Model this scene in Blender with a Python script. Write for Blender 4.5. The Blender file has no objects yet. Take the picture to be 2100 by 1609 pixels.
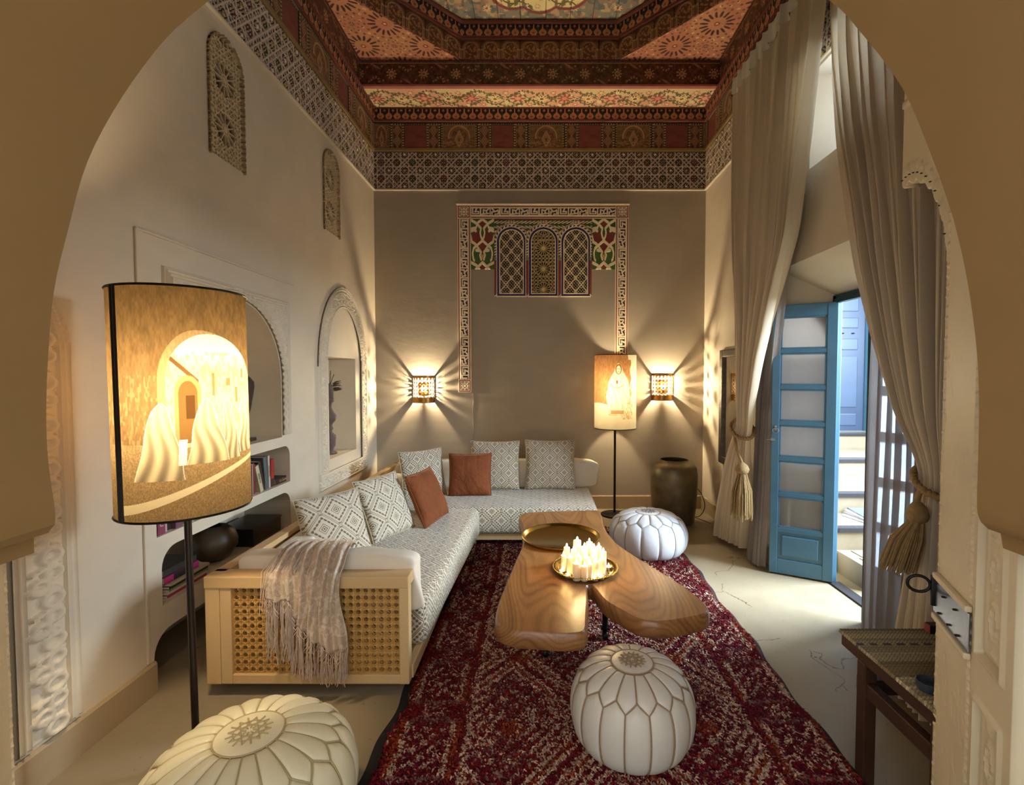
import bpy, bmesh, math, random
import numpy as np
from mathutils import Vector, Matrix
from mathutils.geometry import tessellate_polygon

# ------------------------------------------------------------------ scene, camera, light
SC = bpy.context.scene
COL = SC.collection
random.seed(7)
RNG = np.random.default_rng(11)
PI = math.pi

cam_d = bpy.data.cameras.new('camera')
cam_d.sensor_width = 36.0
cam_d.lens = 36.0 * 1000.0 / 2100.0
cam_d.shift_x = -57.0 / 2100.0
cam_d.clip_start = 0.02
cam = bpy.data.objects.new('camera', cam_d)
COL.objects.link(cam)
cam.location = (0, 0, 1.5)
cam.rotation_euler = (math.radians(90 - 2.1), 0, 0)
SC.camera = cam

world = bpy.data.worlds.new('sky')
SC.world = world
world.use_nodes = True
bg = world.node_tree.nodes['Background']
bg.inputs['Color'].default_value = (0.86, 0.92, 1.0, 1)
bg.inputs['Strength'].default_value = 1.1


def light(name, kind, loc, energy, color, size=0.1, size_y=None, rot=None, parent=None):
    d = bpy.data.lights.new(name, kind)
    d.energy = energy
    d.color = color
    if kind == 'AREA':
        d.shape = 'RECTANGLE'
        d.size = size
        d.size_y = size_y or size
    else:
        d.shadow_soft_size = size
    o = bpy.data.objects.new(name, d)
    COL.objects.link(o)
    o.location = loc
    if rot:
        o.rotation_euler = rot
    if parent:
        o.parent = parent
    return o


# daylight of the open courtyard beyond the blue door
DAY = (0.64, 0.81, 1.0)
light('courtyard_daylight', 'AREA', (4.2, 2.7, 2.45), 1050, DAY, 1.5, 2.6, (0, math.radians(70), 0))
# warm fill light added behind the camera to brighten the room
light('camera_side_fill', 'AREA', (-0.1, -1.6, 2.6), 22, (1.0, 0.93, 0.82), 2.6, 1.6, (math.radians(80), 0, 0))

SC.view_settings.view_transform = 'Standard'
SC.view_settings.look = 'None'
SC.view_settings.gamma = 1.0
SC.view_settings.use_curve_mapping = False
SC.view_settings.exposure = 0.2
SC.cycles.max_bounces = 6
SC.cycles.diffuse_bounces = 3
SC.cycles.glossy_bounces = 3
SC.cycles.transmission_bounces = 4
SC.cycles.transparent_max_bounces = 8
SC.cycles.use_adaptive_sampling = True
SC.cycles.adaptive_threshold = 0.05
SC.cycles.use_denoising = True
SC.cycles.sample_clamp_indirect = 6.0
SC.cycles.caustics_reflective = False
SC.cycles.caustics_refractive = False


# ------------------------------------------------------------------ colour
def lin(c):
    c = np.asarray(c, float) / 255.0
    return np.where(c <= 0.04045, c / 12.92, ((c + 0.055) / 1.055) ** 2.4)


def L4(c):
    r = lin(c)
    return (float(r[0]), float(r[1]), float(r[2]), 1.0)


# ------------------------------------------------------------------ node expressions
class X:
    """A float socket that can be combined with arithmetic to build Math nodes."""
    nt = None

    def __init__(s, v):
        s.v = v

    @staticmethod
    def m(op, *a):
        n = X.nt.nodes.new('ShaderNodeMath')
        n.operation = op
        for i, q in enumerate(a):
            q = q.v if isinstance(q, X) else q
            if isinstance(q, (int, float)):
                n.inputs[i].default_value = float(q)
            else:
                X.nt.links.new(q, n.inputs[i])
        return X(n.outputs[0])

    def __add__(s, o): return X.m('ADD', s, o)
    __radd__ = __add__
    def __sub__(s, o): return X.m('SUBTRACT', s, o)
    def __rsub__(s, o): return X.m('SUBTRACT', o, s)
    def __mul__(s, o): return X.m('MULTIPLY', s, o)
    __rmul__ = __mul__
    def __truediv__(s, o): return X.m('DIVIDE', s, o)
    def __neg__(s): return X.m('MULTIPLY', s, -1.0)
    def __lt__(s, o): return X.m('LESS_THAN', s, o)
    def __gt__(s, o): return X.m('GREATER_THAN', s, o)
    def __abs__(s): return X.m('ABSOLUTE', s)


def fr(a): return X.m('FRACT', a)
def fl(a): return X.m('FLOOR', a)
def mn(a, b): return X.m('MINIMUM', a, b)
def mx(a, b): return X.m('MAXIMUM', a, b)
def sq(a): return X.m('SQRT', a)
def sn(a): return X.m('SINE', a)


def new_mat(name):
    m = bpy.data.materials.new(name)
    m.use_nodes = True
    nt = m.node_tree
    b = nt.nodes['Principled BSDF']
    X.nt = nt
    return m, nt, b


def nd(nt, kind, **kw):
    n = nt.nodes.new(kind)
    for k, v in kw.items():
        if k in n.inputs:
            n.inputs[k].default_value = v
        else:
            setattr(n, k, v)
    return n


def coords(nt, which='Object'):
    tc = nt.nodes.new('ShaderNodeTexCoord')
    sp = nt.nodes.new('ShaderNodeSeparateXYZ')
    nt.links.new(tc.outputs[which], sp.inputs[0])
    return tc.outputs[which], X(sp.outputs[0]), X(sp.outputs[1]), X(sp.outputs[2])


def mixc(nt, fac, a, b, mode='MIX'):
    n = nt.nodes.new('ShaderNodeMix')
    n.data_type = 'RGBA'
    n.blend_type = mode
    for i, q in ((0, fac), (6, a), (7, b)):
        q = q.v if isinstance(q, X) else q
        if isinstance(q, (int, float)):
            n.inputs[i].default_value = q
        elif isinstance(q, (tuple, list)):
            n.inputs[i].default_value = q if len(q) == 4 else L4(q)
        else:
            nt.links.new(q, n.inputs[i])
    return n.outputs[2]


def noise(nt, vec, scale, detail=4, rough=0.55, dist=0.0):
    n = nd(nt, 'ShaderNodeTexNoise', Scale=scale, Detail=detail, Roughness=rough, Distortion=dist)
    if vec is not None:
        nt.links.new(vec, n.inputs['Vector'])
    return X(n.outputs[0])


def scaled(nt, vec, s):
    n = nd(nt, 'ShaderNodeMapping')
    n.inputs['Scale'].default_value = s
    nt.links.new(vec, n.inputs[0])
    return n.outputs[0]


def bump(nt, b, h, strength=0.2, dist=0.01):
    n = nd(nt, 'ShaderNodeBump', Strength=strength, Distance=dist)
    nt.links.new(h.v if isinstance(h, X) else h, n.inputs['Height'])
    nt.links.new(n.outputs[0], b.inputs['Normal'])


MATS = {}


def plain(name, c, rough=0.5, metal=0.0, var=0.12, vscale=6.0, bmp=0.0, bscale=40.0, spec=None, coat=0.0, stretch=None):
    """Procedural: base colour with soft noise variation and fine relief."""
    if name in MATS:
        return MATS[name]
    m, nt, b = new_mat(name)
    vec, x, y, z = coords(nt)
    if stretch:
        vec = scaled(nt, vec, stretch)
    n = noise(nt, vec, vscale)
    c = np.asarray(c, float)
    a = np.clip(c * (1 - var), 0, 255)
    d = np.clip(c * (1 + var), 0, 255)
    nt.links.new(mixc(nt, n, tuple(a), tuple(d)), b.inputs['Base Color'])
    b.inputs['Roughness'].default_value = rough
    b.inputs['Metallic'].default_value = metal
    if spec is not None:
        b.inputs['Specular IOR Level'].default_value = spec
    if coat:
        b.inputs['Coat Weight'].default_value = coat
        b.inputs['Coat Roughness'].default_value = 0.2
    if bmp:
        bump(nt, b, noise(nt, vec, bscale), bmp, 0.01)
    MATS[name] = m
    return m


def vcol(name, rough=0.6, spec=0.3, bmp=0.0, bscale=120.0, wear=0.12, gain=1.0, sat=1.0):
    """Colours painted on the mesh points, with procedural ageing noise over them."""
    if name in MATS:
        return MATS[name]
    m, nt, b = new_mat(name)
    vec, x, y, z = coords(nt)
    at = nd(nt, 'ShaderNodeAttribute', attribute_name='Col')
    n = noise(nt, vec, 9.0)
    k = n * (2 * wear * gain) + (1 - wear) * gain
    cc = nt.nodes.new('ShaderNodeCombineColor')
    for i in range(3):
        nt.links.new(k.v, cc.inputs[i])
    hs = nd(nt, 'ShaderNodeHueSaturation', Saturation=sat)
    nt.links.new(mixc(nt, 1.0, at.outputs['Color'], cc.outputs[0], 'MULTIPLY'), hs.inputs['Color'])
    nt.links.new(hs.outputs[0], b.inputs['Base Color'])
    b.inputs['Roughness'].default_value = rough
    b.inputs['Specular IOR Level'].default_value = spec
    if bmp:
        bump(nt, b, noise(nt, vec, bscale), bmp, 0.004)
    MATS[name] = m
    return m


# ------------------------------------------------------------------ objects
def link(o, parent=None):
    COL.objects.link(o)
    if parent is not None:
        o.parent = parent
    return o


def thing(name, label, cat, loc=(0, 0, 0), rz=0.0, group=None):
    o = bpy.data.objects.new(name, None)
    o.empty_display_size = 0.1
    link(o)
    o.location = loc
    o.rotation_euler = (0, 0, rz)
    tag(o, label, cat, group)
    return o


def tag(o, label=None, cat=None, group=None, kind=None):
    if label: o['label'] = label
    if cat: o['category'] = cat
    if group: o['group'] = group
    if kind: o['kind'] = kind
    return o


def struct(o, label=None):
    o['kind'] = 'structure'
    if label: o['label'] = label
    return o


def copy_of(o, parent=None, loc=None, rot=None):
    c = o.copy()
    link(c, parent)
    if loc is not None: c.location = loc
    if rot is not None: c.rotation_euler = rot
    return c


def copy_tree(o, parent=None):
    c = o.copy()
    link(c, parent)
    for ch in o.children:
        copy_tree(ch, c)
    return c


def finish(me, mat, smooth=None):
    me.materials.append(mat)
    if smooth is not None:
        me.polygons.foreach_set('use_smooth', np.ones(len(me.polygons), bool))
        if smooth < 179:
            me.set_sharp_from_angle(angle=math.radians(smooth))
    me.update()


class MB:
    """Collects boxes, tubes, lathes and prisms into one mesh."""

    def __init__(s):
        s.v, s.f = [], []

    def add(s, vs, fs):
        n = len(s.v)
        s.v += [tuple(p) for p in vs]
        s.f += [tuple(i + n for i in f) for f in fs]
        return s

    def box(s, c, d, M=None, bev=0.0):
        hx, hy, hz = d[0] / 2, d[1] / 2, d[2] / 2
        if bev <= 0:
            P = [(a, b, e) for a in (-hx, hx) for b in (-hy, hy) for e in (-hz, hz)]
            F = [(0, 1, 3, 2), (4, 6, 7, 5), (0, 4, 5, 1), (2, 3, 7, 6), (0, 2, 6, 4), (1, 5, 7, 3)]
        else:
            bm = bmesh.new()
            bmesh.ops.create_cube(bm, size=1.0)
            bmesh.ops.scale(bm, vec=d, verts=bm.verts)
            bmesh.ops.bevel(bm, geom=list(bm.edges), offset=min(bev, min(d) * 0.45), segments=2, affect='EDGES', profile=0.6)
            bm.verts.index_update()
            P = [tuple(v.co) for v in bm.verts]
            F = [tuple(v.index for v in f.verts) for f in bm.faces]
            bm.free()
        if M is not None:
            P = [tuple(M @ Vector(p)) for p in P]
        return s.add([(p[0] + c[0], p[1] + c[1], p[2] + c[2]) for p in P], F)

    def tube(s, pts, r, n=8, cap=True, closed=False):
        pts = [Vector(p) for p in pts]
        k = len(pts)
        rr = r if isinstance(r, (list, tuple)) else [r] * k
        vs, fs = [], []
        prev = None
        for i, p in enumerate(pts):
            if closed:
                t = pts[(i + 1) % k] - pts[i - 1]
            else:
                t = pts[min(i + 1, k - 1)] - pts[max(i - 1, 0)]
            if t.length < 1e-9: t = Vector((0, 0, 1))
            t.normalize()
            if prev is None:
                a = Vector((0, 0, 1)) if abs(t.z) < 0.9 else Vector((1, 0, 0))
                u = t.cross(a).normalized()
            else:
                u = (prev - t * prev.dot(t))
                u = u.normalized() if u.length > 1e-6 else t.orthogonal().normalized()
            prev = u
            w = t.cross(u)
            for j in range(n):
                a = 2 * PI * j / n
                vs.append(p + (u * math.cos(a) + w * math.sin(a)) * rr[i])
        m = k if closed else k - 1
        for i in range(m):
            i2 = (i + 1) % k
            for j in range(n):
                j2 = (j + 1) % n
                fs.append((i * n + j, i * n + j2, i2 * n + j2, i2 * n + j))
        if cap and not closed:
            fs.append(tuple(range(n - 1, -1, -1)))
            fs.append(tuple((k - 1) * n + j for j in range(n)))
        return s.add(vs, fs)

    def lathe(s, prof, n=32, c=(0, 0, 0), a0=0.0, a1=2 * PI, close=True):
        """prof: list of (radius, z)."""
        full = abs(a1 - a0 - 2 * PI) < 1e-6
        cols = n if full else n + 1
        vs, fs = [], []
        for (r, z) in prof:
            for j in range(cols):
                a = a0 + (a1 - a0) * j / n
                vs.append((c[0] + r * math.cos(a), c[1] + r * math.sin(a), c[2] + z))
        for i in range(len(prof) - 1):
            for j in range(n):
                j2 = (j + 1) % cols if full else j + 1
                fs.append((i * cols + j, i * cols + j2, (i + 1) * cols + j2, (i + 1) * cols + j))
        if close and full:
            if prof[0][0] > 1e-5: fs.append(tuple(range(cols - 1, -1, -1)))
            if prof[-1][0] > 1e-5: fs.append(tuple((len(prof) - 1) * cols + j for j in range(cols)))
        return s.add(vs, fs)

    def prism(s, poly, z0, z1, M=None):
        n = len(poly)
        vs = [(p[0], p[1], z0) for p in poly] + [(p[0], p[1], z1) for p in poly]
        fs = [tuple(range(n - 1, -1, -1)), tuple(range(n, 2 * n))]
        fs += [(i, (i + 1) % n, n + (i + 1) % n, n + i) for i in range(n)]
        if M is not None:
            vs = [tuple(M @ Vector(p)) for p in vs]
        return s.add(vs, fs)

    def mesh(s, name, mat, smooth=None):
        me = bpy.data.meshes.new(name)
        me.from_pydata(s.v, [], s.f)
        finish(me, mat, smooth)
        return me

    def build(s, name, mat, parent=None, smooth=None, loc=None, rot=None):
        o = bpy.data.objects.new(name, s.mesh(name, mat, smooth))
        link(o, parent)
        if loc is not None: o.location = loc
        if rot is not None: o.rotation_euler = rot
        return o


def grid_mesh(name, P, mat, col=None, mask=None, smooth=None, uv=None, closed_u=False, flip=False):
    """P: (n, m, 3) points; col (n, m, 3) sRGB colours; mask (n-1, m-1) faces to keep."""
    n, m = P.shape[:2]
    idx = np.arange(n * m).reshape(n, m)
    if closed_u:
        idx = np.concatenate([idx, idx[:1]], 0)
    a, b, c, d = idx[:-1, :-1], idx[1:, :-1], idx[1:, 1:], idx[:-1, 1:]
    F = np.stack([a, b, c, d] if not flip else [a, d, c, b], -1)
    F = F[mask] if mask is not None else F.reshape(-1, 4)
    me = bpy.data.meshes.new(name)
    V = P.reshape(-1, 3)
    C = None if col is None else np.asarray(col, float).reshape(-1, 3)
    U = None if uv is None else uv.reshape(-1, 2)
    if mask is not None:
        used = np.unique(F)
        rem = np.full(len(V), -1)
        rem[used] = np.arange(len(used))
        F = rem[F]
        V = V[used]
        if C is not None: C = C[used]
        if U is not None: U = U[used]
    me.vertices.add(len(V))
    me.vertices.foreach_set('co', V.astype(np.float32).ravel())
    me.loops.add(F.size)
    me.loops.foreach_set('vertex_index', F.astype(np.int32).ravel())
    me.polygons.add(len(F))
    me.polygons.foreach_set('loop_start', (np.arange(len(F)) * 4).astype(np.int32))
    me.update(calc_edges=True)
    if C is not None:
        ca = me.color_attributes.new('Col', 'FLOAT_COLOR', 'POINT')
        L = np.ones((len(C), 4), np.float32)
        L[:, :3] = lin(np.clip(C, 0, 255))
        ca.data.foreach_set('color', L.ravel())
    if U is not None:
        ul = me.uv_layers.new(name='UVMap')
        ul.data.foreach_set('uv', U[F.ravel()].astype(np.float32).ravel())
    me.validate()
    finish(me, mat, smooth)
    return me


def relief_mesh(name, mat, O, U, V, N, W, H, d, pat, smooth=60, back=0.0):
    """Carved or painted panel: a height field over a rectangle. pat(u, v) -> colour, height, keep."""
    O, U, V, N = [np.asarray(q, float) for q in (O, U, V, N)]
    nu, nv = max(2, int(round(W / d)) + 1), max(2, int(round(H / d)) + 1)
    u, v = np.meshgrid(np.linspace(0, W, nu), np.linspace(0, H, nv), indexing='ij')
    c, h, keep = pat(u, v)
    h = np.array(np.broadcast_to(h, u.shape), float)
    if back is not None:
        h[0, :] = h[-1, :] = h[:, 0] = h[:, -1] = -back
    P = O + u[..., None] * U + v[..., None] * V + h[..., None] * N
    mask = None
    if keep is not None:
        k = keep
        mask = k[:-1, :-1] & k[1:, :-1] & k[1:, 1:] & k[:-1, 1:]
    flip = np.dot(np.cross(U, V), N) < 0
    return grid_mesh(name, P, mat, col=c, mask=mask, smooth=smooth, flip=flip)


def relief(name, mat, parent, *a, **k):
    o = bpy.data.objects.new(name, relief_mesh(name, mat, *a, **k))
    return link(o, parent)


# ------------------------------------------------------------------ pattern helpers (numpy)
def paint(c, mask, rgb, a=1.0):
    m = np.asarray(mask, float) * a
    if m.dtype == bool: m = m.astype(float)
    return c * (1 - m[..., None]) + np.asarray(rgb, float) * m[..., None]


def base(u, rgb):
    return np.ones(u.shape + (3,)) * np.asarray(rgb, float)


def sm(x, a, b):
    t = np.clip((x - a) / (b - a), 0, 1)
    return t * t * (3 - 2 * t)


def per(x, p):
    """distance to the nearest multiple of p, signed"""
    return x - p * np.round(x / p)


def nz(u, v, s, seed=0):
    """cheap smooth value noise"""
    r = np.random.default_rng(seed)
    g = r.random((64, 64))
    x, y = u * s, v * s
    xi, yi = np.floor(x).astype(int), np.floor(y).astype(int)
    fx, fy = x - xi, y - yi
    fx, fy = fx * fx * (3 - 2 * fx), fy * fy * (3 - 2 * fy)
    q = lambda i, j: g[i % 64, j % 64]
    return (q(xi, yi) * (1 - fx) * (1 - fy) + q(xi + 1, yi) * fx * (1 - fy) + q(xi, yi + 1) * (1 - fx) * fy + q(xi + 1, yi + 1) * fx * fy)


def seg(u, v, a, b):
    """distance to a segment"""
    ax, ay = a; bx, by = b
    dx, dy = bx - ax, by - ay
    t = np.clip(((u - ax) * dx + (v - ay) * dy) / (dx * dx + dy * dy + 1e-12), 0, 1)
    return np.hypot(u - ax - t * dx, v - ay - t * dy)


def inpoly(u, v, poly):
    r = np.zeros(u.shape, bool)
    n = len(poly)
    for i in range(n):
        x1, y1 = poly[i]; x2, y2 = poly[(i + 1) % n]
        if y1 == y2: continue
        c = ((y1 > v) != (y2 > v)) & (u < (x2 - x1) * (v - y1) / (y2 - y1) + x1)
        r ^= c
    return r


def smooth_poly(pts, k=5, closed=True):
    """Catmull-Rom through the points"""
    n = len(pts)
    out = []
    for i in range(n if closed else n - 1):
        if closed:
            p = [np.array(pts[(i + j) % n], float) for j in (-1, 0, 1, 2)]
        else:
            p = [np.array(pts[min(max(i + j, 0), n - 1)], float) for j in (-1, 0, 1, 2)]
        for t in np.arange(k) / k:
            out.append(tuple(0.5 * ((2 * p[1]) + (-p[0] + p[2]) * t + (2 * p[0] - 5 * p[1] + 4 * p[2] - p[3]) * t * t + (-p[0] + 3 * p[1] - 3 * p[2] + p[3]) * t ** 3)))
    if not closed: out.append(tuple(pts[-1]))
    return out


def arc(cx, cy, r, a0, a1, n, ry=None):
    ry = ry or r
    return [(cx + r * math.cos(a0 + (a1 - a0) * i / n), cy + ry * math.sin(a0 + (a1 - a0) * i / n)) for i in range(n + 1)]
# ================================================================== STRUCTURE
XL, XR, YB = -1.82, 1.82, 5.42


def plaster_mat(name, c, var=0.06, rough=0.75, trowel=0.25):
    m, nt, b = new_mat(name)
    vec, x, y, z = coords(nt)
    c = np.asarray(c, float)
    n1 = noise(nt, vec, 1.6, 2, 0.6)
    n2 = noise(nt, scaled(nt, vec, (1, 1, 2.2)), 5.0, 4, 0.62, 0.0)
    col = mixc(nt, n1, tuple(c * (1 - var)), tuple(np.clip(c * (1 + var), 0, 255)))
    col = mixc(nt, (n2 - 0.5) * 0.35 + 0.12, col, tuple(c * 0.86))
    nt.links.new(col, b.inputs['Base Color'])
    b.inputs['Roughness'].default_value = rough
    b.inputs['Specular IOR Level'].default_value = 0.25
    bump(nt, b, n2, trowel, 0.012)
    MATS[name] = m
    return m


M_cream = plaster_mat('cream_plaster', (226, 209, 180))
M_taupe = plaster_mat('taupe_tadelakt', (171, 157, 136), 0.07, 0.55, 0.22)
M_arch = plaster_mat('honey_plaster', (156, 122, 74), 0.05, 0.8, 0.06)
M_white = plaster_mat('white_plaster', (232, 227, 218))
M_skirt = plaster_mat('skirting_tadelakt', (176, 152, 116), 0.12, 0.5, 0.2)


def floor_mat():
    m, nt, b = new_mat('polished_beige_concrete')
    vec, x, y, z = coords(nt)
    n1 = noise(nt, vec, 1.1, 4, 0.65)
    n2 = noise(nt, vec, 7.0, 4, 0.7)
    n3 = noise(nt, scaled(nt, vec, (1, 0.35, 1)), 22.0, 2, 0.7)
    col = mixc(nt, n1, (116, 99, 72), (164, 147, 117))
    col = mixc(nt, n2 * 0.6, col, (166, 150, 124))
    speck = X.m('GREATER_THAN', noise(nt, vec, 38, 2, 0.5), 0.70)
    col = mixc(nt, speck * 0.35, col, (104, 84, 60))
    # hairline cracks, broken up so they come and go
    wob = nd(nt, 'ShaderNodeVectorMath', operation='ADD')
    nz_ = nd(nt, 'ShaderNodeTexNoise', Scale=5.0, Detail=6.0)
    nt.links.new(vec, nz_.inputs['Vector'])
    sc_ = nd(nt, 'ShaderNodeVectorMath', operation='SCALE')
    sc_.inputs['Scale'].default_value = 0.22
    nt.links.new(nz_.outputs['Color'], sc_.inputs[0])
    nt.links.new(vec, wob.inputs[0])
    nt.links.new(sc_.outputs[0], wob.inputs[1])
    vo = nd(nt, 'ShaderNodeTexVoronoi', feature='DISTANCE_TO_EDGE', Scale=1.35)
    nt.links.new(wob.outputs[0], vo.inputs['Vector'])
    crack = (X(vo.outputs['Distance']) < 0.0035) * X.m('GREATER_THAN', noise(nt, vec, 1.9, 2), 0.53)
    col = mixc(nt, crack * 0.8, col, (74, 58, 40))
    nt.links.new(col, b.inputs['Base Color'])
    r = n2 * 0.25 + 0.3
    nt.links.new(r.v, b.inputs['Roughness'])
    b.inputs['Specular IOR Level'].default_value = 0.4
    bump(nt, b, n3, 0.10, 0.008)
    return m


M_floor = floor_mat()

mb = MB()
mb.box((0.15, 2.6, -0.05), (4.7, 6.4, 0.1))
floor = struct(mb.build('floor', M_floor), 'worn beige polished concrete floor with hairline cracks')


def rrect(a0, a1, b0, b1, r=(0, 0, 0, 0), n=6):
    """rectangle, rounded corners in order: bottom-left, bottom-right, top-right, top-left"""
    out = []
    for (cx, cy, q, rr) in ((a0, b0, PI, r[0]), (a1, b0, 1.5 * PI, r[1]), (a1, b1, 0, r[2]), (a0, b1, PI / 2, r[3])):
        if rr <= 0:
            out.append((cx, cy))
        else:
            ox = cx + (rr if cx == a0 else -rr)
            oy = cy + (rr if cy == b0 else -rr)
            out += arc(ox, oy, rr, q, q + PI / 2, n)
    return out


def arch_poly(a0, a1, b0, spring, top, n=20):
    c, r = (a0 + a1) / 2, (a1 - a0) / 2
    return [(a0, b0), (a1, b0)] + [(c + r * math.cos(t), spring + (top - spring) * math.sin(t)) for t in np.linspace(0, PI, n)]


def holed_wall(mb, outer, holes, mp):
    """outer polygon with holes; mp(a, b, depth) -> xyz. hole: (poly, depth, back?, inner poly)"""
    loops = [outer] + [h[0] for h in holes]
    flat = [p for l in loops for p in l]
    tris = tessellate_polygon([[Vector((p[0], p[1], 0)) for p in l] for l in loops])
    mb.add([mp(p[0], p[1], 0) for p in flat], [tuple(t) for t in tris])
    for h in holes:
        poly, depth, back = h[0], h[1], h[2]
        inner = h[3] if len(h) > 3 else poly
        n = len(poly)
        vs = [mp(p[0], p[1], 0) for p in poly] + [mp(p[0], p[1], depth) for p in inner]
        mb.add(vs, [(i, (i + 1) % n, n + (i + 1) % n, n + i) for i in range(n)])
        if back:
            mb.add([mp(p[0], p[1], depth) for p in inner], [tuple(range(n))])


# back wall
mb = MB()
mb.box((0, YB + 0.1, 2.0), (4.4, 0.2, 4.4))
wall_back = struct(mb.build('wall_back', M_taupe), 'taupe polished plaster end wall')
mb = MB()
mb.tube([(-0.742 + 0.004 * math.sin(i * 1.7), YB - 0.001, 1.30 - i * 0.08) for i in range(10)], 0.004, 6)
mb.build('plaster_seam', M_taupe, wall_back)

# left wall with its alcove, shelves, niche and little windows
left_map = lambda a, b, d: (XL - d, a, b)
H_alc = arch_poly(2.46, 3.43, 1.06, 1.47, 1.955, 24)
H_book = rrect(2.29, 3.53, 0.725, 0.99, (0, 0, 0.07, 0.07))
H_low = rrect(2.315, 3.53, 0.385, 0.66, (0, 0, 0.10, 0.10))
H_knee = rrect(2.255, 3.55, -0.02, 0.265, (0, 0, 0.11, 0.11))
H_niche = rrect(4.20, 4.815, 0.765, 1.655)
H_w1 = arch_poly(2.73, 3.045, 2.735, 3.29, 3.445, 14)
H_w2 = arch_poly(4.15, 4.465, 2.735, 3.29, 3.445, 14)
mb = MB()
holed_wall(mb, [(0.95, -0.05), (YB + 0.05, -0.05), (YB + 0.05, 4.75), (0.95, 4.75)],
           [(H_alc, 0.32, True), (H_book, 0.30, True), (H_low, 0.34, True), (H_knee, 0.36, True),
            (H_niche, 0.26, True), (H_w1, 0.05, True), (H_w2, 0.05, True)], left_map)
wall_left = struct(mb.build('wall_left', M_cream), 'cream plaster wall with arched alcove, shelves and lit niche')

# right wall with the splayed doorway and the window above it
right_map = lambda a, b, d: (XR + d, a, b)
D_out = [(2.30, -0.02), (3.74, -0.02), (3.74, 2.29), (2.30, 2.29)]
D_in = [(2.56, -0.02), (3.50, -0.02), (3.50, 2.06), (2.56, 2.06)]
W_out = [(2.45, 2.885), (3.345, 2.885), (3.345, 3.50), (2.45, 3.50)]
W_in = [(2.60, 2.95), (3.20, 2.95), (3.20, 3.46), (2.60, 3.46)]
mb = MB()
holed_wall(mb, [(0.95, -0.05), (YB + 0.05, -0.05), (YB + 0.05, 4.75), (0.95, 4.75)],
           [(D_out, 0.30, False, D_in), (W_out, 0.30, False, W_in)], right_map)
mb2 = MB()
holed_wall(mb2, [(0.95, -0.05), (YB + 0.25, -0.05), (YB + 0.25, 5.2), (0.95, 5.2)], [(D_in, 0.02, False), (W_in, 0.02, False)],
           lambda a, b, d: (XR + 0.315 - d, a, b))
mb.add(mb2.v, mb2.f)
wall_right = struct(mb.build('wall_right', M_cream), 'cream plaster wall with deep splayed doorway')

# entrance wall with the lobed horseshoe arch the picture is taken through
AL = [(-1.005, 1.19), (-1.004, 1.225), (-1.013, 1.307), (-1.015, 1.398), (-1.008, 1.518), (-0.99, 1.667), (-0.956, 1.794), (-0.912, 1.93),
      (-0.839, 2.056), (-0.748, 2.17), (-0.658, 2.246), (-0.53, 2.345), (-0.36, 2.46), (-0.2, 2.55), (-0.055, 2.61)]
AR = [(0.08, 2.55), (0.24, 2.46), (0.42, 2.345), (0.576, 2.246), (0.636, 2.189), (0.727, 2.075), (0.79, 1.94), (0.838, 1.814),
      (0.871, 1.686), (0.894, 1.548), (0.902, 1.438), (0.904, 1.317), (0.905, 1.225), (0.914, 1.195)]
ARCH = smooth_poly(AL, 4, False) + smooth_poly(AR, 4, False)
hole = [(-1.30, 0.0), (-1.30, 1.12), (-1.05, 1.13), (-1.05, 1.165), (-1.02, 1.172)] + ARCH + [(0.93, 1.18), (0.955, 1.175), (0.962, 1.14), (1.04, 1.13), (1.04, 0.0)]
mb = MB()
for yy in (0.40, 1.0):
    loops = [[(-3.2, 0), (-3.2, 5.2), (3.2, 5.2), (3.2, 0)], hole]
    flat = [p for l in loops for p in l]
    tris = tessellate_polygon([[Vector((p[0], p[1], 0)) for p in l] for l in loops])
    mb.add([(p[0], yy, p[1]) for p in flat], [tuple(t) for t in tris])
n = len(hole)
mb.add([(p[0], 0.40, p[1]) for p in hole] + [(p[0], 1.0, p[1]) for p in hole],
       [(i, (i + 1) % n, n + (i + 1) % n, n + i) for i in range(n - 1)])
wall_front = struct(mb.build('wall_front', M_arch, smooth=35), 'honey coloured entrance wall with horseshoe arch framing the room')


# skirting
def skirt(name, a, b, y0=0.0, h=0.15, t=0.014):
    m = MB()
    a, b = Vector(a), Vector(b)
    d = (b - a)
    L = d.length
    d.normalize()
    nrm = Vector((d.y, -d.x))
    pr = [(0, 0), (t, 0), (t, h - 0.012), (t * 0.5, h), (0, h)]
    vs = [(a.x + nrm.x * p[0], a.y + nrm.y * p[0], p[1]) for p in pr] + [(b.x + nrm.x * p[0], b.y + nrm.y * p[0], p[1]) for p in pr]
    k = len(pr)
    m.add(vs, [(i, (i + 1) % k, k + (i + 1) % k, k + i) for i in range(k)] + [tuple(range(k)), tuple(range(2 * k - 1, k - 1, -1))])
    return struct(m.build(name, M_skirt))


skirt('baseboard_left', (XL, 1.0), (XL, 2.255))
skirt('baseboard_left', (XL, 3.55), (XL, YB))
skirt('baseboard_back', (XL, YB), (XR, YB))
skirt('baseboard_right', (XR, YB), (XR, 3.74))
skirt('baseboard_right', (XR, 2.30), (XR, 1.0))

# raised plaster ledge around the shelf alcove
mb = MB()
mb.box((XL + 0.006, 2.92, 2.158), (0.012, 1.42, 0.012), bev=0.003)
mb.box((XL + 0.005, 2.215, 1.16), (0.010, 0.014, 2.0), bev=0.003)
struct(mb.build('trim_1', M_cream))

# ------------------------------------------------------------------ painted timber and carved stucco
M_paint = vcol('painted_cedar', 0.5, 0.35, 0.15, 160, 0.22, 1.95, 0.86)
M_stucco = vcol('carved_stucco', 0.8, 0.2, 0.0, 120, 0.08, 1.35, 0.9)

CRM, DKB = (196, 170, 136), (44, 30, 26)


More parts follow.
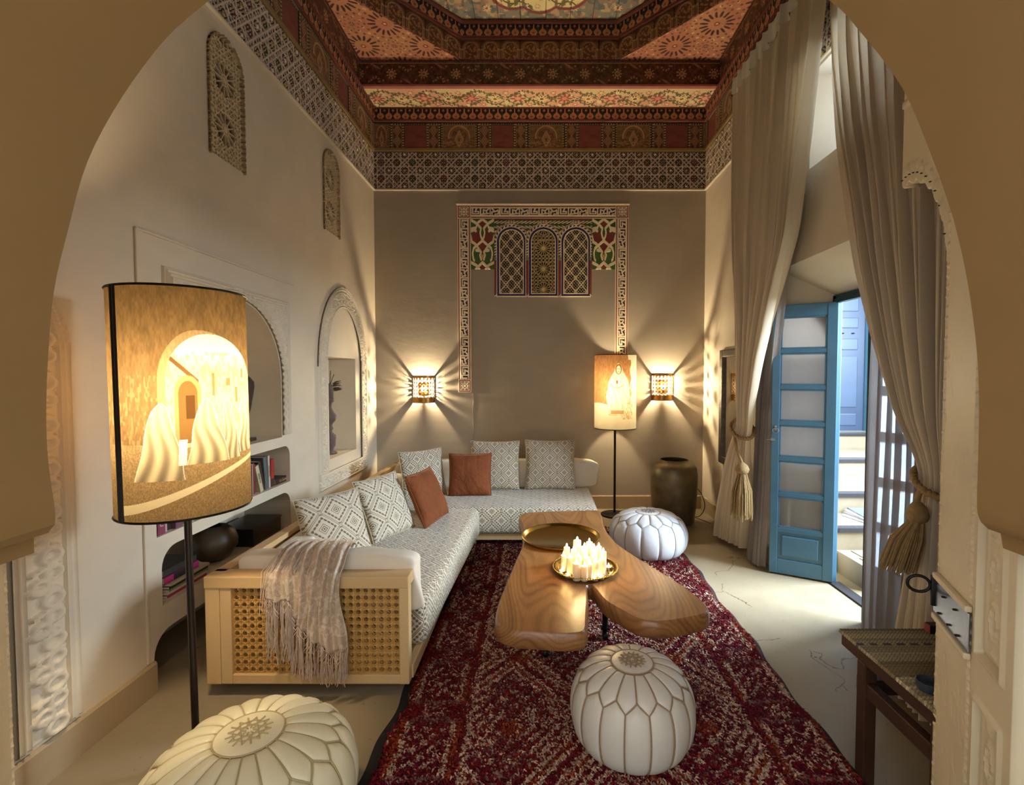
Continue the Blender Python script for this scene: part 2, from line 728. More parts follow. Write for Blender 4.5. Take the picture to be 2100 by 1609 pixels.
def pat_stucco(u, v):
    a = 0.171
    c = base(u, (48, 33, 30))
    h = np.zeros(u.shape) + 0.004
    uu, vv = per(u, a), per(v - 0.028, a)
    k = 2 * PI / (a / 6.5)
    f = np.sin(k * u) * np.sin(k * (v - 0.028)) + 0.5 * np.sin(k * (u + v)) * np.sin(k * (u - v))
    m = f > 0.30
    c = paint(c, m, (196, 170, 140)); h = h + 0.006 * m
    dl = np.full(u.shape, 9.0)
    for q in (np.abs(per(u - 0.26 * a, a)), np.abs(per(u + 0.26 * a, a)), np.abs(per(v - 0.028 - 0.26 * a, a)), np.abs(per(v - 0.028 + 0.26 * a, a)),
              np.abs(per((u + v - 0.028) - 0.37 * a, a)) / 1.41, np.abs(per((u + v - 0.028) + 0.37 * a, a)) / 1.41,
              np.abs(per((u - v + 0.028) - 0.37 * a, a)) / 1.41, np.abs(per((u - v + 0.028) + 0.37 * a, a)) / 1.41):
        dl = np.minimum(dl, q)
    c = paint(c, dl < 0.0090, (46, 36, 42)); h = np.where(dl < 0.0090, 0.006, h)
    c = paint(c, dl < 0.0048, (196, 174, 148)); h = np.where(dl < 0.0048, 0.013, h)
    # coloured inset lozenges
    par = np.round(u / (2 * a)) + np.round((v - 0.028) / a)
    for sx, sy in ((0.5, 0.33), (0.5, -0.33), (0.33, 0.5), (-0.33, 0.5)):
        q = np.hypot(per(u - sx * a, a), per(v - 0.028 - sy * a, a))
        rg = np.where((np.floor(u / (2 * a) + 0.25) % 2 == 0)[..., None], np.array((112, 44, 38.0)), np.array((56, 72, 36.0)))
        m = q < 0.0125
        c = np.where(m[..., None], rg, c); h = np.where(m, 0.007, h)
    # studs at the knots
    q = np.hypot(uu, vv)
    wh = ((np.round(u / a) + np.round((v - 0.028) / a)) % 2 == 0)
    c = np.where((q < 0.0125)[..., None], np.where(wh[..., None], np.array((226, 204, 180.0)), np.array((186, 156, 62.0))), c)
    h = np.where(q < 0.0125, 0.012 + 0.008 * np.sqrt(np.clip(1 - (q / 0.0125) ** 2, 0, 1)), h)
    e = np.minimum(v, 0.40 - v)
    c = paint(c, e < 0.006, (120, 100, 78)); h = np.where(e < 0.006, 0.010, h)
    return c, h, None


def rosette(u, v, r, k, inner=0.35, depth=0.3, ph=0.0):
    rr, th = np.hypot(u, v), np.arctan2(v, u) + ph
    return rr < r * (1 - depth + depth * np.cos(k * th)), rr < r * inner


def pat_woodarch(u, v):
    """0.40 wide painted panel with pointed arch, between bead borders"""
    W, H = 0.40, 0.27
    c = base(u, (92, 60, 34)); h = np.zeros(u.shape) + 0.004
    x = np.abs(u - W / 2)
    tr = nz(u, v, 60, 3) > 0.55
    c = paint(c, tr, (128, 92, 54), 0.8)
    c = paint(c, nz(u, v, 90, 5) > 0.66, (70, 62, 36), 0.7)
    rad = np.hypot(x / 0.115, (v - 0.11) / 0.13)
    ring = (np.abs(rad - 1) < 0.07) & (v > 0.10)
    c = paint(c, ring, (150, 112, 66))
    ring2 = (np.abs(rad - 0.82) < 0.04) & (v > 0.10)
    c = paint(c, ring2, (132, 94, 54), 0.8)
    sp = (rad > 1.07) & (v > 0.12)
    c = paint(c, sp, (96, 74, 42), 0.6)
    for q, s in ((0.045, 0.07), (0.027, 0.075), (0.012, 0.08)):
        d = np.abs(x / q + np.abs(v - s - 0.03) / (q * 1.8) - 1)
        c = paint(c, d < 0.16, (150, 112, 68))
    c = paint(c, (np.hypot(x / 0.010, (v - 0.085) / 0.016) < 1), (52, 58, 34))
    lines = np.abs(per(v + 0.25 * x, 0.03)) < 0.002
    c = paint(c, lines & (v < 0.09), (146, 108, 66), 0.7)
    e = np.minimum(np.minimum(u, W - u), np.minimum(v + 9, H - v))
    b = e < 0.022
    c = paint(c, b, (44, 36, 22))
    bead = b & (np.hypot(per(np.where(np.minimum(u, W - u) < 0.022, v, u), 0.026), e - 0.011) < 0.007)
    c = paint(c, bead, (150, 128, 82))
    c = paint(c, np.abs(e - 0.024) < 0.003, (140, 116, 72))
    h = h + 0.003 * (ring | ring2 | b)
    return c, h, None


def pat_woodred(u, v):
    c = base(u, (104, 44, 32)) * (0.9 + 0.2 * nz(u * 0.2, v, 60, 8))[..., None]
    e = np.minimum(u, 0.24 - u)
    c = paint(c, e < 0.004, (138, 108, 66))
    t = 0.27 - v
    c = paint(c, t < 0.022, (44, 36, 22))
    c = paint(c, (t < 0.022) & (np.hypot(per(u, 0.026), t - 0.011) < 0.007), (150, 128, 82))
    return c, np.zeros(u.shape) + 0.002, None


def pat_wooddia(u, v):
    W, H = 0.155, 0.27
    c = base(u, (74, 46, 28)); h = np.zeros(u.shape) + 0.006
    x = u - W / 2
    y = per(v - 0.075, 0.115)
    d = np.abs(x) / 0.042 + np.abs(y) / 0.0575
    for q in (1.0, 0.62, 0.28):
        c = paint(c, np.abs(d - q) < 0.085, (146, 108, 64))
    c = paint(c, d < 0.2, (64, 60, 34))
    e = np.minimum(np.minimum(u, W - u), np.minimum(v + 9, H - v))
    b = e < 0.026
    c = paint(c, b, (40, 32, 22))
    t = np.where(np.minimum(u, W - u) < 0.026, v, u)
    c = paint(c, b & (np.hypot(per(t, 0.028), e - 0.013) < 0.0085), (158, 134, 90))
    c = paint(c, np.abs(e - 0.028) < 0.003, (140, 112, 70))
    h = h + 0.002 * b
    return c, h, None


def pat_lamb(u, v):
    """hanging pear-shaped lambrequin border on blue black"""
    a, H = 0.091, 0.125
    c = base(u, (26, 24, 28))
    x = per(u, a)
    w1 = 0.034 * np.sin(np.clip(v / 0.075, 0, 1) * PI) ** 0.8 * (v < 0.075)
    m = np.abs(x) < np.maximum(w1, np.where(v < 0.12, 0.006, 0))
    c = paint(c, m, (150, 84, 36))
    c = paint(c, np.abs(np.abs(x) - w1) < 0.0035, (178, 132, 70), 0.8)
    c = paint(c, np.hypot(x, v - 0.032) < 0.010, (84, 52, 24))
    x2 = per(u - a / 2, a)
    q = np.hypot(x2, v - 0.098)
    c = paint(c, q < 0.012, (166, 96, 44))
    c = paint(c, q < 0.005, (60, 30, 20))
    c = paint(c, (np.abs(x2) < 0.003) & (v < 0.09), (30, 44, 54))
    c = paint(c, v < 0.006, (128, 52, 40))
    c = paint(c, v > H - 0.007, (128, 60, 44))
    return c, np.zeros(u.shape) + 0.004 + 0.003 * m, None


def pat_beam(u, v):
    """dark beam with pale rosettes"""
    a, H = 0.325, 0.27
    c = base(u, (58, 30, 18))
    c = paint(c, nz(u, v, 45, 21) > 0.58, (96, 44, 24), 0.75)
    c = paint(c, nz(u, v, 60, 22) > 0.68, (60, 58, 34), 0.7)
    x, y = per(u, a), v - 0.135
    o, i = rosette(x, y, 0.054, 9)
    rr = np.hypot(x, y)
    c = paint(c, o, (158, 120, 66)); c = paint(c, np.abs(rr - 0.031) < 0.004, (70, 34, 20)); c = paint(c, i & (rr < 0.018), (110, 60, 32))
    x2 = per(u - a / 2, a)
    for s in (1, -1):
        y2 = (v - 0.135 + s * 0.075)
        r2, t2 = np.hypot(x2, y2), np.arctan2(s * y2, x2)
        fan = (r2 > 0.03) & (r2 < 0.052) & (np.cos(9 * t2) > 0.1) & (t2 > -0.2) & (s * np.sign(np.sin(u * PI / a)) > -2)
        c = paint(c, fan & ((np.floor(u / a) % 2 == 0) == (s > 0)), (150, 112, 60), 0.8)
        lf = np.abs(x2 * 0.5 + y2 * 0.9) < 0.012 * (1 - np.clip(np.abs(x2) / 0.06, 0, 1))
        c = paint(c, lf & (np.abs(x2) < 0.06) & ((np.floor(u / a) % 2 == 0) == (s < 0)), (140, 92, 54), 0.8)
    for q, s in ((0.25, 0.2), (0.75, 0.07), (0.3, 0.06), (0.7, 0.21)):
        c = paint(c, np.hypot(per(u - q * a, a), v - s) < 0.010, (150, 90, 52), 0.8)
    c = paint(c, v < 0.028, (150, 70, 56))
    c = paint(c, np.abs(v - 0.032) < 0.004, (66, 30, 22))
    t = H - v
    rope = t < 0.022
    c = paint(c, rope, (96, 44, 30))
    c = paint(c, rope & (np.sin((u * 1.0 + v) * 2 * PI / 0.022) > 0.2), (34, 22, 16))
    c = paint(c, np.abs(t - 0.03) < 0.004, (144, 104, 56))
    h = np.zeros(u.shape) + 0.003
    h = np.where(v < 0.028, 0.014, h)
    h = np.where(rope, 0.012, h)
    return c, h, None


def pat_floral(u, v):
    """flowering vines on cream"""
    H = 0.39
    g = nz(u * 0.5, v, 4, 30)
    c = base(u, (196, 168, 112))
    c = paint(c, g > 0.5, (190, 122, 88), 0.6)
    a = 0.98
    for k, (A, ph, off) in enumerate(((0.10, 0, 0.2), (-0.10, 0, 0.2), (0.06, 1.3, 0.28), (0.06, 2.2, 0.12))):
        d = np.abs(v - off - A * np.sin(2 * PI * u / (a / 2) + ph))
        c = paint(c, d < 0.007, (84, 78, 34))
        lf = (d < 0.028) & (np.sin(2 * PI * u / 0.045 + k) > 0.35) & (d > 0.006)
        c = paint(c, lf, (92, 84, 40), 0.9)
    R = np.random.default_rng(5)
    for i in range(46):
        cx, cy = R.random() * a, 0.03 + R.random() * 0.33
        r = 0.014 + 0.012 * R.random()
        colr = [(150, 56, 40), (188, 98, 70), (206, 180, 120), (70, 74, 40), (120, 40, 34)][R.integers(5)]
        q = np.hypot(per(u - cx, a) * (1 + 0.5 * R.random()), v - cy)
        c = paint(c, q < r, (226, 200, 150)); c = paint(c, q < r * 0.8, colr)
    for cx, cy, r, k, c1, c2 in ((0.12, 0.19, 0.085, 8, (140, 54, 40), (190, 110, 76)), (0.37, 0.2, 0.06, 10, (224, 198, 120), (150, 70, 40)),
                                 (0.61, 0.19, 0.085, 6, (150, 62, 44), (206, 140, 90)), (0.86, 0.2, 0.06, 10, (226, 202, 128), (120, 60, 36)),
                                 (0.24, 0.3, 0.04, 7, (170, 80, 64), (226, 190, 130)), (0.49, 0.09, 0.045, 7, (176, 88, 70), (226, 190, 130)),
                                 (0.73, 0.3, 0.045, 7, (160, 70, 60), (226, 190, 130)), (0.98, 0.09, 0.04, 7, (170, 80, 64), (226, 190, 130))):
        o, i = rosette(per(u - cx, a), v - cy, r, k)
        c = paint(c, o, c1); c = paint(c, i, c2)
    e = np.minimum(v, H - v)
    c = paint(c, e < 0.014, (150, 72, 52))
    return c, np.zeros(u.shape) + 0.002, None


def pat_star(u, v):
    """apricot panel with radiating sun stars and dots; u, v are room coordinates in metres"""
    c = base(u, (166, 98, 58))
    c = paint(c, nz(u, v, 4, 41) > 0.55, (172, 114, 62), 0.7)
    a = 0.60
    s = 0.0
    for ox, oy in ((0, 0), (a / 2, a / 2)):
        x, y = per(u - ox - 0.1, a), per(v - oy - 0.02, a)
        r, t = np.hypot(x, y), np.arctan2(y, x)
        k = 16
        pet = np.abs(per(t, 2 * PI / k)) * r
        m = (r > 0.08) & (r < 0.155) & (pet < 0.0115 * np.sin(np.clip((r - 0.07) / 0.095, 0, 1) * PI) ** 0.5)
        c = paint(c, m, (74, 34, 28))
        c = paint(c, (r < 0.026), (130, 48, 42)); c = paint(c, r < 0.012, (206, 160, 90))
        ring = (np.abs(r - 0.185) < 0.011) & (np.abs(per(t, PI / 8)) * r < 0.011)
        c = paint(c, ring, (120, 52, 40))
        ring = (np.abs(r - 0.215) < 0.010) & (np.abs(per(t + PI / 16, PI / 8)) * r < 0.010)
        c = paint(c, ring, (214, 176, 104)); 
        ring = (np.abs(r - 0.215) < 0.004) & (np.abs(per(t + PI / 16, PI / 8)) * r < 0.004)
        c = paint(c, ring, (100, 44, 34))
    for ox, oy in ((a / 2, 0), (0, a / 2)):
        x, y = per(u - ox - 0.1, a), per(v - oy - 0.02, a)
        o, i = rosette(x, y, 0.034, 8, 0.3, 0.5)
        c = paint(c, o, (84, 44, 48)); c = paint(c, i, (160, 110, 70))
        r, t = np.hypot(x, y), np.arctan2(y, x)
        c = paint(c, (np.abs(r - 0.062) < 0.011) & (np.abs(per(t, PI / 4)) * r < 0.010), (150, 66, 48))
        c = paint(c, (np.abs(r - 0.092) < 0.009) & (np.abs(per(t + PI / 8, PI / 4)) * r < 0.008), (84, 84, 48))
    return c


def pat_arcade(u, v):
    """one painted arch of the octagon frieze, 0.1975 wide"""
    W, H = 0.1975, 0.19
    x = np.abs(u - W / 2)
    c = base(u, (70, 44, 24)); h = np.zeros(u.shape) + 0.008
    c = paint(c, nz(u, v, 80, 50) > 0.6, (104, 70, 36), 0.7)
    r = np.where(v > 0.095, np.hypot(x, (v - 0.095) * 1.0), x)
    ins = r < 0.066
    c = paint(c, ins, (84, 42, 20)); h = np.where(ins, 0.001, h)
    c = paint(c, ins & (nz(u, v, 75, 52) > 0.52), (150, 92, 40), 0.85)
    c = paint(c, ins & (nz(u, v, 75, 53) > 0.68), (52, 48, 28), 0.85)
    c = paint(c, np.abs(r - 0.070) < 0.006, (130, 92, 52)); h = np.where(np.abs(r - 0.072) < 0.008, 0.013, h)
    c = paint(c, np.abs(r - 0.086) < 0.004, (120, 84, 48))
    colm = (x > 0.084) & (v < 0.095)
    c = paint(c, colm, (110, 72, 40)); h = np.where(colm, 0.012, h)
    c = paint(c, (x > 0.078) & (np.abs(v - 0.09) < 0.008), (150, 112, 66))
    c = paint(c, v < 0.006, (120, 60, 40)); c = paint(c, H - v < 0.007, (150, 108, 62))
    return c, h, None


def pat_center(u, v):
    """u, v room coordinates about the middle of the octagon"""
    c = base(u, (120, 116, 100))
    f = nz(u, v, 24, 60)
    c = paint(c, f > 0.62, (176, 146, 92), 0.8)
    c = paint(c, nz(u, v, 30, 61) > 0.7, (150, 96, 72), 0.7)
    c = paint(c, nz(u, v, 26, 62) > 0.72, (80, 88, 90), 0.7)
    for cx in np.arange(-1.4, 1.5, 0.42):
        for cy in np.arange(-1.3, 1.9, 0.42):
            o, i = rosette(u - cx - 0.05, v - cy, 0.045, 8)
            c = paint(c, o, (206, 176, 124)); c = paint(c, i, (150, 62, 48))
    r, t = np.hypot(u, v * 0.82), np.arctan2(v * 0.82, u)
    med = r < 0.98 + 0.05 * np.abs(np.cos(10 * t))
    rim = (np.abs(r - 1.0 - 0.05 * np.abs(np.cos(10 * t))) < 0.014)
    c = paint(c, med, (206, 184, 120))
    a = 0.46
    for k in range(3):
        d = np.abs(per(v + (0.09 * np.sin(2 * PI * u / a + k * 2.1)) - k * a / 3, a))
        c = paint(c, med & (d < 0.010), (86, 82, 38))
        c = paint(c, med & (d < 0.04) & (np.sin(u * 2 * PI / 0.075 + k) > 0.4), (98, 92, 48), 0.85)
    R = np.random.default_rng(9)
    for i in range(60):
        cx, cy, rr = R.random() * a * 2, R.random() * a * 2, 0.02 + 0.022 * R.random()
        col = [(150, 66, 48), (166, 84, 60), (120, 110, 60), (80, 88, 96), (190, 140, 80)][R.integers(5)]
        o, q = rosette(per(u - cx, a * 2), per(v - cy, a * 2), rr, 6)
        c = paint(c, med & o, col); c = paint(c, med & q, (226, 206, 150))
    c = paint(c, rim, (120, 48, 36))
    return c


# carved stucco friezes
relief('stucco_frieze', M_stucco, wall_back, (XL, YB, 3.527), (1, 0, 0), (0, 0, 1), (0, -1, 0), 3.64, 0.40, 0.0052, pat_stucco)
relief('stucco_frieze', M_stucco, wall_left, (XL, 2.35, 3.527), (0, 1, 0), (0, 0, 1), (1, 0, 0), YB - 2.35, 0.40, 0.0052, pat_stucco)
relief('stucco_frieze', M_stucco, wall_right, (XR, YB, 3.527), (0, -1, 0), (0, 0, 1), (-1, 0, 0), YB - 2.5, 0.40, 0.0065, pat_stucco)
# slim plaster ledge beneath and ochre moulding above
M_ochre = plain('ochre_moulding', (150, 122, 76), 0.6, var=0.15)
for par, c, d in ((wall_back, (0, YB - 0.012, 0), (3.64, 0.024)), (wall_left, (XL + 0.012, 3.2, 0), (0.024, 4.4)), (wall_right, (XR - 0.012, 3.2, 0), (0.024, 4.4))):
    m = MB(); m.box((c[0], c[1], 3.518), (d[0], d[1], 0.016), bev=0.004); m.build('plaster_ledge', M_cream, par)
    m = MB(); m.box((c[0], c[1], 3.947), (d[0], d[1], 0.034), bev=0.006); m.build('ochre_moulding', M_ochre, par)

# painted timber ceiling
M_dark = plain('dark_cedar', (62, 36, 22), 0.5, var=0.25, vscale=12, stretch=(1, 1, 6))
M_redw = plain('red_painted_moulding', (118, 62, 48), 0.5, var=0.2)
mb = MB()
mb.box((0, 3.2, 5.12), (4.4, 5.4, 0.1))
mb.box((0, YB + 0.05, 4.6), (4.4, 0.1, 1.0)); mb.box((XL - 0.06, 3.2, 4.6), (0.1, 5.0, 1.0)); mb.box((XR + 0.06, 3.2, 4.6), (0.1, 5.0, 1.0))
mb.box((0, 5.24, 4.47), (3.7, 0.42, 0.10))
ceiling = struct(mb.build('ceiling', M_dark), 'painted cedar octagonal ceiling')

me_arch = relief_mesh('arched_panel', M_paint, (0, 0, 0), (1, 0, 0), (0, 0, 1), (0, -1, 0), 0.40, 0.27, 0.004, pat_woodarch)
me_red = relief_mesh('red_panel', M_paint, (0, 0, 0), (1, 0, 0), (0, 0, 1), (0, -1, 0), 0.24, 0.27, 0.006, pat_woodred)
me_dia = relief_mesh('diamond_panel', M_paint, (0, 0, 0), (1, 0, 0), (0, 0, 1), (0, -1, 0), 0.155, 0.27, 0.004, pat_wooddia)


def frieze_run(length, origin, rz, start):
    """sequence of cut panels along a wall; start = offset into the 0.95 m repeat"""
    seq = [('arched_panel', me_arch, 0.40), ('diamond_panel', me_dia, 0.155), ('red_panel', me_red, 0.24), ('diamond_panel', me_dia, 0.155)]
    p, i = -start, 0
    d = Vector((math.cos(rz), math.sin(rz), 0))
    while p < length:
        nm, me, w = seq[i % 4]
        if p + w > 0.02 and p < length - 0.02:
            o = bpy.data.objects.new(nm, me)
            link(o, ceiling)
            s0 = max(p, 0.0)
            s1 = min(p + w, length)
            o.location = Vector(origin) + d * s0
            o.rotation_euler = (0, 0, rz)
            o.scale = ((s1 - s0) / w, 1, 1)
        p += w
        i += 1


frieze_run(3.64, (XL, YB - 0.002, 3.966), 0, 0.21)
frieze_run(3.1, (XL + 0.002, 2.32, 3.966), PI / 2, 0.3)
frieze_run(2.5, (XR - 0.002, YB, 3.966), -PI / 2, 0.5)
# lambrequin cornice with red mouldings, three walls
for (O, U, N, W) in (((XL, YB - 0.02, 4.262), (1, 0, 0), (0, -1, 0), 3.64), ((XL + 0.02, 2.3, 4.262), (0, 1, 0), (1, 0, 0), 3.1), ((XR - 0.02, YB, 4.262), (0, -1, 0), (-1, 0, 0), 2.6)):
    relief('lambrequin_cornice', M_paint, ceiling, O, U, (0, 0, 1), N, W, 0.125, 0.0055, pat_lamb, back=0.02)
    U, N, O = Vector(U), Vector(N), Vector(O)
    for zz, r in ((4.25, 0.014), (4.394, 0.017)):
        m = MB()
        a = O + N * 0.004; a.z = zz
        m.tube([a, a + U * W], r, 8)
        m.build('red_moulding', M_redw, ceiling, smooth=40)
# upper beams
for (O, U, N, W) in (((XL, 5.03, 4.392), (1, 0, 0), (0, -1, 0), 3.64), ((XL + 0.005, 2.3, 4.40), (0, 1, 0), (1, 0, 0), 2.73), ((XR - 0.005, 5.03, 4.40), (0, -1, 0), (-1, 0, 0), 2.4)):
    relief('painted_beam', M_paint, ceiling, O, U, (0, 0, 1), N, W, 0.27, 0.0062, pat_beam)
# flowered soffit
relief('flowered_soffit', M_paint, ceiling, (XL, 5.03, 4.392), (1, 0, 0), (0, 1, 0), (0, 0, -1), 3.64, 0.39, 0.0062, pat_floral)

# octagon
OC = (0.0, 3.21)
V8 = [(-0.79, 5.02), (0.79, 5.02), (1.82, 3.99), (1.82, 2.43), (0.79, 1.40), (-0.79, 1.40), (-1.82, 2.43), (-1.82, 3.99)]


def star_panel(tri):
    xs = [p[0] for p in tri]; ys = [p[1] for p in tri]
    x0, x1, y0, y1 = min(xs), max(xs), min(ys), max(ys)
    d = 0.0062

    def pat(u, v):
        X_, Y_ = u + x0, v + y0
        return pat_star(X_, Y_), np.zeros(u.shape), None
    nu, nv = int((x1 - x0) / d) + 1, int((y1 - y0) / d) + 1
    # shear the grid to the triangle: rows shrink toward the corner
    s, t = np.meshgrid(np.linspace(0, 1, nu), np.linspace(0, 1, nv), indexing='ij')
    A, B, C_ = [np.array(p, float) for p in tri]       # A = right-angle corner
    Pxy = A + s[..., None] * (B - A) + (t * (1 - s))[..., None] * (C_ - A)
    P = np.dstack([Pxy[..., 0], Pxy[..., 1], np.full(s.shape, 4.662)])
    me = grid_mesh('star_panel', P, M_paint, col=pat_star(Pxy[..., 0], Pxy[..., 1]))
    o = bpy.data.objects.new('star_panel', me)
    link(o, ceiling)


star_panel([(-1.82, 5.03), (-0.79, 5.03), (-1.82, 3.99)])
star_panel([(1.82, 5.03), (0.79, 5.03), (1.82, 3.99)])
me_arcade = relief_mesh('arcade_panel', M_paint, (0, 0, 0), (1, 0, 0), (0, 0, 1), (0, -1, 0), 0.1975, 0.19, 0.0048, pat_arcade)
for i in (7, 0, 1, 2):
    a, b = Vector(V8[i]).to_3d(), Vector(V8[(i + 1) % 8]).to_3d()
    d = b - a
    L = d.length
    rz = math.atan2(d.y, d.x)
    k = int(round(L / 0.1975))
    for j in range(k):
        o = bpy.data.objects.new('arcade_panel', me_arcade)
        link(o, ceiling)
        p = a + d * (j / k)
        o.location = (p.x, p.y, 4.662)
        o.rotation_euler = (0, 0, rz)
        o.scale = (L / k / 0.1975, 1, 1)
    u = d.normalized()
    nrm = Vector((u.y, -u.x, 0))
    if nrm.dot(Vector((OC[0], OC[1], 0)) - a) < 0: nrm = -nrm
    relief('lambrequin_ring', M_paint, ceiling, (a.x + nrm.x * 0.03, a.y + nrm.y * 0.03, 4.868), tuple(u), (0, 0, 1), tuple(nrm), L, 0.125, 0.0055, pat_lamb, back=0.03)
    for zz, r, off in ((4.855, 0.013, 0.02), (5.0, 0.02, 0.045)):
        m = MB()
        q = a + nrm * off
        m.tube([(q.x, q.y, zz), (q.x + d.x, q.y + d.y, zz)], r, 8)
        m.build('red_moulding', M_redw, ceiling, smooth=40)
# planks of the painted middle
px = -1.80
pw = [0.24, 0.22, 0.25, 0.21, 0.24, 0.23, 0.22, 0.25, 0.24, 0.22, 0.23, 0.24, 0.24, 0.25, 0.22, 0.30]
for w in pw:
    x0, x1 = px + 0.002, min(px + w - 0.002, 1.8)
    px += w
    nu, nv = max(3, int((x1 - x0) / 0.0066)), int(1.9 / 0.0066)
    xs, ys = np.meshgrid(np.linspace(x0, x1, nu), np.linspace(3.12, 5.02, nv), indexing='ij')
    z = 5.022 - 0.004 * (np.minimum(xs - x0, x1 - xs) > 0.003)
    o = bpy.data.objects.new('plank', grid_mesh('plank', np.dstack([xs, ys, z]), M_paint, col=pat_center(xs, ys - 3.6)))
    link(o, ceiling)

# ------------------------------------------------------------------ carved plaster on the left wall
M_carve = MATS['cream_plaster']


def arabesque(u, v, s=1.0, seed=70):
    a = nz(u, v, 34 / s, seed); b = nz(u + 7, v, 34 / s, seed + 1)
    w = np.sin(26 / s * u + 6 * a) * np.cos(26 / s * v + 6 * b)
    return sm(np.abs(w), 0.12, 0.4)


def carved_spandrel(u, v):
    # u from Y 2.363 (W 1.177), v from z 1.07 (H 0.956)
    W, H = 1.177, 0.956
    cx = 2.945 - 2.363
    r = np.where(v > 0.40, np.hypot(u - cx, v - 0.40), np.abs(u - cx))
    keep = r > 0.487
    h = 0.010 + 0.010 * arabesque(u, v, 0.9)
    e = np.minimum(np.minimum(u, W - u), H - v)
    h = np.where(e < 0.05, 0.016 + 0.006 * np.cos(e * 2 * PI / 0.017), h)
    f = r - 0.487
    h = np.where(f < 0.055, 0.014 + 0.008 * np.cos(np.clip(f, 0, 1) * 2 * PI / 0.02) + 0.004 * np.sin(np.arctan2(v - 0.4, u - cx) * 70), h)
    return None, h, keep


relief('carved_spandrel', M_carve, wall_left, (XL, 2.363, 1.07), (0, 1, 0), (0, 0, 1), (1, 0, 0), 1.177, 0.956, 0.0055, carved_spandrel)


def niche_band(u, v):
    # outer arch Y 3.985..5.085, z 0.52..2.30
    W, H = 1.10, 1.78
    x = np.abs(u - W / 2)
    zs = 1.05
    ro = np.where(v > zs, np.hypot(x / 0.55, (v - zs) / 0.73), x / 0.55)
    ri = np.where(v > zs, np.hypot(x / 0.39, (v - zs) / 0.54), x / 0.39)
    keep = (ro <= 1.0) & ((ri >= 1.0) | (v < 0.15))
    t = np.where(v < 0.15, np.minimum(v, 0.15 - v) / 0.15, np.clip((1 - ro) * 0.55 / 0.16, 0, 1))
    h = 0.010 + 0.012 * arabesque(u, v, 0.75, 80)
    h = np.where((t < 0.25) | (t > 0.78), 0.016 + 0.007 * np.cos(t * 2 * PI / 0.12), h)
    return None, h, keep


relief('carved_arch_band', M_carve, wall_left, (XL, 3.985, 0.52), (0, 1, 0), (0, 0, 1), (1, 0, 0), 1.10, 1.78, 0.0065, niche_band)


def script_band(u, v):
    # doorway surround beside the entrance: Y 1.02..1.88, z 0.16..2.12
    zs = 1.42
    cx = 0.0
    ro = np.where(v > zs, np.hypot(u / 0.86, (v - zs) / 0.56), u / 0.86)
    ri = np.where(v > zs, np.hypot(u / 0.62, (v - zs) / 0.36), u / 0.62)
    keep = (ro <= 1) & (ri >= 1)
    t = np.clip((1 - ro) * 0.86 / 0.24, 0, 1)
    s = np.where(v > zs, zs + np.arctan2(v - zs, np.maximum(u, 1e-3)) * 0.75, v)
    w = np.full(u.shape, 9.0)
    p = 0.16
    q = (s % p) / p
    # rounded calligraphic loops
    for cy, ct, r in ((0.2, 0.42, 0.16), (0.55, 0.62, 0.14), (0.8, 0.4, 0.13)):
        w = np.minimum(w, np.abs(np.hypot((q - cy), (t - ct) * 1.1) - r))
    w = np.minimum(w, np.abs(q - 0.38 - 0.35 * (t - 0.3)) + 9 * (np.abs(t - 0.52) > 0.22))
    w = np.minimum(w, np.abs(q - 0.95 + 0.3 * (t - 0.5)) + 9 * (np.abs(t - 0.5) > 0.24))
    h = 0.006 + 0.017 * (1 - sm(w, 0.035, 0.075))
    h = np.where((t < 0.2) | (t > 0.8), 0.014 + 0.006 * np.cos(t * 2 * PI / 0.1), h)
    return None, h, keep


relief('script_band', M_carve, wall_left, (XL, 1.02, 0.16), (0, 1, 0), (0, 0, 1), (1, 0, 0), 0.875, 1.99, 0.006, script_band)


# pierced plaster grilles in the two small arched windows
def grille(kind):
    def pat(u, v):
        W, H = 0.335, 0.73
        x = np.abs(u - W / 2)
        r = np.where(v > 0.565, np.hypot(x / 0.157, (v - 0.565) / 0.155), x / 0.157)
        keep = r <= 1.03
        a = 0.157
        d = np.full(u.shape, 9.0)
        uu, vv = u - W / 2, v - 0.04
        for k in range(4):
            t = k * PI / 4 + (PI / 8 if kind else 0)
            w = uu * math.cos(t) + vv * math.sin(t)
            for o in (0.0, 0.19, -0.19):
                d = np.minimum(d, np.abs(per(w - o * a, a / 2 if k % 2 else a * 0.707)))
        rr, th = np.hypot(per(uu, 2 * a), per(vv - 0.16, 0.28)), np.arctan2(per(vv - 0.16, 0.28), per(uu, 2 * a))
        st = (rr < 0.085)
        d = np.where(st, np.minimum(np.abs(per(th, PI / 6)) * rr, np.abs(rr - 0.03)), d)
        ln = 1 - sm(d, 0.0035, 0.0065)
        c = base(u, (74, 60, 40))  # holes stay closed; their shaded dark is put into the colour
        c = paint(c, ln, (184, 160, 116))
        c = paint(c, (rr < 0.03) & (ln < 0.5), (60, 64, 70) if kind else (54, 66, 44))
        c = paint(c, r > 0.95, (150, 124, 86))
        return c, -0.03 + 0.026 * ln + 0.02 * (r > 0.95), keep
    return pat


for Y0, k in ((2.72, 0), (4.14, 1)):
    relief('pierced_grille', M_stucco, wall_left, (XL, Y0, 2.72), (0, 1, 0), (0, 0, 1), (1, 0, 0), 0.335, 0.73, 0.0032, grille(k), back=0.03)
# ================================================================== BACK WALL ORNAMENT
CREAM, BLUE, RED, GREEN = (214, 190, 152), (44, 46, 88), (124, 46, 38), (74, 96, 48)
orn = thing('carved_wall_surround', 'painted carved plaster surround with three lattice arches on the taupe end wall', 'wall ornament', (0, YB, 2.3))


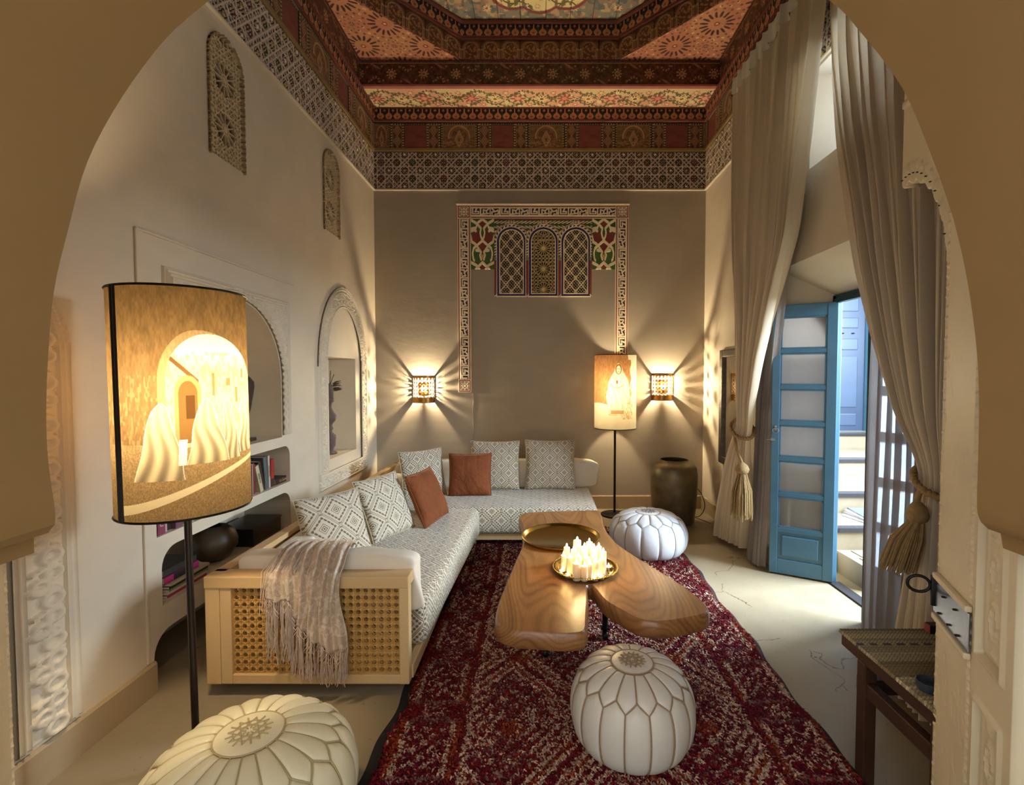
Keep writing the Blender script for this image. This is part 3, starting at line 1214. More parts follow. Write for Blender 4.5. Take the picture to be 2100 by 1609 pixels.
def glyphs(u, v, H):
    """band of framed kufic letters, u along, v across"""
    p = 0.107
    c = base(u, CREAM); h = np.zeros(u.shape) + 0.012
    e = np.minimum(v, H - v)
    c = paint(c, np.abs(e - 0.014) < 0.0045, RED); h = np.where(np.abs(e - 0.014) < 0.0045, 0.008, h)
    ins = e > 0.028
    c = paint(c, ins, (46, 44, 70)); h = np.where(ins, 0.004, h)
    q, k = (u % p) / p, np.floor(u / p).astype(int) % 3
    w = (v - 0.028) / (H - 0.056)
    d = np.full(u.shape, 9.0)
    d = np.minimum(d, np.minimum(q, 1 - q) * 1.1)
    d = np.minimum(d, np.minimum(np.abs(w - 0.0), np.abs(1 - w)))
    S = {0: [((.2, .25), (.2, .8)), ((.2, .25), (.8, .25)), ((.8, .25), (.8, .55)), ((.45, .5), (.8, .55)), ((.45, .5), (.6, .85))],
         1: [((.15, .2), (.85, .3)), ((.3, .2), (.3, .75)), ((.3, .75), (.6, .6)), ((.6, .6), (.85, .85)), ((.65, .3), (.6, .6))],
         2: [((.2, .85), (.5, .5)), ((.5, .5), (.8, .7)), ((.2, .2), (.2, .5)), ((.2, .5), (.5, .5)), ((.5, .2), (.85, .25)), ((.85, .25), (.8, .7))]}
    for kk, ss in S.items():
        dd = np.full(u.shape, 9.0)
        for a, b in ss:
            dd = np.minimum(dd, seg(q, w, a, b))
        d = np.where(k == kk, np.minimum(d, dd), d)
    c = paint(c, ins & (d < 0.085), CREAM); h = np.where(ins & (d < 0.085), 0.013, h)
    spots = ins & (np.hypot(per(q - 0.5, 0.5), per(w - 0.12, 0.76)) < 0.07) & (d > 0.1)
    c = paint(c, spots, (150, 90, 60))
    return c, h


def pat_band(u, v):
    c, h = glyphs(u, v, 0.146)
    return c, h, None


def pat_corner(u, v):
    c = base(u, CREAM); h = np.zeros(u.shape) + 0.012
    e = np.minimum(np.minimum(u, 0.146 - u), np.minimum(v, 0.146 - v))
    c = paint(c, np.abs(e - 0.014) < 0.005, RED)
    ins = e > 0.026
    x, y = u - 0.073, v - 0.073
    r, t = np.hypot(x, y), np.arctan2(y, x)
    f = (np.abs(per(t, PI / 4)) * r < 0.005) | (np.abs(r - 0.028) < 0.004) | (np.abs(np.maximum(np.abs(x), np.abs(y)) - 0.036) < 0.004)
    c = paint(c, ins & ~f, (62, 34, 40)); h = np.where(ins & ~f, 0.004, h)
    return c, h, None


def pat_green(u, v):
    W, H = 0.256, 0.55
    x, y = (u - W / 2) / (W / 2), 1 - v / H
    c = base(u, (70, 98, 48)); h = np.zeros(u.shape) + 0.003
    ax = np.abs(x)
    for cy, hw, hh in ((0.09, 0.28, 0.08), (0.53, 0.46, 0.13), (0.93, 0.26, 0.08)):
        c = paint(c, ax / hw + np.abs(y - cy) / hh < 1, RED)
    c = paint(c, np.hypot((ax - 0.52) / 0.36, (y - 0.36) / 0.135) < 1, RED)
    c = paint(c, (ax < 0.10 * (1 + 0.0 * y)) & (np.abs(y - 0.755) < 0.055), (190, 150, 60))
    c = paint(c, (ax < 0.07) & (np.abs(y - 0.395) < 0.035), (190, 150, 60))
    d = np.full(u.shape, 9.0)
    P = [[(1.0, 0.02), (0.45, 0.10), (0.12, 0.19), (0.2, 0.28), (0.12, 0.36), (0.0, 0.42)], [(0.0, 0.43), (0.3, 0.49), (0.75, 0.58), (0.85, 0.68), (0.78, 0.80), (0.7, 0.82)],
         [(1.0, 0.44), (0.6, 0.50), (0.35, 0.58), (0.12, 0.66), (0.22, 0.72), (0.12, 0.80)], [(1.0, 0.86), (0.5, 0.92), (0.25, 1.0)], [(0.0, 0.86), (0.4, 0.95), (0.6, 1.0)],
         [(0.0, 0.01), (0.4, 0.08), (0.55, 0.18), (0.95, 0.2)], [(0.95, 0.24), (0.7, 0.22), (0.55, 0.24)], [(1.0, 0.34), (0.92, 0.42)], [(0.55, 0.62), (0.3, 0.63)]]
    for pl in P:
        for a, b in zip(pl[:-1], pl[1:]):
            d = np.minimum(d, seg(ax, y * 2.15, (a[0], a[1] * 2.15), (b[0], b[1] * 2.15)))
    c = paint(c, d < 0.066, (216, 196, 150)); h = np.where(d < 0.066, 0.012, h)
    return c, h, None


WC = (0.189, 0.541, 0.896)


def pat_windows(u, v):
    H = 0.85
    c = base(u, CREAM); h = np.zeros(u.shape) + 0.012
    # spandrels
    sp = (v > 0.55) & (v < H - 0.012)
    c = paint(c, sp, (72, 88, 46)); h = np.where(sp, 0.005, h)
    leaf = sp & (np.abs(np.sin(70 * u + 3 * np.sin(50 * v)) * np.sin(60 * v)) > 0.55)
    c = paint(c, leaf, CREAM); h = np.where(leaf, 0.011, h)
    for cx in WC:
        x = np.abs(u - cx)
        r = np.where(v > 0.60, np.hypot(x, v - 0.60), x)
        out = (r < 0.200)
        t = np.arctan2(v - 0.60, u - cx)
        rope = np.sin(np.where(v > 0.60, t * 26, v * 2 * PI / 0.03) + r * 120) > 0
        c = paint(c, out, CREAM); h = np.where(out, 0.012, h)
        rp = (r > 0.168) & (r < 0.186)
        c = paint(c, rp & rope, (58, 52, 76)); h = np.where(rp & rope, 0.007, h)
        c = paint(c, np.abs(r - 0.191) < 0.003, RED)
        c = paint(c, (r < 0.158) & (v > 0.012), BLUE); h = np.where((r < 0.158) & (v > 0.012), 0.008, h)
        c = paint(c, (r < 0.136) & (v > 0.03), CREAM); h = np.where((r < 0.136) & (v > 0.03), 0.013, h)
        ins = (r < 0.126) & (v > 0.04)
        uu, vv = u - cx, v - 0.06
        if cx == WC[1]:
            rr, th = np.hypot(uu, per(vv - 0.02, 0.225)), np.arctan2(per(vv - 0.02, 0.225), uu)
            pet = (np.abs(per(th, PI / 8)) * rr < 0.0045) | (rr < 0.02) | ((np.abs(rr - 0.078) < 0.004))
            g = (np.abs(per(uu + vv, 0.04)) < 0.0055) | (np.abs(per(uu - vv, 0.04)) < 0.0055) | (np.abs(per(vv, 0.04)) < 0.004)
            ln = np.where(rr < 0.085, pet, g)
            cc = base(u, (58, 44, 30)); cc = paint(cc, nz(u, v, 50, 4) > 0.6, (94, 52, 34), 0.8); cc = paint(cc, nz(u, v, 50, 6) > 0.66, (50, 66, 36), 0.9)
            cc = paint(cc, ln, (176, 146, 96)); cc = paint(cc, rr < 0.017, (206, 172, 70))
        else:
            L = 0.125
            d1 = np.minimum(np.abs(per(uu + vv * 0.85, L)), np.abs(per(uu - vv * 0.85, L)))
            sc = 0.010 * np.abs(np.sin(vv * 2 * PI / 0.037))
            kn = np.hypot(per(uu, L), per(vv * 0.85, L)) ; kn2 = np.hypot(per(uu - L / 2, L), per(vv * 0.85 - L / 2, L))
            ln = (d1 < 0.004 + 0.7 * sc) | ((np.abs(kn2 - 0.028) < 0.0028)) | (np.abs(per(uu + vv * 0.85, L / 4)) < 0.0022) | (np.abs(per(uu - vv * 0.85, L / 4)) < 0.0022) | (np.abs(kn - 0.016) < 0.003)
            cc = base(u, (46, 36, 28)); cc = paint(cc, nz(u, v, 40, 14) > 0.62, (86, 44, 40), 0.8)
            cc = paint(cc, ln, (206, 182, 140))
        c = np.where(ins[..., None], cc, c); h = np.where(ins, np.where(ln, 0.010, 0.0), h)
    for cx in (0.012, 0.366, 0.72, 1.06):
        m = (np.abs(u - cx) < 0.014) & (v > 0.03) & (v < 0.40)
        c = paint(c, m, RED); h = np.where(m, 0.016, h)
        m = (np.abs(u - cx) < 0.014) & (np.abs(v - 0.42) < 0.018)
        c = paint(c, m, (120, 120, 90))
    for cx in WC:
        q = np.hypot(u - cx, v - 0.815)
        c = paint(c, q < 0.036, CREAM); c = paint(c, q < 0.025, (72, 92, 44)); c = paint(c, (np.abs(u - cx) < 0.005) & (q < 0.022) | (np.abs(v - 0.815) < 0.005) & (q < 0.022), CREAM)
    c = paint(c, H - v < 0.014, RED)
    return c, h, None


def orn_part(name, O, U, V, W, H, d, pat):
    o = relief(name, M_stucco, orn, (O[0], -0.004, O[1] - 2.3), U, V, (0, -1, 0), W, H, d, pat, back=0.0)
    return o


XZ = ((1, 0, 0), (0, 0, 1))
orn_part('letter_border', (-0.757, 3.208), *XZ, 1.587, 0.146, 0.0036, pat_band)
ob = orn_part('letter_border', (-0.904, 3.206), (0, 0, -1), (1, 0, 0), 1.76, 0.146, 0.0036, pat_band)
orn_part('letter_border', (0.830, 3.206), (0, 0, -1), (1, 0, 0), 1.76, 0.146, 0.0036, pat_band)
for x in (-0.904, 0.830):
    orn_part('corner_tile', (x, 3.208), *XZ, 0.146, 0.146, 0.0036, pat_corner)
    orn_part('corner_tile', (x, 1.302), *XZ, 0.146, 0.146, 0.0036, pat_corner)
for x in (-0.757, 0.574):
    orn_part('strapwork_panel', (x, 2.656), *XZ, 0.256, 0.55, 0.0036, pat_green)
orn_part('lattice_arches', (-0.501, 2.356), *XZ, 1.074, 0.85, 0.0033, pat_windows)
mb = MB()
mb.box((0.035, -0.014, 1.062), (1.90, 0.028, 0.016), bev=0.005)
mb.build('plaster_lip', MATS['cream_plaster'], orn)

# ================================================================== WALL SCONCES
M_brass = plain('antique_brass', (150, 108, 58), 0.32, 1.0, 0.2, 14)
M_bulb = None


def emit(name, c, s):
    if name in MATS: return MATS[name]
    m = bpy.data.materials.new(name)
    m.use_nodes = True
    nt = m.node_tree
    b = nt.nodes['Principled BSDF']
    b.inputs['Base Color'].default_value = (1, 0.9, 0.75, 1)
    b.inputs['Emission Color'].default_value = L4(c)
    b.inputs['Emission Strength'].default_value = s
    m.cycles.emission_sampling = 'NONE'
    MATS[name] = m
    return m


M_bulb = emit('lit_bulb_glass', (255, 214, 150), 30)
SCONCE_W, LAMP_W, CANDLE_W = 58.0, 23.0, 1.0
WARM = (1.0, 0.83, 0.56)


def sconce(x, z, label):
    t = thing('wall_sconce', label, 'wall lamp', (x, YB, z))
    R, Hh = 0.117, 0.30
    nt_, nzv = 150, 120
    th, zz = np.meshgrid(np.linspace(PI, 2 * PI, nt_), np.linspace(0, Hh, nzv), indexing='ij')
    s = (th - PI) * R
    P = np.dstack([R * np.cos(th), R * np.sin(th) * 0.95, zz])
    a = 0.020
    q = np.abs(np.sin(PI * s / a + 1.2 * np.sin(PI * zz / a)) + np.cos(PI * zz / a * 1.0 + 1.1 * np.sin(PI * s / a * 2)))
    solid = (q < 0.88)
    band = (zz < 0.062) | (zz > 0.272) | (th < PI + 0.07) | (th > 2 * PI - 0.07)
    keepv = solid | band
    mask = (keepv[:-1, :-1] & keepv[1:, 1:]) | (keepv[1:, :-1] & keepv[:-1, 1:])
    me = grid_mesh('pierced_shade', P, M_brass, mask=mask, smooth=60, flip=True)
    o = link(bpy.data.objects.new('pierced_shade', me), t)
    md = o.modifiers.new('thick', 'SOLIDIFY'); md.thickness = 0.0012
    m = MB()
    for zc, hh in ((0.031, 0.062), (0.286, 0.028)):
        m = MB()
        pr = [(R + 0.001, zc - hh / 2), (R + 0.0035, zc - hh / 2 + 0.002), (R + 0.0035, zc + hh / 2 - 0.002), (R + 0.001, zc + hh / 2)]
        m.lathe(pr, 40, a0=PI, a1=2 * PI)
        m.build('brass_band', M_brass, t, smooth=50)
    m = MB(); m.box((0, -0.006, 0.15), (0.10, 0.012, 0.12), bev=0.003)
    m.tube([(0, -0.01, 0.10), (0, -0.05, 0.10)], 0.008, 8); m.tube([(0, -0.05, 0.085), (0, -0.05, 0.12)], 0.014, 12)
    m.build('back_plate', M_brass, t, smooth=40)
    m = MB(); m.lathe([(0.0, 0.0), (0.012, 0.002), (0.022, 0.02), (0.026, 0.036), (0.02, 0.052), (0.0, 0.062)], 16, (0, -0.05, 0.12))
    b = m.build('bulb', M_bulb, t, smooth=180)
    b.visible_shadow = False
    light('sconce_bulb_light', 'POINT', (0, -0.05, 0.155), SCONCE_W, WARM, 0.012, parent=t)
    return t


sconce(-1.29, 1.19, 'pierced brass half-round wall sconce lit beside the arched wall niche')
sconce(1.36, 1.215, 'pierced brass half-round wall sconce lit between floor lamp and mirror')


# ================================================================== FLOOR LAMPS
def shade_mat():
    m, nt, b = new_mat('printed_lampshade_parchment')
    at = nd(nt, 'ShaderNodeAttribute', attribute_name='Col')
    vec, x, y, z = coords(nt)
    g = noise(nt, scaled(nt, vec, (1, 1, 8)), 60, 3)
    k = g * 0.08 + 0.40
    cc = nt.nodes.new('ShaderNodeCombineColor')
    for i in range(3): nt.links.new(k.v, cc.inputs[i])
    col = mixc(nt, 1.0, at.outputs['Color'], cc.outputs[0], 'MULTIPLY')
    df = nt.nodes.new('ShaderNodeBsdfDiffuse'); tr = nt.nodes.new('ShaderNodeBsdfTranslucent')
    nt.links.new(col, df.inputs['Color']); nt.links.new(col, tr.inputs['Color'])
    mxs = nt.nodes.new('ShaderNodeMixShader'); mxs.inputs[0].default_value = 0.62
    nt.links.new(df.outputs[0], mxs.inputs[1]); nt.links.new(tr.outputs[0], mxs.inputs[2])
    nt.links.new(mxs.outputs[0], nt.nodes['Material Output'].inputs['Surface'])
    return m


M_shade = shade_mat()
M_black = plain('black_metal', (30, 26, 24), 0.4, 0.6, 0.15)
M_bronze = plain('dark_bronze_pole', (58, 48, 42), 0.35, 0.8, 0.15)


def cloak(c, p, v, cx, top, bot, wt, wb, lean, rgb, seed, shade=0.28):
    """draped standing figure: narrow rounded head flaring to a hem"""
    t = np.clip((top - v) / (top - bot), 0, 1)
    w = wt + (wb - wt) * t ** 0.8
    xc = cx + lean * t + 0.012 * np.sin(9 * t + seed)
    w = w * np.sqrt(np.clip(t / 0.10, 0, 1))
    m = (np.abs(p - xc) < w) & (v < top) & (v > bot)
    fold = 0.5 + 0.5 * np.sin((p - xc) / (w + 0.02) * 9 + 2.5 * np.sin(4 * t + seed) + seed)
    col = np.asarray(rgb, float) * (1 - shade * fold * (0.35 + 0.65 * t))[..., None]
    c = np.where(m[..., None], col, c)
    edge = m & (np.abs(np.abs(p - xc) - w) < 0.012)
    return paint(c, edge, (255, 246, 222), 0.7)


def print_street(p, v, front):
    g = nz(p, v, 26, 90) * 0.5 + nz(p, v, 60, 91) * 0.5
    c = base(p, (136, 106, 66)) * (0.86 + 0.28 * g)[..., None]
    # ground
    gl = 0.33
    m = v < gl
    c = np.where(m[..., None], base(p, (164, 134, 90)) * (0.84 + 0.30 * nz(p, v * 2.2, 95, 92))[..., None], c)
    # sunlit side wall by the seam
    c = paint(c, (p < -0.3) & (nz(p, v, 50, 93) > 0.62) & (v < 0.62) & (v > 0.2), (190, 160, 110), 0.4)
    # arch opening with the bright street beyond
    cx, hw, spr = 0.38, 0.60, 0.60
    r = np.where(v > spr, np.hypot((p - cx) / hw, (v - spr) / 0.20), np.abs(p - cx) / hw)
    op = (r < 1) & (v > gl - 0.02)
    rim = (r < 1.0 + 0.17 * sm(cx + 0.25 - p, 0.0, 0.7)) & (r >= 1) & (v > gl)
    c = paint(c, rim, (196, 164, 114), 0.55 + 0.35 * nz(p, v, 60, 97))
    c = paint(c, op, (222, 198, 152))
    c = paint(c, op, (248, 238, 210), 1.0 * sm(v, 0.62, 0.74) * 1.0)
    c = paint(c, op & (v < 0.72), (178, 146, 98), 0.55 * sm(nz(p, v * 1.6, 26, 95) * 0.6 + nz(p, v, 70, 96) * 0.4, 0.42, 0.68))
    c = paint(c, op & (np.abs(v - 0.665 + 0.28 * (p + 0.05)) < 0.012) & (p < 0.22), (120, 86, 48))
    for wx, wy, ww, wh in ((0.42, 0.58, 0.02, 0.05), (0.64, 0.59, 0.03, 0.016), (0.86, 0.63, 0.015, 0.02), (0.76, 0.53, 0.018, 0.035)):
        c = paint(c, op & (np.abs(p - wx) < ww) & (np.abs(v - wy) < wh), (150, 112, 66), 0.85)
    r2 = np.where(v > 0.54, np.hypot((p - 0.07) / 0.18, (v - 0.54) / 0.08), np.abs(p - 0.07) / 0.18)
    c = paint(c, (r2 < 1) & (v > gl) & (p > -0.12), (178, 142, 92)); c = paint(c, (r2 < 0.7) & (v > gl) & (p > -0.08), (132, 96, 54))
    c = paint(c, (np.abs(p - 0.10) < 0.06) & (np.abs(v - 0.485) < 0.05), (92, 62, 34))
    # pale kerb running up to the arch
    kb = 0.05 + 0.155 * np.clip((p + 0.85) / 1.6, 0, 1.2) ** 1.25
    c = paint(c, (np.abs(v - kb) < 0.016 - 0.006 * p) & (p > -0.85), (244, 222, 176))
    # veiled figures
    for f in ((0.86, 0.50, 0.26, 0.035, 0.10, 0.03, 4), (0.62, 0.515, 0.24, 0.05, 0.13, 0.05, 3), (0.30, 0.52, 0.235, 0.06, 0.30, 0.03, 1), (-0.30, 0.505, 0.175, 0.07, 0.33, -0.02, 2)):
        c = cloak(c, p, v, f[0], f[1], f[2], f[3], f[4], f[5], (226, 202, 156), f[6], 0.42)
    c = paint(c, (np.abs(p + 0.02 - 0.2 * (v - 0.3)) < 0.055) & (np.abs(v - 0.29) < 0.055), (255, 246, 220))
    # black seam with brass piping
    c = np.where(front[..., None], c, base(p, (150, 118, 70)) * (0.85 + 0.3 * g)[..., None])
    return c


def print_seated(p, v, front):
    g = nz(p, v, 30, 101)
    c = base(p, (176, 126, 78)) * (0.9 + 0.2 * g)[..., None]
    fl_ = v < 0.345 + 0.01 * np.sin(6 * p)
    c = paint(c, fl_, (244, 226, 186))
    rag = p > 0.70 + 0.03 * np.sin(30 * v) - 0.10 * (v > 0.93)
    c = paint(c, rag, (246, 232, 196))
    # seated woman: chair, wide draped body, hooded head
    c = paint(c, (p > 0.3) & (p < 0.8) & (v > 0.14) & (v < 0.62) & (nz(p, v, 34, 102) > 0.5), (206, 168, 118), 0.9)
    t = np.clip((0.885 - v) / (0.885 - 0.25), 0, 1)
    w = np.interp(t, [0, .06, .16, .36, .5, .7, 1.0], [0.02, .13, .2, .45, .5, .56, .42])
    xc = 0.14 + 0.02 * np.sin(5 * t)
    m = (np.abs(p - xc) < w) & (v < 0.885) & (v > 0.25)
    fold = 0.5 + 0.5 * np.sin((p - xc) * 26 + 5 * np.sin(5 * t))
    body = np.asarray((248, 232, 196.)) * (1 - 0.14 * fold)[..., None]
    c = np.where(m[..., None], body, c)
    c = paint(c, m & (np.abs(np.abs(p - xc) - w) < 0.02), (206, 172, 120), 0.8)
    c = paint(c, m & (nz(p, v, 60, 104) > 0.72) & (np.abs(p - xc) > 0.18), (190, 150, 100), 0.7)
    c = paint(c, np.hypot((p - 0.15) / 0.145, (v - 0.805) / 0.068) < 1, (150, 108, 66))
    c = paint(c, np.hypot((p - 0.15) / 0.095, (v - 0.80) / 0.052) < 1, (246, 226, 186))
    for ex in (-0.035, 0.035):
        c = paint(c, np.hypot((p - 0.15 - ex) / 0.02, (v - 0.81) / 0.006) < 1, (140, 100, 60))
    c = paint(c, np.hypot((p - 0.15) / 0.03, (v - 0.777) / 0.005) < 1, (160, 112, 74))
    c = paint(c, (np.abs(v - 0.56 - 0.12 * (p - 0.1) ** 2 * 4) < 0.008) & (np.abs(p - 0.1) < 0.32), (196, 156, 106))
    c = paint(c, (np.abs(p - 0.08) < 0.04) & (np.abs(v - 0.635) < 0.02), (140, 98, 60))
    c = paint(c, (np.abs(p - 0.02) < 0.008) & (v > 0.26) & (v < 0.5), (206, 176, 128))
    for fx in (-0.2, 0.0, 0.35):
        c = paint(c, np.hypot((p - fx) / 0.12, (v - 0.205) / 0.02) < 1, (226, 200, 156))
    c = paint(c, (v < 0.26) & (v > 0.215) & (np.abs(p - 0.1) < 0.3), (176, 132, 88), 0.8)
    return np.where(front[..., None], c, base(p, (220, 190, 140)))


def floor_lamp(x, y, z0, z1, r, painter, label, tilt=(0, 0, 0), pole_mat=None, seam=None, watt=LAMP_W, dens=(420, 340)):
    t = thing('floor_lamp', label, 'floor lamp', (x, y, 0))
    t.rotation_euler = tilt
    pc = math.atan2(-y, -x)
    n, m_ = dens
    k_ = int(n * 0.84)
    phs = np.concatenate([np.linspace(-PI / 2, PI / 2, k_, endpoint=False), np.linspace(PI / 2, 1.5 * PI, n - k_, endpoint=False)]) + pc
    ph, zz = np.meshgrid(phs, np.linspace(z0, z1, m_), indexing='ij')
    P = np.dstack([r * np.cos(ph), r * np.sin(ph), zz])
    c = painter(np.sin(ph - pc), (zz - z0) / (z1 - z0), np.cos(ph - pc) > -0.02)
    me = grid_mesh('lamp_shade', P, M_shade, col=c, smooth=180, closed_u=True)
    sh = link(bpy.data.objects.new('lamp_shade', me), t)
    for q in (z0, z1):
        m = MB()
        m.tube([(r * math.cos(a), r * math.sin(a), q) for a in np.linspace(0, 2 * PI, 64, endpoint=False)], 0.0045, 6, closed=True)
        m.build('shade_rim', M_black, sh, smooth=40)
    if seam is not None:
        for ds in (-0.035, 0.035):
            m = MB()
            a = pc + seam + ds
            m.tube([((r + 0.002) * math.cos(a), (r + 0.002) * math.sin(a), z0), ((r + 0.002) * math.cos(a), (r + 0.002) * math.sin(a), z1)], 0.005, 6)
            m.build('shade_seam', M_black, sh, smooth=40)
    m = MB()
    m.lathe([(0, 0.0), (0.145, 0.0), (0.148, 0.006), (0.145, 0.014), (0.03, 0.018), (0.014, 0.03), (0, 0.03)], 40)
    m.build('base', pole_mat or M_black, t, smooth=40)
    m = MB(); m.tube([(0, 0, 0.02), (0, 0, z1 - 0.12)], 0.0125, 14)
    for k in range(3):
        a = 2 * PI * k / 3
        m.tube([(0, 0, z1 - 0.13), (r * math.cos(a), r * math.sin(a), z1 - 0.004)], 0.003, 6)
    m.build('pole', pole_mat or M_black, t, smooth=40)
    zb = z0 + 0.46 * (z1 - z0)
    m = MB()
    for s in (-1, 1):
        m.lathe([(0, 0), (0.012, 0.003), (0.024, 0.03), (0.030, 0.055), (0.022, 0.08), (0, 0.092)], 16, (s * 0.05, 0, zb))
        m.tube([(0, 0, zb - 0.01), (s * 0.05, 0, zb)], 0.006, 6)
    b = m.build('bulb', M_bulb, t, smooth=180)
    b.visible_shadow = False
    light('lamp_bulb_light', 'POINT', (0, 0, zb + 0.06), watt, WARM, 0.05, parent=t)
    return t


floor_lamp(-1.325, 1.83, 1.0, 1.80, 0.211, print_street, 'tall floor lamp with sepia street print of veiled figures, beside sofa end', tilt=(0, math.radians(-0.6), 0), pole_mat=M_bronze, seam=-1.01, watt=38, dens=(620, 440))
floor_lamp(0.80, 5.17, 0.935, 1.705, 0.219, print_seated, 'floor lamp with sepia portrait print of a seated robed woman', watt=40)

# ================================================================== DOORWAY
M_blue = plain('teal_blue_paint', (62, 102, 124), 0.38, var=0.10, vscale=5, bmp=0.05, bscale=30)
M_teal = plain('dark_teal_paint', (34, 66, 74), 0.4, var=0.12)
M_steel = plain('worn_steel', (150, 150, 150), 0.35, 1.0, 0.15, 20)


def glass_mat():
    m = bpy.data.materials.new('sky_tinted_glass')
    m.use_nodes = True
    nt = m.node_tree
    X.nt = nt
    tc = nt.nodes.new('ShaderNodeTexCoord')
    tr = nt.nodes.new('ShaderNodeBsdfTransparent'); gl = nt.nodes.new('ShaderNodeBsdfGlossy'); df = nt.nodes.new('ShaderNodeBsdfTranslucent')
    gl.inputs['Roughness'].default_value = 0.08
    df.inputs['Color'].default_value = (0.82, 0.88, 1.0, 1)  # bluish tint stands in for the sky reflected in the panes
    n = noise(nt, tc.outputs['Object'], 3.0)
    a = nt.nodes.new('ShaderNodeMixShader'); b = nt.nodes.new('ShaderNodeMixShader')
    f = n * 0.25 + 0.30
    nt.links.new(f.v, a.inputs[0])
    nt.links.new(tr.outputs[0], a.inputs[1]); nt.links.new(df.outputs[0], a.inputs[2])
    b.inputs[0].default_value = 0.12
    nt.links.new(a.outputs[0], b.inputs[1]); nt.links.new(gl.outputs[0], b.inputs[2])
    nt.links.new(b.outputs[0], nt.nodes['Material Output'].inputs['Surface'])
    MATS['sky_tinted_glass'] = m
    return m


M_glass = glass_mat()

# frame of the doorway
fr_t = bpy.data.objects.new('door_frame', None); link(fr_t); struct(fr_t, 'teal painted frame of the courtyard doorway')
fr_t.name = 'trim_2'
m = MB(); m.box((2.112, 3.478, 1.03), (0.046, 0.044, 2.06), bev=0.006); m.build('jamb', M_blue, fr_t)
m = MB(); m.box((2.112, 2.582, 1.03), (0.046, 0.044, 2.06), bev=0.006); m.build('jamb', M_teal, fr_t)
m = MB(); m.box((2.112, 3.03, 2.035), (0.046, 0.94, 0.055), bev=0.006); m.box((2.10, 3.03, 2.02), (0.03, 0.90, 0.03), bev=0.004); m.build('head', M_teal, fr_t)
m = MB(); m.box((2.12, 3.03, 0.004), (0.08, 0.86, 0.014), bev=0.003); m.build('threshold', plain('black_stone', (40, 38, 42), 0.4, var=0.3, vscale=60), fr_t)
# window over the door
wn = bpy.data.objects.new('window_1', None); link(wn); struct(wn, 'small window in deep white reveal above the blue door')
m = MB()
for y, w in ((2.62, 0.04), (2.9, 0.03), (3.18, 0.04)): m.box((2.14, y, 3.205), (0.04, w, 0.51), bev=0.004)
for z in (2.97, 3.44): m.box((2.14, 2.9, z), (0.04, 0.6, 0.04), bev=0.004)
m.build('window_frame', M_blue, wn)
m = MB(); m.box((2.14, 2.9, 3.205), (0.004, 0.56, 0.47)); m.build('pane', M_glass, wn)


def door_leaf(name, label, loc, rz, w=0.415, mir=1, mat=None):
    mat = mat or M_blue
    t = bpy.data.objects.new(name, None); link(t); struct(t, label)
    t.location = loc; t.rotation_euler = (0, 0, rz)
    H = 2.0; th = 0.038
    L = lambda x: x * mir
    m = MB(); m.box((L(0.033), 0, H / 2), (0.066, th, H), bev=0.004); m.build('stile', mat, t)
    m = MB(); m.box((L(w - 0.027), 0, H / 2), (0.054, th, H), bev=0.004); m.build('stile', mat, t)
    iw = w - 0.12
    xc = L(0.066 + iw / 2)
    z = H
    def rail(z0, z1, nm):
        m = MB(); m.box((xc, 0, (z0 + z1) / 2), (iw + 0.002, th - 0.004, z1 - z0), bev=0.004); m.build(nm, mat, t)
    rail(1.91, 2.0, 'rail')
    z = 1.91
    for k in range(6):
        zb = z - 0.232
        m = MB(); m.box((xc, 0, (z + zb) / 2), (iw + 0.004, 0.004, z - zb + 0.004))
        m.build('pane', M_glass, t)
        m = MB()   # glazing bead
        for s in (-1, 1):
            m.box((xc, s * 0.010, zb + 0.005), (iw, 0.010, 0.010)); m.box((xc, s * 0.010, z - 0.005), (iw, 0.010, 0.010))
            for e in (-1, 1): m.box((xc + e * (iw / 2 - 0.005), s * 0.010, (z + zb) / 2), (0.010, 0.010, z - zb))
        m.build('glazing_bead', mat, t)
        z = zb - 0.034
        rail(z, zb, 'muntin' if k < 5 else 'rail')
    zb = z - 0.205
    m = MB(); m.box((xc, 0, (z + zb) / 2), (iw, 0.014, z - zb)); m.box((xc, 0, (z + zb) / 2), (iw - 0.05, 0.034, z - zb - 0.05), bev=0.010); m.build('panel', mat, t)
    rail(0.0, zb, 'rail')
    for hz in (0.25, 0.98, 1.75):
        m = MB(); m.tube([(L(-0.004), -0.018, hz - 0.05), (L(-0.004), -0.018, hz + 0.05)], 0.007, 8); m.box((L(0.012), -0.021, hz), (0.024, 0.004, 0.085)); m.build('hinge', mat, t)
    return t, w


dl, w = door_leaf('door_1', 'blue glazed door leaf standing open with six panes', (2.105, 3.455, 0.012), math.atan2(0.2, -0.366))
# inner (camera) face is local +y here
m = MB(); m.tube([(w - 0.03 + 0.019 * math.cos(a), 0.030 + 0.004 * math.sin(a), 1.075 + 0.019 * math.sin(a)) for a in np.linspace(0, 2 * PI, 20, endpoint=False)], 0.003, 6, closed=True)
m.box((w - 0.03, 0.022, 1.09), (0.018, 0.006, 0.04), bev=0.002); m.build('ring_handle', M_steel, dl, smooth=40)
m = MB(); m.box((w - 0.012, 0.022, 1.005), (0.03, 0.010, 0.02), bev=0.002); m.tube([(w - 0.03, 0.026, 1.005), (w + 0.03, 0.03, 1.005)], 0.004, 6); m.build('latch', M_steel, dl)
dr, _ = door_leaf('door_2', 'dark teal glazed door leaf open behind the sheer curtain', (2.105, 2.60, 0.012), math.atan2(0.30, -0.15), w=0.335, mat=M_teal)

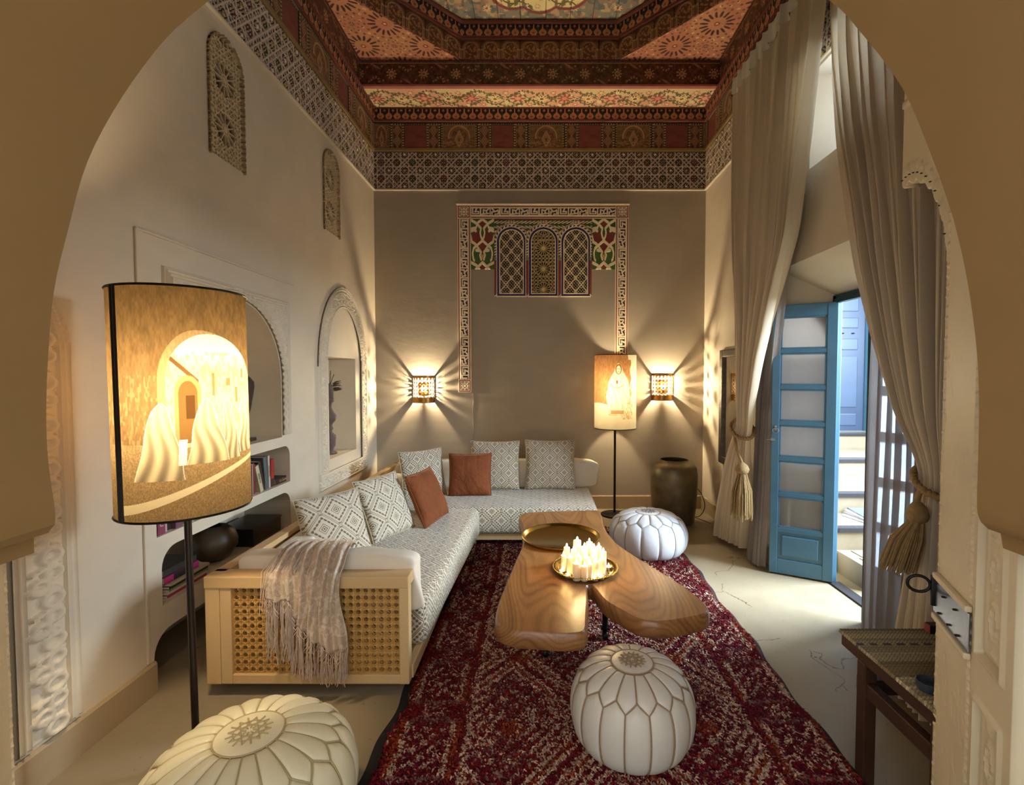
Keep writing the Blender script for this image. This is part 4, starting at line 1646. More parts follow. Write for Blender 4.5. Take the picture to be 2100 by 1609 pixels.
# ---------------- staircase in the courtyard
M_tile = plain('bejmat_tile', (132, 119, 97), 0.5, var=0.10, vscale=8)
M_tile2 = plain('bejmat_tile_pale', (146, 136, 116), 0.5, var=0.08, vscale=8)
M_stone = MATS['black_stone']
st = thing('staircase', 'beige tiled staircase with black nosings climbing outside the doorway', 'staircase', (2.6, 3.3, 0))
NY = [3.30, 3.66, 4.06, 4.74, 5.46, 5.57]
me_rt = MB().box((0, 0, 0), (0.066, 0.008, 0.128), bev=0.003).mesh('tile', M_tile)
me_tt = MB().box((0, 0, 0), (0.066, 0.140, 0.008), bev=0.003).mesh('tile', M_tile2)
for i in range(5):
    y0, z1 = NY[i], 0.17 * (i + 1)
    x0, x1 = 2.26, 4.6
    m = MB(); m.box(((x0 + x1) / 2, (y0 + 0.03 + NY[i + 1] + 0.05) / 2, z1 - 0.09), (x1 - x0, NY[i + 1] - y0 + 0.06, 0.17))
    stp = m.build('step', M_tile, st, loc=(-2.6, -3.3, 0))
    m = MB(); m.box(((x0 + x1) / 2, y0 + 0.02, z1 - 0.017), (x1 - x0, 0.06, 0.042), bev=0.008); m.build('nosing', M_stone, stp)
    xc = 0.64 * (y0 + 0.1)
    for k in range(10):
        x = xc - 0.30 + 0.0685 * k
        if x < x0 + 0.03: continue
        o = bpy.data.objects.new('tile', me_rt); link(o, stp); o.location = (x, y0 + 0.027, z1 - 0.105)
        o = bpy.data.objects.new('tile', me_tt); link(o, stp); o.location = (x, y0 + 0.13, z1 - 0.002)
        o = bpy.data.objects.new('tile', me_tt); link(o, stp); o.location = (x + 0.033, y0 + 0.275, z1 - 0.002)
m = MB(); m.box((3.4, 2.6, -0.055), (2.5, 2.2, 0.1)); struct(m.build('floor', M_tile2), 'pale tiled courtyard paving')
m = MB(); m.box((3.6, 5.72, 2.6), (2.9, 0.12, 5.6)); struct(m.build('wall_stair', M_white))
m = MB(); m.box((2.23, 4.7, 2.6), (0.03, 2.1, 5.2)); struct(m.build('wall_stair', M_white))
M_navy = plain('slate_blue_paint', (42, 56, 78), 0.45, var=0.1)
dn = bpy.data.objects.new('door_3', None); link(dn); struct(dn, 'slate blue panelled door at the top of the stairs')
dn.location = (3.20, 5.63, 0.852)
m = MB(); m.box((0.27, 0, 1.0), (0.54, 0.03, 2.0)); m.build('leaf', M_navy, dn)
for z0, z1, nm in ((0.06, 0.20, 'panel'), (0.27, 0.86, 'panel'), (0.93, 1.06, 'panel'), (1.18, 1.30, 'panel'), (1.37, 1.9, 'panel')):
    m = MB(); m.box((0.25, -0.014, (z0 + z1) / 2), (0.40, 0.02, z1 - z0), bev=0.010); m.build(nm, plain('slate_blue_panel', (52, 68, 90), 0.45, var=0.1), dn)
m = MB(); m.box((0.56, -0.03, 1.0), (0.045, 0.06, 2.05), bev=0.004); m.build('jamb', M_blue, dn)
m = MB()
for k in range(3): m.lathe([(0, -0.008), (0.016, -0.004), (0.018, 0.0), (0.016, 0.004), (0, 0.008)], 10, (0.15 + 0.12 * k, -0.02, 1.12))
m.build('stud', M_black, dn)
# magazines on a step
for k in range(4):
    m = MB(); m.box((0, 0, 0.006), (0.21, 0.28, 0.011), bev=0.001)
    o = m.build('magazine', plain('magazine_cover_%d' % k, [(190, 190, 196), (120, 110, 110), (210, 206, 200), (90, 96, 110)][k], 0.3))
    tag(o, ['grey magazine at the bottom of the pile on the stair', 'brownish magazine second from bottom of the stair pile', 'white magazine second from top of the stair pile', 'slate magazine topmost on the stair pile'][k], 'magazine', 'magazines on the outdoor stair')
    o.location = (2.62 + 0.012 * k, 3.86 + 0.01 * k, 0.344 + 0.012 * k); o.rotation_euler = (0, 0, 0.25 - 0.13 * k)


# ================================================================== CURTAINS
def cloth_mat(name, c, c2, rough=0.85, transl=0.15, thr=60):
    m, nt, b = new_mat(name)
    vec, x, y, z = coords(nt)
    n1 = noise(nt, scaled(nt, vec, (4, 4, 90)), 6, 3)
    n2 = noise(nt, scaled(nt, vec, (90, 90, 4)), 6, 3)
    col = mixc(nt, (n1 + n2) * 0.5, c, c2)
    nt.links.new(col, b.inputs['Base Color'])
    b.inputs['Roughness'].default_value = rough
    b.inputs['Sheen Weight'].default_value = 0.25
    bump(nt, b, n1 + n2, 0.12, 0.004)
    if transl:
        tr = nt.nodes.new('ShaderNodeBsdfTranslucent'); nt.links.new(col, tr.inputs['Color'])
        ms = nt.nodes.new('ShaderNodeMixShader'); ms.inputs[0].default_value = transl
        nt.links.new(b.outputs[0], ms.inputs[1]); nt.links.new(tr.outputs[0], ms.inputs[2])
        nt.links.new(ms.outputs[0], nt.nodes['Material Output'].inputs['Surface'])
    MATS[name] = m
    return m


M_linen = cloth_mat('oatmeal_linen', (210, 187, 150), (238, 221, 190))
M_header = cloth_mat('white_header_tape', (224, 214, 190), (240, 232, 214), transl=0.1)


def sheer_mat():
    m, nt, b = new_mat('taupe_sheer_voile')
    vec, x, y, z = coords(nt)
    n = noise(nt, scaled(nt, vec, (60, 60, 6)), 8, 2)
    nt.links.new(mixc(nt, n, (142, 130, 122), (186, 174, 164)), b.inputs['Base Color'])
    b.inputs['Roughness'].default_value = 0.9
    tl = nt.nodes.new('ShaderNodeBsdfTranslucent'); tl.inputs['Color'].default_value = L4((186, 174, 164))
    tr = nt.nodes.new('ShaderNodeBsdfTransparent')
    a = nt.nodes.new('ShaderNodeMixShader'); a.inputs[0].default_value = 0.35
    nt.links.new(b.outputs[0], a.inputs[1]); nt.links.new(tl.outputs[0], a.inputs[2])
    c = nt.nodes.new('ShaderNodeMixShader')
    f = n * 0.25 + 0.08
    nt.links.new(f.v, c.inputs[0])
    nt.links.new(a.outputs[0], c.inputs[1]); nt.links.new(tr.outputs[0], c.inputs[2])
    nt.links.new(c.outputs[0], nt.nodes['Material Output'].inputs['Surface'])
    return m


M_sheer = sheer_mat()


def curtain_mesh(name, rows, pleats, mat, seed=0, nc=260, nr=90, uneven=0.35):
    """rows: (z, Y_far, Y_near, x_far, x_near, amplitude) from top to bottom"""
    R = np.random.default_rng(seed)
    rows = sorted(rows)
    zs = np.array([r[0] for r in rows])
    zz = np.linspace(zs[0], zs[-1], nr)
    # monotone smooth interpolation
    def ip(k):
        v = np.array([r[k] for r in rows])
        f = np.interp(zz, zs, v)
        g = np.copy(f)
        for _ in range(3): g[1:-1] = (g[:-2] + 2 * g[1:-1] + g[2:]) / 4
        return g
    Y0, Y1, X0, X1, A = [ip(k) for k in (1, 2, 3, 4, 5)]
    s = np.linspace(0, 1, nc)
    ph = s * pleats + uneven * np.interp(s, np.linspace(0, 1, pleats), R.random(pleats))
    amp = 0.6 + 0.6 * np.interp(s, np.linspace(0, 1, pleats), R.random(pleats))
    S, Z = np.meshgrid(s, zz, indexing='ij')
    drift = 0.18 * np.sin(1.3 * Z + 7 * S + seed)
    wave = np.sin(2 * PI * (ph[:, None] + drift)) + 0.35 * np.sin(4 * PI * (ph[:, None] * 0.73 + 0.4 * drift))
    Yc = Y0 + (Y1 - Y0) * S
    Xc = X0 + (X1 - X0) * S
    Xc = Xc + A * wave * amp[:, None]
    Yc = Yc + 0.5 * A * np.cos(2 * PI * (ph[:, None] + drift))
    P = np.dstack([Xc, Yc, Z])
    return grid_mesh(name, P, mat, smooth=180)


def drape(name, label, rows, pleats, mat, seed, header=None, cat='curtain', group=None):
    t = thing(name, label, cat, (1.70, (rows[-1][1] + rows[-1][2]) / 2, 0), group=group)
    o = link(bpy.data.objects.new('cloth', curtain_mesh('cloth', rows, pleats, mat, seed)), t)
    o.location = -Vector(t.location)
    if header:
        o = link(bpy.data.objects.new('header_tape', curtain_mesh('header_tape', header, pleats, M_header, seed, nr=14)), t)
        o.location = -Vector(t.location)
    return t


drape('curtain', 'oatmeal linen curtain tied back with a rope beside the mirror',
      [(4.06, 4.38, 3.0, 1.70, 1.70, 0.016), (3.9, 4.38, 3.0, 1.70, 1.70, 0.022), (3.1, 4.36, 3.13, 1.70, 1.69, 0.03), (2.45, 4.30, 3.27, 1.69, 1.68, 0.033), (2.0, 4.16, 3.48, 1.68, 1.66, 0.034), (1.6, 4.07, 3.62, 1.66, 1.63, 0.03),
       (1.25, 4.02, 3.72, 1.64, 1.62, 0.022), (1.08, 4.0, 3.76, 1.64, 1.63, 0.016), (0.95, 4.12, 3.80, 1.64, 1.63, 0.018), (0.7, 4.24, 3.84, 1.63, 1.66, 0.03), (0.35, 4.36, 3.95, 1.62, 1.70, 0.036), (0.03, 4.45, 4.08, 1.62, 1.74, 0.04)],
      13, M_linen, 3, header=[(4.065, 4.38, 3.0, 1.69, 1.69, 0.016), (3.93, 4.38, 3.0, 1.688, 1.688, 0.021)])
drape('curtain', 'oatmeal linen curtain swept toward the carved entrance leaf',
      [(4.06, 2.97, 1.9, 1.70, 1.70, 0.016), (3.9, 2.97, 1.9, 1.70, 1.70, 0.022), (3.3, 2.92, 1.9, 1.70, 1.69, 0.03), (2.8, 2.81, 1.9, 1.69, 1.68, 0.034), (2.06, 2.60, 1.92, 1.68, 1.67, 0.036), (1.67, 2.45, 1.93, 1.67, 1.66, 0.034), (1.31, 2.28, 1.93, 1.66, 1.64, 0.026),
       (1.10, 2.08, 1.93, 1.64, 1.63, 0.014), (0.95, 2.10, 1.93, 1.64, 1.63, 0.016), (0.34, 2.22, 1.93, 1.66, 1.66, 0.03), (0.03, 2.26, 1.93, 1.66, 1.66, 0.032)],
      12, M_linen, 8, header=[(4.065, 2.97, 1.9, 1.69, 1.69, 0.016), (3.93, 2.97, 1.9, 1.688, 1.688, 0.021)])
drape('sheer_curtain', 'grey voile sheer gathered behind the blue door leaf', [(2.75, 4.0, 3.36, 1.765, 1.765, 0.016), (2.2, 3.98, 3.52, 1.765, 1.76, 0.02), (1.2, 3.95, 3.68, 1.75, 1.74, 0.022), (0.5, 3.92, 3.70, 1.73, 1.72, 0.025), (0.02, 3.92, 3.70, 1.70, 1.70, 0.03)], 6, M_sheer, 21, cat='sheer curtain')
drape('sheer_curtain', 'taupe voile sheer hanging across the courtyard opening', [(2.75, 2.67, 2.12, 1.80, 1.80, 0.016), (2.0, 2.66, 2.12, 1.79, 1.78, 0.02), (1.0, 2.65, 2.12, 1.78, 1.78, 0.024), (0.02, 2.64, 2.15, 1.77, 1.77, 0.026)], 8, M_sheer, 25, cat='sheer curtain')
m = MB(); m.tube([(1.74, 4.5, 4.02), (1.74, 1.1, 4.02)], 0.014, 10)
tag(m.build('curtain_rod', M_black, smooth=40), 'dark curtain rod fixed along the wall above the doorway', 'curtain rod')

M_rope = plain('jute_rope', (150, 122, 78), 0.9, var=0.25, vscale=60, bmp=0.4, bscale=160)


def tassel(name, label, ring, top, length, rad, lean, seed):
    t = thing(name, label, 'tieback', (top[0], top[1], top[2] - length - 0.1))
    org = -Vector(t.location)
    # twisted rope round the gathered cloth
    m = MB()
    n = 60
    for k in (0, 1):
        pts = []
        for i in range(n):
            a = 2 * PI * i / n
            tw = 14 * a + k * PI
            p = Vector(ring[0]) + Vector((ring[1] * math.cos(a), ring[2] * math.sin(a), ring[3] * math.cos(a - 0.9)))
            p += Vector((0.008 * math.cos(tw), 0, 0.008 * math.sin(tw)))
            pts.append(p)
        m.tube(pts, 0.010, 6, closed=True)
    m.build('rope', M_rope, t, smooth=60, loc=org)
    hd = Vector(top)
    m = MB()
    tp = Vector(ring[0]) + Vector((-ring[1], 0.0, -0.02))
    m.tube([tp, (tp + hd) / 2 + Vector((-0.012, 0, -0.01)), hd + Vector((0, 0, 0.02))], 0.011, 8)
    m.lathe([(0, 0.03), (0.016, 0.025), (rad * 0.55, 0.005), (rad * 0.72, -0.025), (rad * 0.6, -0.05), (rad * 0.42, -0.06), (0, -0.062)], 16, tuple(hd))
    m.build('knot', M_rope, t, smooth=60, loc=org)
    R = random.Random(seed)
    m = MB()
    for i in range(90):
        a = R.random() * 2 * PI
        q = math.sqrt(R.random())
        p0 = hd + Vector((rad * 0.4 * q * math.cos(a), rad * 0.4 * q * math.sin(a), -0.05))
        p2 = hd + Vector((rad * (0.5 + 0.6 * q) * math.cos(a) + lean[0], rad * (0.5 + 0.6 * q) * math.sin(a) + lean[1], -length * (0.9 + 0.14 * R.random())))
        p1 = (p0 + p2) / 2 + Vector((rad * 0.22 * math.cos(a), rad * 0.22 * math.sin(a), 0.02))
        m.tube([p0, p1, p2], [0.004, 0.0045, 0.0035], 5)
    o = m.build('tassel_fringe', M_rope, t, smooth=60, loc=org)
    o['kind'] = 'stuff'
    return t


tassel('rope_tieback', 'jute rope tieback with long tassel on the curtain by the mirror', ((1.635, 3.93, 1.06), 0.065, 0.17, 0.06), (1.555, 3.72, 0.80), 0.40, 0.072, (0.0, 0.0), 4)
tassel('rope_tieback', 'jute rope tieback with thick tassel beside the entrance leaf', ((1.64, 2.0, 1.06), 0.06, 0.10, 0.05), (1.572, 2.01, 0.945), 0.27, 0.058, (-0.055, 0.03), 6)

# ================================================================== ENTRANCE DOOR LEAVES
M_leaf = plain('ivory_painted_wood', (226, 208, 170), 0.5, var=0.06, vscale=5)


def leaf_relief(u, v):
    W = 0.93
    k = np.where(u > 0.45, np.sqrt(np.clip(1 - ((0.93 - u) / 0.48) ** 2, 0, 1)), 0) * 0.44 + 1.75
    sc = 0.016 * np.abs(np.sin(np.arctan2(k - 1.75, 0.93 - u) * 16))
    keep = (u < 0.455) | (v > k - sc)
    h = np.zeros(u.shape)
    # engraved strokes in the outer field
    a, b = nz(u, v, 34, 201), nz(u, v, 30, 202)
    eng = (np.abs(np.sin(70 * u + 5 * a) + 0.6 * np.cos(24 * v + 6 * b)) < 0.07) & (nz(u, v, 22, 203) > 0.5)
    fA = (u > 0.235) & (u < 0.425) & (v < 1.55)
    h = np.where(fA & eng, -0.0035, h)
    # beads along the stiles
    for q in (0.222, 0.440):
        bead = np.hypot(u - q, per(v, 0.03)) < 0.006
        h = np.where(np.abs(u - q) < 0.009, -0.003, h); h = np.where(bead, 0.003, h)
    # sunk panels with hexagon chain near the hinge
    for z0, z1 in ((0.12, 0.70), (0.80, 1.30), (1.40, 1.95)):
        e = np.minimum(np.minimum(u - 0.04, 0.185 - u), np.minimum(v - z0, z1 - v))
        h = np.where((e > 0) & (e < 0.012), 0.006, h)
        h = np.where((e >= 0.012) & (e < 0.034), -0.014 + 0.010 * sm(e, 0.012, 0.034), h)
        h = np.where(e >= 0.034, -0.008, h)
        x, y = u - 0.1125, per(v - z0, 0.115)
        hx = np.maximum(np.abs(y) * 0.9 / 0.045, (np.abs(y) * 0.5 + np.abs(x) * 1.9) / 0.045)
        h = np.where((e >= 0.034) & (np.abs(hx - 0.8) < 0.14), -0.003, h)
    # upper field mouldings and nails
    h = np.where((v > 2.26) & (np.abs(per(v - 2.26 - 0.25 * u, 0.5)) < 0.012), 0.006, h)
    d = np.abs(v - (k + 0.05))
    nl = (u > 0.46) & (d < 0.012) & (np.abs(per(u, 0.05)) < 0.006)
    h = np.where(nl, 0.006, h)
    return None, h, keep


def entrance_leaf(name, label, hinge, ang, W, H, lock):
    U = Vector((math.sin(ang), math.cos(ang), 0))
    s = -1 if hinge[0] > 0 else 1
    N = Vector((s * math.cos(ang) if s > 0 else -math.cos(ang), 0, 0))
    N = Vector((-U.y, U.x, 0)) if hinge[0] > 0 else Vector((U.y, -U.x, 0))
    t = bpy.data.objects.new(name, None); link(t); struct(t, label)
    t.location = (hinge[0], hinge[1], 0)
    me = relief_mesh('carved_leaf', M_leaf, (0, 0, 0.012), tuple(U), (0, 0, 1), tuple(N), W, H, 0.0055, leaf_relief, back=None)
    o = link(bpy.data.objects.new('carved_leaf', me), t)
    md = o.modifiers.new('thick', 'SOLIDIFY'); md.thickness = 0.045; md.offset = -1
    if lock:
        def at(q, z, d): return U * q + N * d + Vector((0, 0, z))
        M = Matrix((U, N, Vector((0, 0, 1)))).transposed()
        m = MB(); m.box(at(0.33, 0.852, 0.006), (0.245, 0.004, 0.10), M.to_3x3(), 0.0012); m.build('lock_plate', plain('polished_steel', (170, 176, 190), 0.22, 1.0, 0.1, 30), t)
        m = MB()
        for z in (0.792, 0.912): m.box(at(0.325, z, 0.008), (0.235, 0.016, 0.016), M.to_3x3(), 0.004)
        m.build('plate_moulding', M_leaf, t)
        m = MB()
        for q in (0.27, 0.33, 0.40): m.lathe([(0, -0.003), (0.004, -0.002), (0.005, 0.0), (0.004, 0.002), (0, 0.003)], 8, tuple(at(q, 0.815, 0.010)))
        for q in (0.29, 0.37): m.lathe([(0, -0.003), (0.004, -0.002), (0.005, 0.0), (0.004, 0.002), (0, 0.003)], 8, tuple(at(q, 0.875, 0.010)))
        m.build('nail', M_black, t)
        m = MB(); c = at(0.452, 0.875, 0.045)
        m.tube([c + N * 0.028 * math.cos(a) + Vector((0, 0, 0.024 * math.sin(a))) for a in np.linspace(0, 2 * PI, 24, endpoint=False)], 0.0045, 8, closed=True)
        m.box(at(0.452, 0.86, 0.008), (0.016, 0.016, 0.09), M.to_3x3(), 0.004)
        m.build('ring_pull', M_black, t, smooth=50)
        m = MB()
        for q in np.arange(0.47, 0.93, 0.045):
            zz = 1.75 + 0.44 * math.sqrt(max(0, 1 - ((0.93 - q) / 0.48) ** 2)) + 0.035
            m.lathe([(0, -0.002), (0.004, -0.001), (0.0045, 0.0), (0.004, 0.001), (0, 0.002)], 8, tuple(at(q, zz, 0.003)))
        m.build('stud', M_black, t)
    return t


entrance_leaf('door_4', 'ivory carved wooden entrance leaf with steel lock plate and scalloped opening', (1.0, 1.006), math.radians(23), 0.93, 2.85, True)
entrance_leaf('door_5', 'ivory carved wooden entrance leaf with only its edge showing', (-1.25, 1.01), -math.radians(37), 0.63, 2.2, False)
# ================================================================== RUG
def rug_colour(x, y):
    """x across, y along, metres"""
    n = x.size
    R = np.random.default_rng(3)
    g = R.random(n)
    c = np.empty((n, 3))
    c[:] = (104, 16, 30)
    c[g > 0.45] = (128, 22, 40)
    c[g > 0.8] = (84, 14, 28)
    big = nz(x, y, 1.4, 301)
    c[(big > 0.62) & (g > 0.3)] = (122, 28, 34)
    c[(big < 0.3) & (g > 0.55)] = (96, 24, 44)
    cream, orange, taupe = np.array((206, 172, 146)), np.array((156, 66, 30)), np.array((138, 104, 96))
    p = 0.80
    d1, d2 = per(x + y * 0.8 - 0.25, p), per(x - y * 0.8 - 0.25, p)
    dd = np.minimum(np.abs(d1), np.abs(d2))
    cell = (np.floor((x + y * 0.8 - 0.25) / p + 0.5) + np.floor((x - y * 0.8 - 0.25) / p + 0.5)) % 2
    q = R.random(n)
    mid = np.abs(x - 0.28) < 0.60
    # double diagonal bands
    for o in (0.035, 0.085):
        m = mid & (np.abs(dd - o) < 0.012) & (q < 0.9); c[m] = cream
    m = mid & (np.abs(dd - 0.058) < 0.012) & (q < 0.6); c[m] = orange
    # inner nested diamonds
    dist = np.maximum(np.abs(np.abs(d1) - p / 2), np.abs(np.abs(d2) - p / 2))
    for r_ in (0.07, 0.12, 0.17, 0.22, 0.27):
        m = mid & (cell == 0) & (np.abs(dist - r_) < 0.0125) & (q < 0.82); c[m] = cream
    m = mid & (cell == 1) & (np.sin(x * 110) * np.sin(y * 95) > 0.1) & (dd > 0.12) & (q < 0.5); c[m] = taupe
    m = mid & (cell == 1) & (np.sin(x * 70 + 2 * y) * np.sin(y * 60) > 0.35) & (dd > 0.12) & (q < 0.6); c[m] = cream
    m = mid & (np.hypot(per(x - 0.28, p / 2), per(y, p * 0.62)) < 0.05) & (q < 0.6); c[m] = orange
    # side borders with linked boxes
    for sx in (-0.47, 1.03):
        bx = np.abs(x - sx)
        by = per(y - 0.2, 0.42)
        side = bx < 0.17
        m = side & (np.abs(bx - 0.095) < 0.011) & (np.abs(by) < 0.15) & (q < 0.8); c[m] = cream
        m = side & (np.abs(np.abs(by) - 0.15) < 0.011) & (bx < 0.10) & (q < 0.75); c[m] = taupe
        m = side & (np.abs(bx - 0.12) < 0.012) & (np.abs(by) < 0.16) & (q < 0.5); c[m] = orange
        m = side & (bx < 0.075) & (np.abs(by) < 0.11) & (np.sin(x * 95) * np.sin(y * 85) > 0.15) & (q < 0.7); c[m] = cream
        m = side & (np.abs(np.abs(by) - 0.19) < 0.010) & (bx < 0.05) & (q < 0.7); c[m] = cream
        m = (np.abs(bx - 0.165) < 0.010) & (q < 0.45); c[m] = cream
    m = (q > 0.975); c[m] = cream * 0.86
    m = (q > 0.90) & (q < 0.93); c[m] = orange
    k = (0.72 + 0.5 * R.random(n))[:, None]
    return c * k


rug = thing('rug', 'deep red shaggy wool rug with cream lozenges under the coffee table', 'rug', (0.28, 3.1, 0))
RX0, RX1, RY0, RY1 = -0.66, 1.205, 1.45, 4.74


def rug_edge(y, side):
    w = 0.012 * np.sin(7 * y + 1.3 * side) + 0.007 * np.sin(19 * y + side)
    return (RX0 + 0.02 * (y - 1.5) * 0.2 + w) if side < 0 else (RX1 - 0.012 * (3.0 - y) + w)


ys = np.linspace(RY0, RY1, 130)
ss = np.linspace(0, 1, 60)
S, Yg = np.meshgrid(ss, ys, indexing='ij')
Xg = rug_edge(Yg, -1) * (1 - S) + rug_edge(Yg, 1) * S
zt = 0.010 + 0.003 * nz(Xg, Yg, 9, 310)
zt[0, :] = zt[-1, :] = 0.0005; zt[:, 0] = zt[:, -1] = 0.0005
M_rugbase = plain('black_selvedge', (30, 24, 22), 0.95, var=0.2, vscale=40, bmp=0.4, bscale=200)
o = link(bpy.data.objects.new('selvedge', grid_mesh('selvedge', np.dstack([Xg, Yg, zt]), M_rugbase, smooth=180)), rug)
o.location = -Vector(rug.location)
NT = 150000
ty = RY0 + 0.25 + RNG.random(NT) * (RY1 - RY0 - 0.30)
# denser near the camera
ty = np.where(RNG.random(NT) < 0.45, RY0 + 0.25 + (ty - RY0 - 0.25) * 0.5, ty)
e0, e1 = rug_edge(ty, -1) + 0.045, rug_edge(ty, 1) - 0.045
tx = e0 + RNG.random(NT) * (e1 - e0)
rc = rug_colour(tx, ty)
ang = -0.5 + RNG.normal(0, 0.7, NT) + 1.2 * (nz(tx, ty, 3.0, 312) - 0.5)
ln = 0.022 + 0.012 * RNG.random(NT)
hx, hy = np.cos(ang), np.sin(ang)
wd = 0.0042
b0 = np.stack([tx - hy * wd * 0.7, ty + hx * wd * 0.7, np.full(NT, 0.008)], 1)
b1 = np.stack([tx + hy * wd * 0.7, ty - hx * wd * 0.7, np.full(NT, 0.008)], 1)
up = 0.012 + 0.012 * RNG.random(NT)
m0 = np.stack([tx + hx * ln * 0.45 - hy * wd, ty + hy * ln * 0.45 + hx * wd, 0.010 + up], 1)
m1 = np.stack([tx + hx * ln * 0.45 + hy * wd, ty + hy * ln * 0.45 - hx * wd, 0.010 + up], 1)
tp = np.stack([tx + hx * ln, ty + hy * ln, 0.010 + up * (0.5 + 0.4 * RNG.random(NT))], 1)
V = np.stack([b0, b1, m1, m0, tp], 1).reshape(-1, 3)
me = bpy.data.meshes.new('wool_pile')
me.vertices.add(len(V)); me.vertices.foreach_set('co', V.astype(np.float32).ravel())
i5 = np.arange(NT) * 5
Lq = np.stack([i5, i5 + 1, i5 + 2, i5 + 3, i5 + 3, i5 + 2, i5 + 4], 1)
me.loops.add(Lq.size); me.loops.foreach_set('vertex_index', Lq.astype(np.int32).ravel())
me.polygons.add(NT * 2)
ls = np.stack([np.arange(NT) * 7, np.arange(NT) * 7 + 4], 1).ravel()
me.polygons.foreach_set('loop_start', ls.astype(np.int32))
me.update(calc_edges=True)
ca = me.color_attributes.new('Col', 'FLOAT_COLOR', 'POINT')
L_ = np.ones((NT * 5, 4), np.float32); L_[:, :3] = np.repeat(lin(np.clip(rc, 0, 255)), 5, axis=0)
ca.data.foreach_set('color', L_.ravel())
M_wool = vcol('dyed_wool_pile', 0.85, 0.15, 0, 100, 0.1)
finish(me, M_wool)
o = link(bpy.data.objects.new('wool_pile', me), rug); o.location = -Vector(rug.location); o['kind'] = 'stuff'
RUGZ = 0.012

# ================================================================== SOFA
M_wood = None


def wood_mat(name, c1, c2, c3, scale=5.0, rough=0.45, stretch=(1, 0.12, 1), coat=0.0, rings=False):
    m, nt, b = new_mat(name)
    vec, x, y, z = coords(nt)
    v2 = scaled(nt, vec, stretch)
    n1 = noise(nt, v2, scale, 4, 0.6, 0.5)
    if rings:      # growth rings as contour lines of a stretched field
        f0 = noise(nt, scaled(nt, vec, (1.5, 0.34, 1.5)), 1.25, 2, 0.4)
        wvf = sn(f0 * 260.0 + n1 * 5.0) * 0.5 + 0.5
        big = sn(f0 * 60.0) * 0.5 + 0.5
        wvf = wvf * wvf * 0.6 + big * big * 0.5
    else:
        wvf = sn(noise(nt, v2, scale * 0.5, 2) * 30.0) * 0.5 + 0.5
    n3 = noise(nt, scaled(nt, vec, tuple(q * 6 for q in stretch)), scale * 2, 3)
    col = mixc(nt, n1, c1, c2)
    col = mixc(nt, wvf * (0.62 if rings else 0.3), col, c3)
    col = mixc(nt, n3 * (0.55 if rings else 0.25), col, c3 if rings else c1)
    nt.links.new(col, b.inputs['Base Color'])
    b.inputs['Roughness'].default_value = rough
    if coat:
        b.inputs['Coat Weight'].default_value = coat; b.inputs['Coat Roughness'].default_value = 0.18
    bump(nt, b, n3, 0.06, 0.004)
    MATS[name] = m
    return m


M_pale = wood_mat('pale_oak', (206, 168, 112), (224, 192, 142), (190, 148, 92), 6.0, 0.5, (1, 1, 0.14))
M_paleh = wood_mat('pale_oak_rail', (206, 168, 112), (224, 192, 142), (190, 148, 92), 6.0, 0.5, (0.14, 1, 1))
M_paley = wood_mat('pale_oak_side', (206, 168, 112), (224, 192, 142), (190, 148, 92), 6.0, 0.5, (1, 0.14, 1))
M_lattice = wood_mat('turned_cedar', (184, 136, 66), (206, 160, 88), (160, 112, 50), 9.0, 0.5, (1, 1, 0.3))


def fabric_mat(name, tile, boxmap, lw=1.0, line=(92, 72, 50), ground=(218, 204, 176)):
    """woven cover with stepped lozenges and linked lattice lines"""
    m, nt, b = new_mat(name)
    if boxmap:
        vec, x, y, z = coords(nt)
        ge = nt.nodes.new('ShaderNodeNewGeometry')
        sp = nt.nodes.new('ShaderNodeSeparateXYZ'); nt.links.new(ge.outputs['True Normal'], sp.inputs[0])
        nx, nzv = abs(X(sp.outputs[0])) > 0.7, abs(X(sp.outputs[2])) > 0.7
        u = x + (y - x) * nx            # facing x: use y ; else x
        v = z + (y - z) * nzv
    else:
        tc, u, v, _ = coords(nt, 'UV')
        vec = tc
    a = u / tile; c = v / tile
    # staggered lattice: motif centres where both halves agree
    p, q = a + c, a - c
    pu, qu = fr(p) - 0.5, fr(q) - 0.5
    du, dv = (pu + qu) * 0.5, (pu - qu) * 0.5
    au, av = abs(du), abs(dv)
    su = fl(au * 12 + 0.5) / 12; sv = fl(av * 12 + 0.5) / 12
    l1 = au + av
    st_ = su + sv
    ln = abs(l1 - 0.085) < 0.026 * lw
    ln = mx(ln, abs(l1 - 0.16) < 0.018 * lw)
    ln = mx(ln, l1 < 0.036)
    ln = mx(ln, (abs(st_ - 0.335) < 0.045) * (abs(l1 - 0.335) < 0.062 * lw))
    # interlacing lattice with eyelets
    e = mn(abs(pu), abs(qu))
    e2 = 0.5 - mx(abs(pu), abs(qu))
    ln = mx(ln, (abs(e2 - 0.03) < 0.017 * lw))
    k = sq(au * au + (0.5 - av) * (0.5 - av))
    ln = mx(ln, abs(k - 0.075) < 0.02 * lw)
    n = noise(nt, vec, 300, 2)
    wv = noise(nt, vec, 6, 3)
    col = mixc(nt, wv, ground, tuple(np.array(ground) * 0.93))
    col = mixc(nt, ln * 0.88, col, line)
    nt.links.new(col, b.inputs['Base Color'])
    b.inputs['Roughness'].default_value = 0.85
    b.inputs['Sheen Weight'].default_value = 0.2
    bump(nt, b, n * 0.5 - ln * 0.4 + wv * 2.0, 0.15, 0.004)
    MATS[name] = m
    return m


M_seat = fabric_mat('lozenge_weave_cover', 0.165, True)
M_cush = fabric_mat('lozenge_weave_cushion', 0.150, False)
M_cush2 = fabric_mat('lozenge_weave_large', 0.21, False, 0.6)
M_whitec = plain('white_cotton', (228, 216, 194), 0.9, var=0.05, vscale=4, bmp=0.25, bscale=9)


